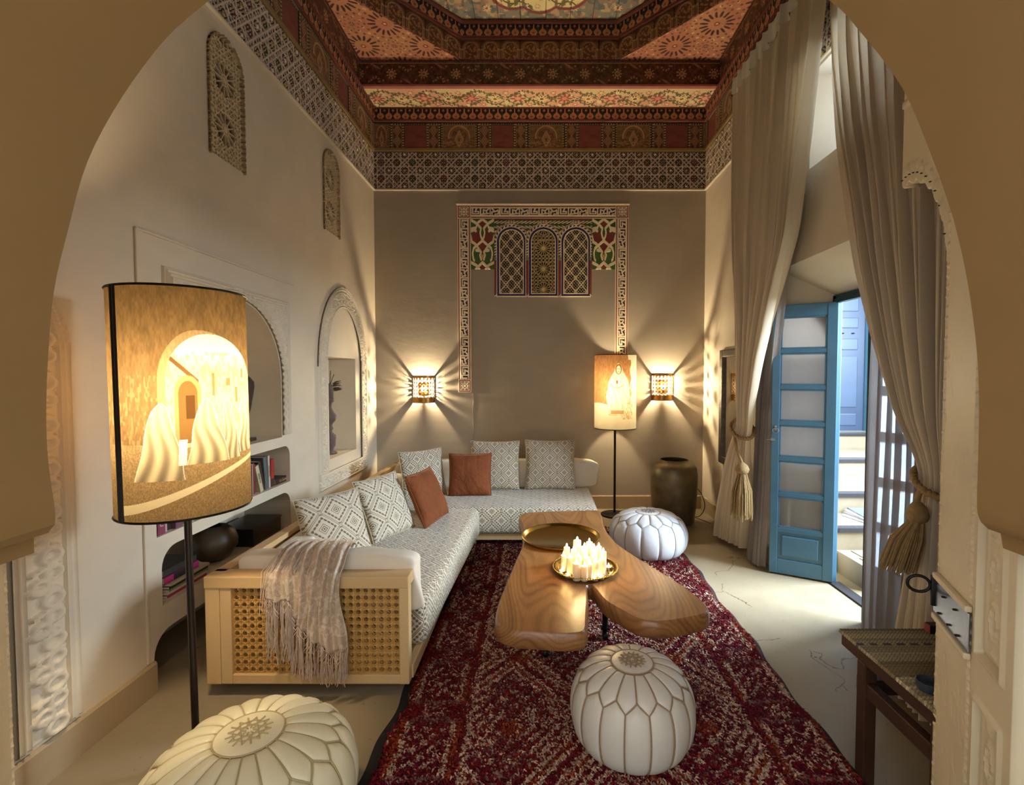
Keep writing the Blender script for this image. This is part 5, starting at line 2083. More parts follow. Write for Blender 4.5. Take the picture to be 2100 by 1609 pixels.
def velvet(name, c):
    m, nt, b = new_mat(name)
    vec, x, y, z = coords(nt)
    n = noise(nt, vec, 7, 4, 0.6, 1.0)
    nt.links.new(mixc(nt, n, tuple(np.array(c) * 0.8), tuple(np.clip(np.array(c) * 1.2, 0, 255))), b.inputs['Base Color'])
    b.inputs['Roughness'].default_value = 0.85
    b.inputs['Specular IOR Level'].default_value = 0.15
    b.inputs['Sheen Weight'].default_value = 0.35
    b.inputs['Sheen Roughness'].default_value = 0.4
    b.inputs['Sheen Tint'].default_value = L4((230, 160, 110))
    bump(nt, b, n + noise(nt, vec, 3, 3, 0.5, 1.5) * 2.0, 0.5, 0.03)
    return m


M_rust = velvet('rust_velvet', (122, 68, 38))

sofa = thing('corner_sofa', 'low pale oak corner sofa with lattice end panel and patterned mattress', 'sofa', (-1.06, 2.24, 0))
sl = -Vector(sofa.location)
X0, X1, ZP0, ZP1 = -1.545, -0.605, 0.065, 0.572
m = MB(); m.box((X0 + 0.034, 2.235, (ZP0 + ZP1 - 0.055) / 2), (0.066, 0.05, ZP1 - ZP0 - 0.055), bev=0.004); m.build('end_post', M_pale, sofa, loc=sl)
m = MB(); m.box((X0 + 0.094, 2.235, (ZP0 + ZP1 - 0.055) / 2), (0.052, 0.046, ZP1 - ZP0 - 0.055), bev=0.004); m.build('panel_stile', M_pale, sofa, loc=sl)
m = MB(); m.box((X1 - 0.022, 2.235, (ZP0 + ZP1 - 0.055) / 2), (0.044, 0.05, ZP1 - ZP0 - 0.055), bev=0.004); m.build('panel_stile', M_pale, sofa, loc=sl)
m = MB(); m.box(((X0 + X1) / 2, 2.255, ZP1 - 0.0275), (X1 - X0, 0.10, 0.055), bev=0.005); m.build('arm_rail', M_paleh, sofa, loc=sl)
m = MB(); m.box(((X0 + X1) / 2 + 0.04, 2.235, ZP0 + 0.022), (X1 - X0 - 0.16, 0.046, 0.044), bev=0.004); m.build('panel_rail', M_paleh, sofa, loc=sl)
# turned lattice, one carved block per opening
OX0, OX1, OZ0, OZ1 = X0 + 0.12, X1 - 0.044, ZP0 + 0.044, ZP1 - 0.055
NXL, NZL = 22, 12
cw, ch = (OX1 - OX0) / NXL, (OZ1 - OZ0) / NZL


def lattice_cell():
    mb = MB()
    n = 16
    vs, fs = [], []
    for k in range(n):
        a = 2 * PI * k / n
        r = 0.36 if k % 2 == 0 else 0.275
        ca_, sa_ = math.cos(a), math.sin(a)
        s = 0.5 / max(abs(ca_), abs(sa_))
        for (rr, yy) in ((s, -0.0095), (r + 0.05, -0.0125), (r, -0.0120), (r * 0.96, 0.010)):
            vs.append((ca_ * rr * cw, yy, sa_ * rr * ch))
    for k in range(n):
        k2 = (k + 1) % n
        for j in range(3):
            fs.append((k * 4 + j, k2 * 4 + j, k2 * 4 + j + 1, k * 4 + j + 1))
    # square corners
    for sx in (-1, 1):
        for sz in (-1, 1):
            vs.append((sx * 0.5 * cw, -0.010, sz * 0.5 * ch))
    base_ = n * 4
    mb.add(vs, fs)
    # turned beads on the edges
    for sx, sz in ((0.5, 0), (0, 0.5)):
        for off in (-0.13, 0.13):
            c = (sx * cw + (off * cw if sz else 0), -0.013, sz * ch + (off * ch if sx else 0))
            mb.lathe([(0, -0.0035), (0.0033, -0.002), (0.0036, 0.001), (0, 0.004)], 6, c)
    return mb.mesh('lattice_block', M_lattice, 40)


me_cell = lattice_cell()
for i in range(NXL):
    for j in range(NZL):
        o = bpy.data.objects.new('lattice_block', me_cell)
        link(o, sofa)
        o.location = (OX0 + (i + 0.5) * cw + sl.x, 2.238 + sl.y, OZ0 + (j + 0.5) * ch)
# base, backs, legs
m = MB(); m.box((-0.615, 3.22, 0.10), (0.035, 1.93, 0.065), bev=0.004); m.build('side_rail', M_paley, sofa, loc=sl)
m = MB(); m.box((-0.07, 4.195, 0.10), (1.12, 0.035, 0.065), bev=0.004); m.build('front_rail', M_paleh, sofa, loc=sl)
m = MB(); m.box((-1.06, 3.7, 0.10), (0.86, 2.8, 0.05)); m.box((-0.06, 4.65, 0.10), (1.1, 0.86, 0.05)); m.build('deck', M_pale, sofa, loc=sl)
m = MB(); m.box((-1.525, 3.70, 0.315), (0.04, 2.86, 0.50), bev=0.004); m.box((-1.515, 3.70, 0.557), (0.062, 2.86, 0.03), bev=0.004); m.build('back_board', M_paley, sofa, loc=sl)
m = MB(); m.box((-0.52, 5.12, 0.315), (2.04, 0.04, 0.50), bev=0.004); m.box((-0.52, 5.115, 0.557), (2.04, 0.062, 0.03), bev=0.004); m.build('back_board', M_paleh, sofa, loc=sl)
for (x, y) in ((-0.66, 2.5), (-1.45, 2.5), (-1.45, 5.0), (-0.585, 4.23), (0.44, 4.24), (0.44, 5.0), (-0.66, 3.9)):
    m = MB(); m.box((x, y, 0.041), (0.06, 0.05, 0.07), bev=0.004)
    m.build('leg', M_pale, sofa, loc=sl)


def soft_box(name, mat, x0, x1, y0, y1, z0, z1, bev, sag=0.0, skew=0.0, parent=None, loc=None, segs=(2, 2, 2)):
    bm = bmesh.new()
    bmesh.ops.create_cube(bm, size=1.0)
    bmesh.ops.scale(bm, vec=(x1 - x0, y1 - y0, z1 - z0), verts=bm.verts)
    bmesh.ops.bevel(bm, geom=list(bm.edges), offset=bev, segments=4, affect='EDGES', profile=0.5)
    bmesh.ops.subdivide_edges(bm, edges=[e for e in bm.edges if e.calc_length() > 0.2], cuts=14, use_grid_fill=True)
    for v in bm.verts:
        v.co += Vector(((x0 + x1) / 2, (y0 + y1) / 2, (z0 + z1) / 2))
        t = (v.co.y - y0) / (y1 - y0)
        if v.co.x > (x0 + x1) / 2: v.co.x += skew * t
        k = float(nz(np.array(v.co.x * 1.0), np.array(v.co.y), 3.0, 330)) - 0.5
        if v.co.z > (z0 + z1) / 2: v.co.z += sag * k
        v.co.x += 0.3 * sag * k
    me = bpy.data.meshes.new(name)
    bm.to_mesh(me); bm.free()
    finish(me, mat, 180)
    o = link(bpy.data.objects.new(name, me), parent)
    if loc is not None: o.location = loc
    return o


soft_box('mattress', M_seat, -1.50, -0.575, 2.41, 4.12, 0.125, 0.362, 0.045, 0.02, 0.065, sofa, sl)
soft_box('mattress', M_seat, -1.50, 0.50, 4.14, 5.09, 0.125, 0.358, 0.04, 0.016, 0.0, sofa, sl)


def pad(name, label, c, d, rot=(0, 0, 0), e=0.35, cat='bolster', mat=None, wr=0.012, seed=0):
    """soft stuffed pad (superellipsoid with creases)"""
    n, k = 48, 30
    a, b = np.meshgrid(np.linspace(-PI, PI, n, endpoint=False), np.linspace(-PI / 2, PI / 2, k), indexing='ij')
    f = lambda t, q: np.sign(t) * np.abs(t) ** q
    x = f(np.cos(b), e) * f(np.cos(a), e); y = f(np.cos(b), e) * f(np.sin(a), e); z = f(np.sin(b), e)
    P = np.dstack([x * d[0] / 2, y * d[1] / 2, z * d[2] / 2])
    w = wr * (nz(P[..., 0] + 5 + seed, P[..., 2] + P[..., 1] + 5, 7, 340 + seed) - 0.5)
    P = P * (1 + w[..., None] / max(0.1, min(d)) * 1.5)
    me = grid_mesh(name, P, mat or M_whitec, smooth=180, closed_u=True)
    o = link(bpy.data.objects.new(name, me))
    o.location = c; o.rotation_euler = rot
    tag(o, label, cat)
    return o


pad('bolster', 'long white cotton bolster along the sofa back under the shelves', (-1.40, 3.66, 0.455), (0.175, 2.3, 0.20), e=0.4, seed=1)
pad('bolster', 'white cotton bolster along the end wall behind patterned cushions', (-0.26, 5.0, 0.49), (1.66, 0.16, 0.28), e=0.2, seed=2)
pad('bolster', 'white cotton pad propped inside the lattice sofa end', (-1.01, 2.355, 0.50), (0.87, 0.115, 0.285), e=0.25, seed=3)


# cushions
def cushion(label, c, size, thick, yaw, lean, mat, roll=0.0, pipe=None, name='cushion', cat='cushion', seed=0):
    """local: face toward -y, bottom edge at z = 0"""
    n = 31
    u, v = np.meshgrid(np.linspace(-1, 1, n), np.linspace(-1, 1, n), indexing='ij')
    pin = 0.055
    px_ = u * (1 - pin * (1 - v ** 2)); pz = v * (1 - pin * (1 - u ** 2))
    t = (np.clip(1 - u ** 2, 0, 1) * np.clip(1 - v ** 2, 0, 1)) ** 0.42
    w = 0.10 * (nz(u + 3 + seed, v + 3, 2.2, 350 + seed) - 0.5) + 0.05 * np.sin(8 * u * v + seed)
    t = t * (1 + w)
    h = size / 2
    bulge = 0.06 * np.clip(-v, 0, 1)
    F = np.dstack([px_ * h, -t * thick / 2, pz * h + h]); B = np.dstack([px_ * h, t * thick / 2, pz * h + h])
    uvF = np.dstack([u * h, v * h])
    m1 = grid_mesh('a', F, mat, smooth=180, uv=uvF)
    m2 = grid_mesh('b', B, mat, smooth=180, uv=uvF, flip=True)
    bm = bmesh.new(); bm.from_mesh(m1); bm.from_mesh(m2)
    bmesh.ops.remove_doubles(bm, verts=bm.verts, dist=1e-4)
    me = bpy.data.meshes.new(name); bm.to_mesh(me); bm.free()
    bpy.data.meshes.remove(m1); bpy.data.meshes.remove(m2)
    finish(me, mat, 180)
    t_ = thing(name, label, cat, c)
    t_.rotation_mode = 'XYZ'
    t_.rotation_euler = (Matrix.Rotation(yaw, 3, 'Z') @ Matrix.Rotation(-lean, 3, 'X') @ Matrix.Rotation(roll, 3, 'Y')).to_euler()
    link(bpy.data.objects.new('cover', me), t_)
    ed = [(float(px_[i, 0]), float(pz[i, 0])) for i in range(n)] + [(float(px_[-1, j]), float(pz[-1, j])) for j in range(1, n)]
    ed += [(float(px_[i, -1]), float(pz[i, -1])) for i in range(n - 2, -1, -1)] + [(float(px_[0, j]), float(pz[0, j])) for j in range(n - 2, 0, -1)]
    mb = MB(); mb.tube([(p[0] * h, 0, p[1] * h + h) for p in ed], 0.004, 5, closed=True)
    mb.build('piping', pipe or mat, t_, smooth=60)
    return t_


M_pipe = plain('sand_piping', (196, 178, 140), 0.8, var=0.08)
cushion('patterned square cushion on the end-wall seat, behind the rust one', (-0.45, 4.80, 0.352), 0.49, 0.15, 0.0, 0.17, M_cush, pipe=M_pipe, seed=1)
cushion('patterned square cushion nearest the printed portrait lamp', (0.10, 4.80, 0.352), 0.50, 0.15, -0.02, 0.17, M_cush, pipe=M_pipe, seed=2)
cushion('rust velvet cushion standing on the end-wall seat', (-0.66, 4.565, 0.350), 0.405, 0.14, 0.06, 0.2, M_rust, pipe=M_rust, seed=3)
cushion('patterned cushion tucked in the sofa corner', (-1.06, 4.50, 0.352), 0.45, 0.13, 0.75, 0.22, M_cush, pipe=M_pipe, seed=4)
cushion('rust velvet cushion leaning on the shelf-side seat', (-0.80, 3.79, 0.352), 0.42, 0.15, 1.33, 0.42, M_rust, pipe=M_rust, seed=5)
cushion('patterned cushion leaning right behind the shelf-side rust cushion', (-1.03, 3.45, 0.350), 0.45, 0.14, 1.18, 0.42, M_cush2, pipe=M_pipe, seed=6)
cushion('patterned cushion nearest the lattice sofa end', (-1.215, 2.96, 0.350), 0.43, 0.15, 0.92, 0.40, M_cush2, pipe=M_pipe, seed=7)

# scarf over the end panel
M_silk, nt, b = new_mat('champagne_damask_silk')
vec, x, y, z = coords(nt)
n1 = noise(nt, vec, 26, 4, 0.6, 1.5)
nt.links.new(mixc(nt, X.m('GREATER_THAN', n1, 0.52) * 0.5, (184, 158, 130), (226, 206, 180)), b.inputs['Base Color'])
rr_ = n1 * 0.4 + 0.2
nt.links.new(rr_.v, b.inputs['Roughness'])
b.inputs['Sheen Weight'].default_value = 0.4
scarf = thing('silk_scarf', 'fringed champagne silk scarf draped over the lattice sofa end', 'scarf', (-1.06, 2.19, 0.1))
sc = -Vector(scarf.location)
NU, NV = 90, 70
prof = smooth_poly([(2.50, 0.600), (2.44, 0.643), (2.36, 0.672), (2.29, 0.664), (2.225, 0.600), (2.192, 0.575), (2.188, 0.50), (2.188, 0.40), (2.186, 0.30), (2.186, 0.24)], 8, False)
prof = np.array(prof)
cl = np.concatenate([[0], np.cumsum(np.hypot(*np.diff(prof, axis=0).T))]); cl /= cl[-1]
s, t = np.meshgrid(np.linspace(0, 1, NU), np.linspace(0, 1, NV), indexing='ij')
hem = 0.74 + 0.26 * np.interp(s, [0, .12, .3, .45, .6, .8, 1.0], [0.05, 0.1, 0.05, 0.35, 0.65, 1.0, 0.9]) - 0.10 * (s < 0.3)
tt = t * hem
py = np.interp(tt, cl, prof[:, 0]); pzv = np.interp(tt, cl, prof[:, 1])
gather = 0.62 + 0.38 * np.abs(tt - 0.30) / 0.7
xs = -1.065 + (s - 0.5) * 0.33 * np.clip(0.80 + 0.35 * tt, 0, 1.1) + 0.012 * np.sin(9 * tt + 5 * s)
fold = np.sin(2 * PI * (s * 6.5 + 0.5 * np.sin(3 * tt))) + 0.5 * np.sin(2 * PI * (s * 13 + tt))
py2 = py - 0.011 * (fold + 1.3) * (tt > 0.3) - 0.004
pz2 = pzv + 0.008 * (fold + 1.4) * (tt < 0.5)
me = grid_mesh('cloth', np.dstack([xs, py2, pz2]), M_silk, smooth=180)
o = link(bpy.data.objects.new('cloth', me), scarf); o.location = sc
md = o.modifiers.new('thick', 'SOLIDIFY'); md.thickness = 0.002
M_fringe = plain('silk_fringe', (196, 172, 150), 0.45, var=0.25, vscale=30)
mb = MB()
R = random.Random(5)
for i in range(230):
    si = min(NU - 1, int(R.random() * NU))
    p = Vector((float(xs[si, -1]), float(py2[si, -1]), float(pz2[si, -1])))
    g = round(p.x / 0.022) * 0.022
    L = min(p.z - 0.09 - 0.05 * R.random(), 0.17 + 0.12 * R.random())
    q1 = Vector((p.x * 0.6 + g * 0.4 + R.uniform(-.003, .003), p.y - R.uniform(0, .010), p.z - L * 0.3))
    q2 = Vector((g + R.uniform(-.009, .009), p.y - R.uniform(0, .010), p.z - L * 0.7))
    q3 = Vector((g + R.uniform(-.013, .013), p.y - R.uniform(0, .012), p.z - L))
    mb.tube([p, q1, q2, q3], 0.0016, 4, cap=False)
for i in range(90):     # loose fringe at the upper end and left side
    si = R.random()
    p = Vector((-1.21 + 0.20 * si, 2.47 - 0.16 * R.random(), 0.655 + 0.02 * R.random()))
    q = p + Vector((-0.03 - 0.05 * R.random(), -0.10 - 0.06 * R.random(), -0.012))
    e = Vector((q.x - 0.02 * R.random(), 2.178, 0.50 - 0.10 * R.random()))
    mb.tube([p, (p + q) / 2 + Vector((0, 0, 0.015)), Vector((q.x, 2.20, 0.60)), e], 0.0016, 4, cap=False)
for i in range(110):   # knotted net under the hem
    si = R.randrange(NU - 6)
    a_ = Vector((float(xs[si, -1]), float(py2[si, -1]) - 0.004, float(pz2[si, -1]) - 0.02 * R.randrange(3)))
    dx = R.choice((-0.018, 0.018))
    mb.tube([a_, a_ + Vector((dx * 0.5, -0.003, -0.012)), a_ + Vector((dx, 0, -0.024))], 0.0014, 4, cap=False)
o = mb.build('fringe', M_fringe, scarf, smooth=60, loc=sc); o['kind'] = 'stuff'

# ================================================================== COFFEE TABLE
TOP = [(-0.166, 3.73), (-0.13, 3.477), (-0.117, 3.15), (-0.150, 2.85), (-0.188, 2.503), (-0.208, 2.273), (-0.196, 2.13), (-0.125, 2.062), (0.015, 2.037), (0.13, 2.029), (0.200, 2.06),
       (0.221, 2.193), (0.243, 2.38), (0.250, 2.49), (0.272, 2.49), (0.310, 2.345), (0.368, 2.249), (0.431, 2.165), (0.478, 2.136), (0.545, 2.127), (0.678, 2.165), (0.765, 2.205), (0.802, 2.265),
       (0.792, 2.38), (0.74, 2.55), (0.633, 2.812), (0.525, 3.10), (0.480, 3.36), (0.474, 3.57), (0.488, 3.78), (0.478, 3.925), (0.36, 3.925), (0.198, 3.915), (-0.055, 3.875), (-0.14, 3.83)]
tb = thing('coffee_table', 'forked live-edge hardwood slab coffee table on black casters', 'coffee table', (0.25, 2.9, 0))
tl_ = -Vector(tb.location)
M_slab = wood_mat('polished_walnut_slab', (158, 102, 52), (192, 138, 78), (92, 52, 26), 4.0, 0.38, (2.4, 0.42, 2.4), 0.25, True)
ol = smooth_poly(TOP, 6)
area = sum(ol[i][0] * ol[(i + 1) % len(ol)][1] - ol[(i + 1) % len(ol)][0] * ol[i][1] for i in range(len(ol)))
if area < 0: ol = ol[::-1]


def inset(poly, d):
    n = len(poly)
    out = []
    for i in range(n):
        a, b_ = Vector(poly[i - 1]), Vector(poly[(i + 1) % n])
        t_ = (b_ - a).normalized()
        nn = Vector((-t_.y, t_.x))
        out.append((poly[i][0] + nn.x * d, poly[i][1] + nn.y * d))
    return out


ring = [(0.030, 0.315), (0.008, 0.322), (0.0, 0.335), (0.002, 0.375), (0.006, 0.392), (0.014, 0.400)]
mb = MB()
n = len(ol)
vs, fs = [], []
for d_, z_ in ring:
    vs += [(p[0], p[1], z_) for p in inset(ol, d_)]
for k in range(len(ring) - 1):
    for i in range(n):
        j = (i + 1) % n
        fs.append((k * n + i, k * n + j, (k + 1) * n + j, (k + 1) * n + i))
mb.add(vs, fs)
for d_, z_ in (ring[-1], ring[0]):
    pl = inset(ol, d_)
    tr = tessellate_polygon([[Vector((p[0], p[1], 0)) for p in pl]])
    mb.add([(p[0], p[1], z_) for p in pl], [tuple(q) for q in tr])
bm = bmesh.new()
me = mb.mesh('slab_top', M_slab)
bm.from_mesh(me); bmesh.ops.remove_doubles(bm, verts=bm.verts, dist=1e-5); bmesh.ops.recalc_face_normals(bm, faces=bm.faces); bm.to_mesh(me); bm.free()
me.polygons.foreach_set('use_smooth', np.ones(len(me.polygons), bool)); me.set_sharp_from_angle(angle=math.radians(35))
o = link(bpy.data.objects.new('slab_top', me), tb); o.location = tl_
for (x, y) in ((0.365, 2.68), (0.03, 2.52), (-0.02, 3.55), (0.36, 3.55)):
    m = MB(); m.tube([(x, y, 0.085), (x, y, 0.32)], 0.016, 10); m.box((x, y, 0.316), (0.10, 0.10, 0.008)); m.box((x, y, 0.086), (0.05, 0.04, 0.008))
    lg = m.build('leg', M_black, tb, smooth=40, loc=tl_)
    m = MB()
    m.box((x - 0.017, y, 0.062), (0.004, 0.03, 0.045), bev=0.001); m.box((x + 0.017, y, 0.062), (0.004, 0.03, 0.045), bev=0.001)
    m.build('caster_fork', M_steel, lg)
    m = MB(); m.lathe([(0, -0.012), (0.028, -0.012), (0.031, -0.008), (0.031, 0.008), (0.028, 0.012), (0, 0.012)], 20)
    m.v = [(v[2] + x, v[0] + y - 0.004, v[1] + 0.031 + RUGZ) for v in m.v]
    m.build('caster_wheel', M_black, lg, smooth=40)

M_brassp = plain('polished_brass', (196, 160, 84), 0.22, 1.0, 0.12, 8, bmp=0.05, bscale=30)
m = MB()
m.lathe([(0, 0.004), (0.235, 0.004), (0.243, 0.008), (0.252, 0.024), (0.258, 0.027), (0.262, 0.024), (0.262, 0.018), (0.255, 0.012), (0.246, 0.0), (0, 0.0)], 72)
o = m.build('brass_tray', M_brassp, smooth=50, loc=(0.141, 3.235, 0.401)); tag(o, 'large round empty brass tray on the coffee table', 'tray')
ct = thing('candle_tray', 'small round brass tray with beaded rim holding the candles', 'tray', (0.256, 2.715, 0.401))
m = MB(); m.lathe([(0, 0.005), (0.148, 0.005), (0.156, 0.010), (0.162, 0.019), (0.176, 0.022), (0.182, 0.020), (0.183, 0.016), (0.165, 0.012), (0.155, 0.0), (0, 0.0)], 64)
m.build('dish', M_brassp, ct, smooth=50)
m = MB()
for k in range(88):
    a = 2 * PI * k / 88
    m.lathe([(0, -0.004), (0.0045, -0.001), (0.0045, 0.002), (0, 0.0045)], 6, (0.181 * math.cos(a), 0.181 * math.sin(a), 0.0195))
m.build('beaded_rim', M_brassp, ct, smooth=60)

# candles
mm, nt, b = new_mat('ivory_wax')
vec, x, y, z = coords(nt)
nt.links.new(mixc(nt, noise(nt, vec, 20), (250, 238, 210), (255, 246, 226)), b.inputs['Base Color'])
b.inputs['Roughness'].default_value = 0.45
tr = nt.nodes.new('ShaderNodeBsdfTranslucent'); tr.inputs['Color'].default_value = L4((255, 232, 190))
ms = nt.nodes.new('ShaderNodeMixShader'); ms.inputs[0].default_value = 0.45
nt.links.new(b.outputs[0], ms.inputs[1]); nt.links.new(tr.outputs[0], ms.inputs[2]); nt.links.new(ms.outputs[0], nt.nodes['Material Output'].inputs['Surface'])
M_wax = mm
M_flame = emit('candle_flame', (255, 206, 120), 120)
M_wick = plain('wick', (40, 30, 24), 0.9)
M_alu = plain('tealight_cup', (200, 196, 190), 0.3, 1.0)
CAND = [(.197, 2.565, .100, .0205), (.238, 2.558, .086, .0175), (.270, 2.575, .092, .0145), (.134, 2.69, .096, .0145), (.166, 2.645, .100, .0165), (.305, 2.600, .095, .016), (.342, 2.632, .097, .018),
        (.356, 2.700, .112, .0175), (.155, 2.765, .115, .0175), (.212, 2.640, .110, .0195), (.217, 2.790, .150, .0215), (.252, 2.715, .138, .0185), (.258, 2.640, .104, .0175), (.288, 2.800, .135, .0185),
        (.306, 2.725, .128, .0195), (.192, 2.715, .120, .0165), (.301, 2.660, .106, .0155), (.340, 2.775, .116, .0165)]
WHERE = ['stoutest in front', 'middle front', 'slim front', 'leftmost rear', 'left', 'slim right front', 'right front', 'rightmost', 'left rear', 'stout centre-left', 'tallest', 'centre', 'short centre', 'rear', 'stout centre-right', 'slim centre-left', 'slim centre-right', 'right rear']
zc = 0.401 + 0.0052


def candle(i, x, y, h, r):
    t_ = thing('candle', 'lit ivory pillar candle on beaded tray, the %s one' % WHERE[i], 'candle', (x, y, zc), group='pillar candles on the beaded tray')
    m_ = MB(); m_.lathe([(0, 0), (r, 0), (r, h - 0.003), (r * 0.92, h), (r * 0.8, h - 0.002), (r * 0.5, h - 0.007), (0, h - 0.008)], 20); m_.build('wax', M_wax, t_, smooth=50)
    m_ = MB(); m_.tube([(0, 0, h - 0.01), (0.001, 0, h + 0.004)], 0.0012, 5); m_.build('wick', M_wick, t_)
    m_ = MB(); m_.lathe([(0, 0), (0.0035, 0.003), (0.0055, 0.008), (0.004, 0.015), (0.0015, 0.020), (0, 0.023)], 10, (0, 0, h + 0.001))
    f = m_.build('flame', M_flame, t_, smooth=180)
    f.visible_shadow = False


for i, q in enumerate(CAND): candle(i, q[0], q[1], q[2] * 0.9, q[3] * 1.06)
for i, (x, y) in enumerate(((.122, 2.655), (.152, 2.600), (.293, 2.562), (.328, 2.582), (.388, 2.715))):
    t_ = thing('tealight', 'tealight burning on the beaded tray, ' + ['beside the leftmost pillar', 'second from left along the rim', 'in front of slim right pillar', 'near the right front pillar', 'at the far right rim'][i], 'tealight', (x, y, zc), group='tealights on the beaded tray')
    m_ = MB(); m_.lathe([(0, 0), (0.018, 0), (0.019, 0.013), (0.0185, 0.013), (0.0175, 0.009)], 18); m_.build('cup', M_alu, t_, smooth=40)
    m_ = MB(); m_.lathe([(0.0175, 0.009), (0.006, 0.0098), (0, 0.0095)], 18); m_.build('wax', M_wax, t_, smooth=40)
    m_ = MB(); m_.lathe([(0, 0), (0.003, 0.003), (0.0045, 0.008), (0.003, 0.014), (0, 0.022)], 8, (0, 0, 0.010)); f = m_.build('flame', M_flame, t_, smooth=180); f.visible_shadow = False
for (x, y, z) in ((0.20, 2.63, 0.60), (0.31, 2.66, 0.60), (0.25, 2.77, 0.62)):
    light('candle_light', 'POINT', (x - 0.256, y - 2.715, z - 0.401), CANDLE_W, (1.0, 0.72, 0.36), 0.03, parent=ct)

# ================================================================== POUFS
def leather(name, c, r=0.38):
    return plain(name, c, r, var=0.05, vscale=5, bmp=0.10, bscale=30, spec=0.4)


def pouf(label, loc, R_, H_, mat, stitch, seed, rz=0.0, np_=16, seam_r=0.0022):
    t_ = thing('leather_pouf', label, 'pouf', loc, rz)
    # profile by arc parameter s: 0 = top centre, 1 = bottom rim
    pr = np.array([(0.0, 1.0), (0.25, 0.995), (0.48, 0.965), (0.70, 0.90), (0.87, 0.79), (0.965, 0.64), (1.0, 0.47), (0.985, 0.29), (0.93, 0.14), (0.83, 0.03), (0.74, 0.0)])
    pr = np.array(smooth_poly([tuple(p) for p in pr], 6, False)) * (R_, H_)
    cl_ = np.concatenate([[0], np.cumsum(np.hypot(*np.diff(pr, axis=0).T))]); cl_ /= cl_[-1]
    S1, SA, SB = 0.165, 0.40, 0.475

    def pos(th, s_, d=0.0):
        r = np.interp(s_, cl_, pr[:, 0]); z_ = np.interp(s_, cl_, pr[:, 1])
        e = 0.004
        dr = np.interp(np.clip(s_ + e, 0, 1), cl_, pr[:, 0]) - np.interp(np.clip(s_ - e, 0, 1), cl_, pr[:, 0])
        dz = np.interp(np.clip(s_ + e, 0, 1), cl_, pr[:, 1]) - np.interp(np.clip(s_ - e, 0, 1), cl_, pr[:, 1])
        l_ = np.hypot(dr, dz) + 1e-9
        nr, nz_ = -dz / l_, dr / l_
        r = r + nr * d; z_ = z_ + nz_ * d
        return np.stack([r * np.cos(th), r * np.sin(th), z_], -1)
    w = 2 * PI / np_
    zig = lambda q: SA + (SB - SA) * (1 - np.abs(2 * q - 1))          # q in 0..1 across a petal
    puff = 0.012 * R_ / 0.3
    n1, n2 = 13, 16
    q, k = np.meshgrid(np.linspace(0, 1, n1), np.linspace(0, 1, n2), indexing='ij')
    sp = S1 + k * (zig(q) - S1)
    bul = lambda q, k: (np.clip(4 * q * (1 - q), 0, 1) * np.clip(4 * k * (1 - k), 0, 1)) ** 0.35
    me1 = grid_mesh('panel', pos((q - 0.5) * w, sp, puff * bul(q, k) - 0.003), mat, smooth=180, flip=True)
    zg2 = lambda q: SA + (SB - SA) * np.abs(2 * q - 1)
    sp2 = zg2(q) + k * (1.0 - zg2(q))
    me2 = grid_mesh('side_panel', pos((q - 0.5) * w, sp2, puff * bul(q, k) - 0.003), mat, smooth=180, flip=True)
    for i in range(np_):
        o = link(bpy.data.objects.new('panel', me1), t_); o.rotation_euler = (0, 0, i * w)
        o = link(bpy.data.objects.new('side_panel', me2), t_); o.rotation_euler = (0, 0, (i + 0.5) * w)
    q, k = np.meshgrid(np.linspace(0, 2 * PI, 64, endpoint=False), np.linspace(0, S1, 16), indexing='ij')
    rr = np.interp(k, cl_, pr[:, 0])
    # embossed star on the medallion
    x_, y_ = rr * np.cos(q), rr * np.sin(q)
    rn = rr / rr.max()
    mo = link(bpy.data.objects.new('medallion', grid_mesh('medallion', pos(q, k, 0.004 * (1 - rn ** 6) + 0.001), mat, smooth=180, closed_u=True, flip=True)), t_)
    # seams and embroidery
    mb_ = MB()
    for i in range(np_):
        a0 = (i - 0.5) * w
        mb_.tube([tuple(pos(np.array(a0), np.array(s_), 0.0005)) for s_ in np.linspace(S1, SA, 8)], seam_r, 5)
        mb_.tube([tuple(pos(np.array(a0 + 0.5 * w), np.array(s_), 0.0005)) for s_ in np.linspace(SB, 0.97, 14)], seam_r, 5)
        mb_.tube([tuple(pos(np.array(a0 + f * w), np.array(float(zig(np.array(f)))), 0.0008)) for f in (0, 0.25, 0.5, 0.75, 1.0)], seam_r, 5)
    mb_.tube([tuple(pos(np.array(a), np.array(S1), 0.001)) for a in np.linspace(0, 2 * PI, 60, endpoint=False)], seam_r, 5, closed=True)
    mb_.build('seam_stitching', stitch, t_, smooth=60)
    mb_ = MB()
    rm = float(rr.max())
    def flat(rad, a):
        r_ = rad * rm
        s_ = np.interp(r_, pr[:12, 0], cl_[:12])
        return tuple(pos(np.array(a), np.array(s_), 0.004 * (1 - rad ** 6) + 0.0022))
    for i in range(8):
        a = 2 * PI * i / 8
        for b_ in (3,):
            P0, P1 = (0.62, a), (0.62, a + b_ * PI / 4)
            x0, y0, x1, y1 = P0[0] * math.cos(P0[1]), P0[0] * math.sin(P0[1]), P1[0] * math.cos(P1[1]), P1[0] * math.sin(P1[1])
            pts = []
            for f in np.linspace(0, 1, 9):
                xx, yy = x0 + (x1 - x0) * f, y0 + (y1 - y0) * f
                pts.append(flat(math.hypot(xx, yy), math.atan2(yy, xx)))
            mb_.tube(pts, seam_r * 0.8, 4)
        mb_.tube([flat(0.42, a + PI / 8), flat(0.66, a + PI / 8)], seam_r, 4)
        mb_.tube([flat(0.10, a), flat(0.20, a)], seam_r, 4)
    for rd in (0.24, 0.46):
        mb_.tube([flat(rd, a) for a in np.linspace(0, 2 * PI, 32, endpoint=False)], seam_r * 0.7, 4, closed=True)
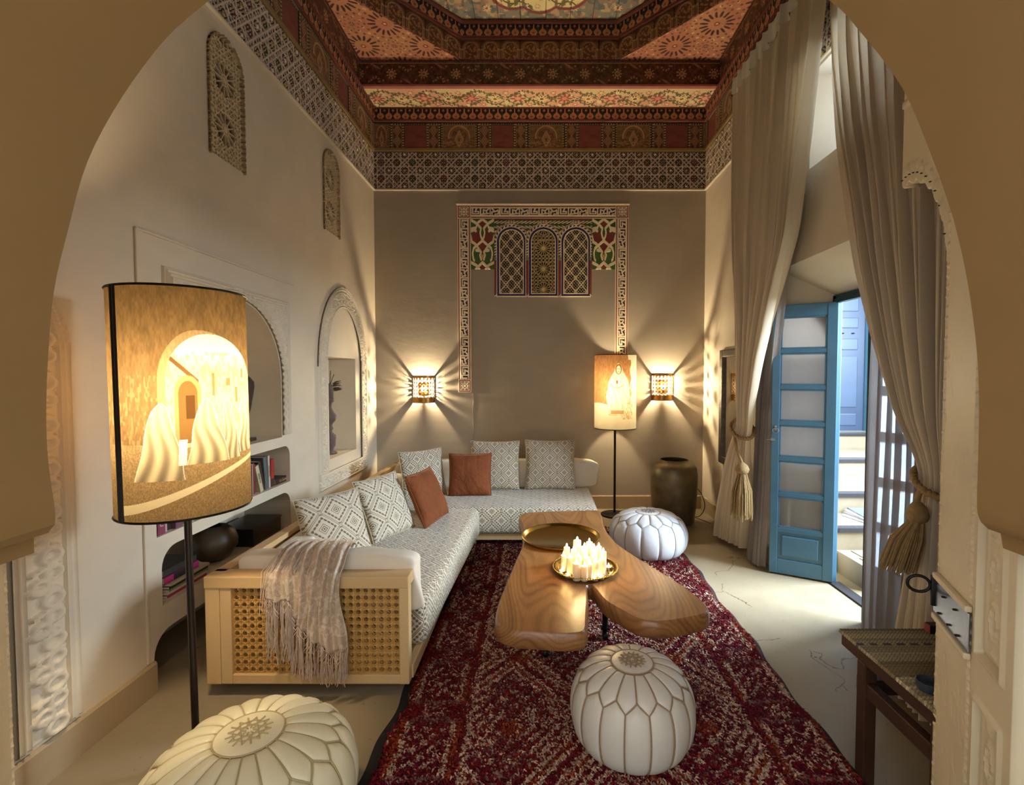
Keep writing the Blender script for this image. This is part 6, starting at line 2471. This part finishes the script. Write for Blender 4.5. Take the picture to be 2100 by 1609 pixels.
    mb_.build('embroidered_star', stitch, mo, smooth=60)
    mb_ = MB(); mb_.lathe([(0, 0.002), (R_ * 0.74, 0.0), (R_ * 0.76, 0.006), (R_ * 0.74, 0.012), (0, 0.012)], 40); mb_.build('base', mat, t_, smooth=40)
    return t_


M_lw = leather('white_leather', (214, 204, 186)); M_lc = leather('cream_leather', (226, 212, 172)); M_lg = leather('pale_grey_leather', (206, 204, 202))
M_st1 = plain('brown_stitching', (150, 122, 90), 0.8, var=0.2, vscale=200); M_st2 = plain('ivory_stitching', (176, 156, 108), 0.8); M_st3 = plain('grey_stitching', (140, 130, 124), 0.8)
pouf('white leather pouf with brown stitching on the rug in front of the table', (0.376, 1.945, RUGZ + 0.006), 0.245, 0.318, M_lw, M_st1, 1, 0.1, 16, 0.0030)
pouf('pale grey-white leather pouf standing between table and curtain', (0.912, 4.07, RUGZ + 0.006), 0.318, 0.33, M_lg, M_st3, 2, 0.3, 14, 0.0022)
pouf('cream leather pouf with embossed star beside the street-print lamp', (-0.935, 1.53, 0.0), 0.318, 0.35, M_lc, M_st2, 3, 0.2, 20, 0.0028)

# ================================================================== METAL JAR, CABLE, MIRROR
M_patina = plain('dark_hammered_metal', (104, 92, 68), 0.42, 0.6, 0.35, 9, bmp=0.25, bscale=26)
m = MB(); m.lathe([(0, 0.0), (0.185, 0.0), (0.205, 0.02), (0.222, 0.18), (0.232, 0.36), (0.236, 0.48), (0.225, 0.56), (0.19, 0.605), (0.150, 0.62), (0.140, 0.64), (0.132, 0.64), (0.138, 0.61), (0.17, 0.58), (0.21, 0.5), (0.21, 0.1), (0.18, 0.02), (0, 0.02)], 48)
o = m.build('metal_jar', M_patina, smooth=60, loc=(1.365, 4.93, 0.0)); tag(o, 'tall dark hammered metal jar on the floor in the far corner', 'jar')
m = MB(); m.tube(smooth_poly([(1.60, 5.1, 0.006), (1.66, 5.02, 0.03), (1.70, 4.98, 0.14), (1.68, 5.02, 0.26), (1.63, 5.1, 0.33)], 8, False), 0.004, 6)
m.tube(smooth_poly([(1.60, 5.1, 0.006), (1.56, 5.18, 0.005), (1.66, 5.0, 0.004), (1.72, 4.86, 0.004)], 8, False), 0.003, 6)
o = m.build('power_cable', M_black, smooth=60); tag(o, 'thin black cable looping on the floor beside the metal jar', 'cable')
M_pewter = plain('hammered_pewter', (96, 88, 76), 0.4, 0.85, 0.25, 40, bmp=0.7, bscale=70)
mr = thing('wall_mirror', 'tall narrow mirror in hammered pewter frame beside the curtain', 'mirror', (XR, 4.585, 0.63))
Wm, Hm, fw = 0.52, 1.11, 0.07
for (yc, zc_, dy, dz) in ((-Wm / 2 + fw / 2, Hm / 2, fw, Hm), (Wm / 2 - fw / 2, Hm / 2, fw, Hm)):
    m = MB(); m.box((-0.02, yc, zc_), (0.04, dy, dz), bev=0.008); m.build('frame_side', M_pewter, mr)
for zc_ in (fw / 2, Hm - fw / 2):
    m = MB(); m.box((-0.02, 0, zc_), (0.04, Wm - 2 * fw, fw), bev=0.008); m.build('frame_rail', M_pewter, mr)
m = MB(); m.box((-0.012, 0, Hm / 2), (0.006, Wm - 2 * fw + 0.01, Hm - 2 * fw + 0.01))
m.build('mirror_glass', plain('silvered_glass', (220, 220, 214), 0.03, 1.0, 0.02), mr)

# ================================================================== BENCH
M_dkw = wood_mat('dark_stained_wood', (58, 36, 24), (80, 52, 34), (40, 24, 16), 8.0, 0.45, (1, 0.2, 1))
bn = thing('mat_bench', 'dark wooden bench with woven reed mat top by the entrance', 'bench', (1.45, 1.62, 0))
bl = -Vector(bn.location)
BX0, BX1, BY0, BY1, BZ = 1.175, 1.74, 1.36, 1.865, 0.52
for (x, nm) in ((BX0 + 0.02, 'rail'), (BX1 - 0.02, 'rail')):
    m = MB(); m.box((x, (BY0 + BY1) / 2, BZ - 0.045), (0.04, BY1 - BY0, 0.05), bev=0.005); m.build(nm, M_dkw, bn, loc=bl)
    m = MB(); m.box((x + 0.005, (BY0 + BY1) / 2 - 0.02, BZ - 0.165), (0.032, BY1 - BY0 - 0.12, 0.055), bev=0.005); m.build('stretcher', M_dkw, bn, loc=bl)
for y in (BY0 + 0.02, BY1 - 0.02):
    m = MB(); m.box(((BX0 + BX1) / 2, y, BZ - 0.045), (BX1 - BX0 - 0.08, 0.035, 0.05), bev=0.005); m.build('rail', M_dkw, bn, loc=bl)
m = MB(); m.box(((BX0 + BX1) / 2, BY1 - 0.11, BZ - 0.165), (BX1 - BX0 - 0.1, 0.032, 0.055), bev=0.005); m.build('stretcher', M_dkw, bn, loc=bl)
for x in (BX0 + 0.025, BX1 - 0.03):
    for y in (BY0 + 0.05, BY1 - 0.115):
        m = MB(); m.box((x, y, (BZ - 0.07) / 2), (0.045, 0.045, BZ - 0.07), bev=0.004); m.build('leg', M_dkw, bn, loc=bl)


def mat_pat(u, v):
    W_, H_ = BX1 - BX0, BY1 - BY0
    R_ = np.random.default_rng(17)
    nrow = 80
    row = np.clip((v / H_ * nrow).astype(int), 0, nrow - 1)
    tone = R_.random(nrow)[row]
    c = base(u, (190, 174, 136)) * (0.74 + 0.45 * tone)[..., None]
    st_ = np.abs(per(u + 0.006 * (row % 2), 0.014)) < 0.003
    c = paint(c, st_, (96, 76, 46), 0.55)
    c = paint(c, np.sin(v / H_ * nrow * 2 * PI) < -0.5, (92, 74, 46), 0.6)
    band = (np.abs(v - H_ * 0.80) < 0.006) | (np.abs(v - H_ * 0.42) < 0.004)
    c = paint(c, band & (np.sin(u * 2 * PI / 0.05) > -0.3), (60, 52, 78), 0.85)
    c = paint(c, np.abs(v - H_ * 0.5) < 0.04, (112, 84, 50), 0.5)
    h = 0.004 + 0.0022 * np.sin(v / H_ * nrow * 2 * PI) + 0.001 * st_
    return c, h, None


M_reed = vcol('woven_reed', 0.7, 0.3)
relief('woven_mat', M_reed, bn, (BX0 + bl.x - 0.006, BY0 + bl.y, BZ - 0.018), (1, 0, 0), (0, 1, 0), (0, 0, 1), BX1 - BX0 + 0.006, BY1 - BY0 + 0.01, 0.0031, mat_pat, back=0.006)
bxo = thing('matchbox', 'small red and black box on the far corner of the bench', 'box', (1.54, 1.84, 0.510))
m = MB(); m.box((0, 0, 0.017), (0.10, 0.03, 0.034), bev=0.002); m.build('sleeve', plain('black_card', (40, 26, 26), 0.5), bxo)
m = MB(); m.box((-0.0505, 0, 0.017), (0.002, 0.027, 0.030)); m.build('end_face', plain('red_card', (150, 52, 48), 0.5), bxo)
m = MB(); m.lathe([(0, 0), (0.030, 0), (0.034, 0.008), (0.036, 0.026), (0.033, 0.028), (0.030, 0.012), (0, 0.008)], 24)
o = m.build('ashtray', plain('blue_glazed_clay', (60, 66, 74), 0.25, var=0.2), smooth=50, loc=(1.225, 1.50, 0.510)); tag(o, 'small dark glazed ashtray on the bench mat', 'ashtray')
# ================================================================== BOOKS AND SHELF OBJECTS
M_page = plain('book_pages', (214, 198, 164), 0.9, var=0.08, vscale=80, stretch=(1, 1, 30))


def text_part(s, size, mat, parent, M):
    cu = bpy.data.curves.new('lettering', 'FONT')
    cu.body = s; cu.size = size; cu.extrude = 0.0003; cu.align_x = 'CENTER'; cu.align_y = 'CENTER'
    cu.materials.append(mat)
    tmp = bpy.data.objects.new('lettering_curve', cu)
    COL.objects.link(tmp)
    me = bpy.data.meshes.new_from_object(tmp.evaluated_get(bpy.context.evaluated_depsgraph_get()))
    bpy.data.objects.remove(tmp)
    me.name = 'lettering'
    o = bpy.data.objects.new('lettering', me)
    link(o, parent)
    o.matrix_local = M
    return o


M_ink_w = plain('white_ink', (236, 228, 210), 0.6, var=0.03)
M_ink_y = plain('gold_ink', (206, 170, 84), 0.5, var=0.05)
M_ink_k = plain('black_ink', (40, 34, 32), 0.6, var=0.05)


def book(label, loc, w, h, d, c, lean=0.0, text=None, ink=None, band=None, flat=False, rz=0.0, name='book', group='books standing on the middle shelf'):
    """standing: spine faces +x, thickness along y. flat: lying with its spine toward +x"""
    t = thing(name, label, 'book', loc, group=group)
    mat = plain('cover_%d_%d_%d' % c, c, 0.45, var=0.10, vscale=14)
    m = MB()
    m.box((-d / 2, -w / 2 + 0.001, h / 2), (d, 0.0022, h)); m.box((-d / 2, w / 2 - 0.001, h / 2), (d, 0.0022, h)); m.box((-0.0012, 0, h / 2), (0.0024, w, h), bev=0.0008)
    cv = m.build('cover', mat, t)
    m = MB(); m.box((-d / 2, 0, h / 2), (d - 0.006, w - 0.004, h - 0.006)); m.build('page_block', M_page, t)
    if band:
        m = MB(); m.box((0.0003, 0, h * band[0]), (0.0008, w * 0.98, h * band[1])); m.build('spine_band', plain('band_%d_%d_%d' % band[2], band[2], 0.5, var=0.08), cv)
    if text:
        M = Matrix.Translation((0.0012, 0, h * 0.52)) @ Matrix(((0, 0, 1, 0), (0, 1, 0, 0), (-1, 0, 0, 0), (0, 0, 0, 1)))
        # baseline runs down the spine
        M = Matrix.Translation((0.0012, 0, h * 0.52)) @ Matrix(((0, 0, 1, 0), (0, 1, 0, 0), (-1, 0, 0, 0), (0, 0, 0, 1)))
        text_part(text, min(w * 0.62, h * 1.5 / max(4, len(text))), ink or M_ink_w, cv, M)
    if flat:
        t.rotation_euler = (PI / 2, 0, rz)
        t.rotation_euler = (Matrix.Rotation(rz, 3, 'Z') @ Matrix.Rotation(PI / 2, 3, 'X')).to_euler()
    else:
        t.rotation_euler = (lean, 0, 0)
    return t


SHZ = 0.726
ORD = ['first', 'second', 'third', 'fourth', 'fifth', 'sixth', 'seventh', 'eighth', 'ninth', 'tenth', 'eleventh', 'twelfth', 'thirteenth', 'fourteenth', 'fifteenth', 'sixteenth', 'seventeenth', 'eighteenth', 'nineteenth', 'twentieth',
       'twenty-first', 'twenty-second', 'twenty-third', 'twenty-fourth', 'twenty-fifth', 'twenty-sixth', 'twenty-seventh', 'twenty-eighth']
ROW = [('mauve', (138, 62, 84), .050, .205, 'SUR PROU', M_ink_w, None), ('pale pink', (206, 160, 160), .026, .200, None, None, (.62, .4, (214, 200, 190))), ('black', (44, 34, 32), .042, .205, 'the Sinyteu', M_ink_y, None),
       ('plum purple', (112, 72, 92), .050, .198, None, None, None), ('ivory', (214, 200, 164), .012, .2, None, None, None), ('brown', (110, 78, 50), .045, .19, None, None, None), ('sand', (200, 180, 130), .030, .2, 'PARTLOW', M_ink_k, None),
       ('charcoal', (52, 44, 42), .042, .2, 'That went 13', M_ink_w, None), ('dark olive', (58, 50, 36), .022, .19, None, None, None), ('terracotta', (160, 84, 60), .022, .195, None, None, None),
       ('crimson', (150, 28, 44), .046, .2, None, None, (.2, .25, (190, 150, 90))), ('scarlet', (178, 40, 56), .030, .2, 'LUCY 13', M_ink_w, None), ('cream', (222, 208, 170), .016, .19, None, None, None),
       ('green', (96, 100, 56), .012, .2, None, None, None), ('straw', (206, 180, 120), .026, .195, None, None, None), ('maroon', (104, 30, 34), .028, .2, None, None, None), ('dark teal', (52, 62, 62), .052, .2, None, None, (.3, .4, (200, 176, 160))),
       ('magenta', (126, 40, 84), .030, .2, None, None, (.25, .2, (210, 206, 196))), ('honey', (196, 152, 84), .022, .195, None, None, None), ('indigo', (58, 40, 88), .036, .2, None, None, (.75, .2, (206, 200, 210))),
       ('vermilion', (180, 70, 34), .026, .2, None, None, None), ('orange', (206, 120, 36), .028, .2, None, None, (.25, .1, (120, 40, 30))), ('brick red', (150, 66, 56), .020, .195, None, None, None), ('grey green', (96, 108, 100), .046, .19, None, None, (.7, .3, (150, 150, 140))),
       ('bottle green', (48, 60, 46), .032, .2, None, None, None), ('pale grey', (192, 192, 176), .024, .2, None, None, None), ('raspberry', (156, 54, 70), .036, .2, None, None, None)]
y = 2.312
for i, (cn, c, w, h, tx, ink, band) in enumerate(ROW):
    w *= 0.94
    book('%s paperback on the middle shelf, %s in the row from the lamp' % (cn, ORD[i]), (XL - 0.012 - 0.01 * (i % 3), y + w / 2, SHZ), w, h, 0.13, c, 0.0, tx, ink, band)
    y += w + 0.0012
# leaning and tall books at the far end, then one lying flat
book('cream book leaning steeply at the far end of the row', (XL - 0.02, y + 0.062, SHZ), 0.036, 0.19, 0.13, (206, 190, 150), 0.30, 'ESSAYS', M_ink_k)
book('dark brown book leaning between cream and grey books', (XL - 0.03, y + 0.104, SHZ), 0.030, 0.21, 0.15, (62, 46, 38), 0.27)
book('slate grey tall book with slight lean', (XL - 0.03, y + 0.138, SHZ), 0.040, 0.222, 0.15, (92, 102, 98), 0.10)
book('tall white spined book beside the red one', (XL - 0.03, y + 0.172, SHZ), 0.022, 0.222, 0.15, (200, 186, 170), 0.04, 'COLLECTED', M_ink_k)
book('bright red book standing at the end of the row', (XL - 0.03, y + 0.208, SHZ), 0.040, 0.19, 0.15, (164, 44, 34), 0.0, None, None, (.15, .28, (60, 50, 36)))
YE = y + 0.245
b1 = book('dark novel lying flat with gold lettering on its spine', (XL - 0.03, YE + 0.165, SHZ + 0.022), 0.040, 0.20, 0.14, (52, 34, 36), flat=True, text=None)
b1.location = (XL - 0.028, YE + 0.20, SHZ + 0.021)
text_part('Le Carter', 0.028, M_ink_y, b1.children[0], Matrix.Translation((0.0012, 0, 0.10)) @ Matrix(((0, 0, 1, 0), (0, 1, 0, 0), (-1, 0, 0, 0), (0, 0, 0, 1))))

# low shelf: magazines and books in a pile
zz = 0.3865
for k in range(6):
    th = 0.010 + 0.002 * (k % 3)
    c = [(206, 196, 176), (188, 60, 80), (214, 206, 188), (150, 150, 96), (60, 58, 56), (206, 190, 160)][k]
    nmc = ['ivory', 'pink', 'white', 'olive', 'black', 'cream'][k]
    t = thing('magazine', '%s magazine, %s from the bottom of the low-shelf pile' % (nmc, ORD[k]), 'magazine', (XL - 0.125 + 0.004 * (k % 2), 2.50 + 0.006 * k, zz), group='magazines piled on the low shelf')
    m = MB(); m.box((0, 0, th / 2), (0.21, 0.28, th - 0.001)); m.build('pages', M_page, t)
    m = MB(); m.box((0, 0, th - 0.0008), (0.212, 0.282, 0.0014)); m.box((0.1055, 0, th / 2), (0.0012, 0.282, th)); m.build('cover', plain('magazine_%s' % nmc, c, 0.3, var=0.12), t)
    zz += th + 0.0005
b2 = book('thick pink and black book near the top of the low-shelf pile', (XL - 0.02, 2.49, zz + 0.0175), 0.034, 0.24, 0.17, (170, 44, 96), flat=True, band=(.5, .5, (40, 32, 34)), group='magazines piled on the low shelf')
b2.location = (XL - 0.03, 2.61, zz + 0.0175); zz += 0.0355
b3 = book('thick black book topmost on the low-shelf pile', (XL - 0.03, 2.60, zz + 0.018), 0.035, 0.23, 0.16, (48, 44, 40), flat=True, group='magazines piled on the low shelf')
b3.location = (XL - 0.035, 2.60, zz + 0.018)

M_clay = plain('smoked_clay', (76, 62, 42), 0.45, 0.1, 0.4, 8, bmp=0.2, bscale=20)
m = MB(); m.lathe([(0, 0), (0.055, 0.0), (0.095, 0.03), (0.128, 0.085), (0.130, 0.125), (0.110, 0.175), (0.075, 0.202), (0.050, 0.208), (0.045, 0.205), (0.06, 0.19), (0.09, 0.16), (0.11, 0.12), (0.10, 0.07), (0, 0.02)], 40)
o = m.build('clay_pot', M_clay, smooth=60, loc=(XL - 0.145, 2.90, 0.3865)); tag(o, 'round smoky brown clay pot on the low shelf', 'pot')
bx_ = thing('lacquer_box', 'flat black lacquer box on the low shelf behind the sofa rail', 'box', (XL - 0.15, 3.28, 0.3865))
m = MB(); m.box((0, 0, 0.05), (0.24, 0.34, 0.10), bev=0.006); m.build('body', plain('black_lacquer', (36, 30, 32), 0.25), bx_)
m = MB(); m.box((0, 0, 0.108), (0.25, 0.35, 0.016), bev=0.005); m.build('lid', plain('black_lacquer', (36, 30, 32), 0.25), bx_)

# torso carving in the arched alcove
M_ebony = plain('blackened_wood', (58, 46, 38), 0.5, 0.0, 0.3, 10, bmp=0.3, bscale=16)
ts = thing('torso_sculpture', 'dark carved torso sculpture in the arched alcove', 'sculpture', (XL - 0.13, 3.20, 1.0605))
m = MB(); m.lathe([(0, 0), (0.05, 0), (0.05, 0.015), (0.028, 0.02), (0.024, 0.14), (0.040, 0.17), (0.055, 0.22), (0.072, 0.30), (0.082, 0.36), (0.080, 0.39), (0.055, 0.42), (0.03, 0.44), (0.026, 0.455), (0, 0.46)], 24)
m.v = [(v[0] * 0.75, v[1], v[2]) for v in m.v]
m.build('body', M_ebony, ts, smooth=60)
m = MB(); m.box((0, 0, 0.01), (0.10, 0.12, 0.02), bev=0.004); m.build('plinth', M_ebony, ts)
# ledge at the back of the alcove
m = MB(); m.box((XL - 0.28, 2.945, 1.095), (0.08, 0.97, 0.035), bev=0.01); m.box((XL - 0.29, 2.945, 1.072), (0.06, 0.97, 0.024), bev=0.006); m.build('alcove_ledge', M_carve, wall_left)

# driftwood totem in the niche
M_drift = plain('grey_driftwood', (98, 84, 76), 0.8, 0.0, 0.35, 14, bmp=0.5, bscale=30)
tt_ = thing('driftwood_figure', 'grey driftwood figure crowned with dry leaves in the niche', 'sculpture', (XL - 0.12, 4.50, 0.7655))
m = MB(); m.lathe([(0, 0), (0.05, 0.0), (0.055, 0.012), (0.03, 0.03), (0.022, 0.045), (0.045, 0.08), (0.055, 0.13), (0.05, 0.17), (0.018, 0.20), (0.014, 0.215), (0.028, 0.235), (0.02, 0.26), (0.022, 0.275), (0.048, 0.31), (0.05, 0.36), (0.03, 0.40), (0.018, 0.43), (0.016, 0.47), (0.034, 0.49), (0.032, 0.54), (0.04, 0.58), (0.03, 0.63), (0, 0.66)], 18)
m.v = [(v[0] * (1 + 0.15 * math.sin(40 * v[2])), v[1] * (1 + 0.2 * math.sin(31 * v[2] + 1)), v[2]) for v in m.v]
m.build('body', M_drift, tt_, smooth=60)
M_dry = plain('dry_leaves', (92, 76, 56), 0.8, 0.0, 0.35, 20)
R = random.Random(12)
lf = MB().add([(0, 0, 0), (0.012, 0.03, 0.005), (0, 0.075, 0.0), (-0.012, 0.03, 0.005), (0, 0.03, -0.004)], [(0, 1, 4), (1, 2, 4), (2, 3, 4), (3, 0, 4)]).mesh('dry_leaf', M_dry)
for k in range(26):
    o = bpy.data.objects.new('dry_leaf', lf); link(o, tt_)
    a = R.random() * 2 * PI
    o.location = (0.02 * math.cos(a), 0.02 * math.sin(a), 0.55 + 0.11 * R.random())
    o.rotation_euler = (R.uniform(-0.2, 0.9), R.uniform(-0.5, 0.5), a - PI / 2); o.scale = (1.3, 1.25, 1.3)
m = MB(); m.tube([(0, 0.0, 0.62), (0.0, 0.06, 0.70), (0.0, 0.10, 0.735)], 0.004, 6); m.tube([(0, 0, 0.62), (0.0, 0.02, 0.70), (0.01, 0.0, 0.77)], 0.004, 6)
m.build('twig', M_drift, tt_)
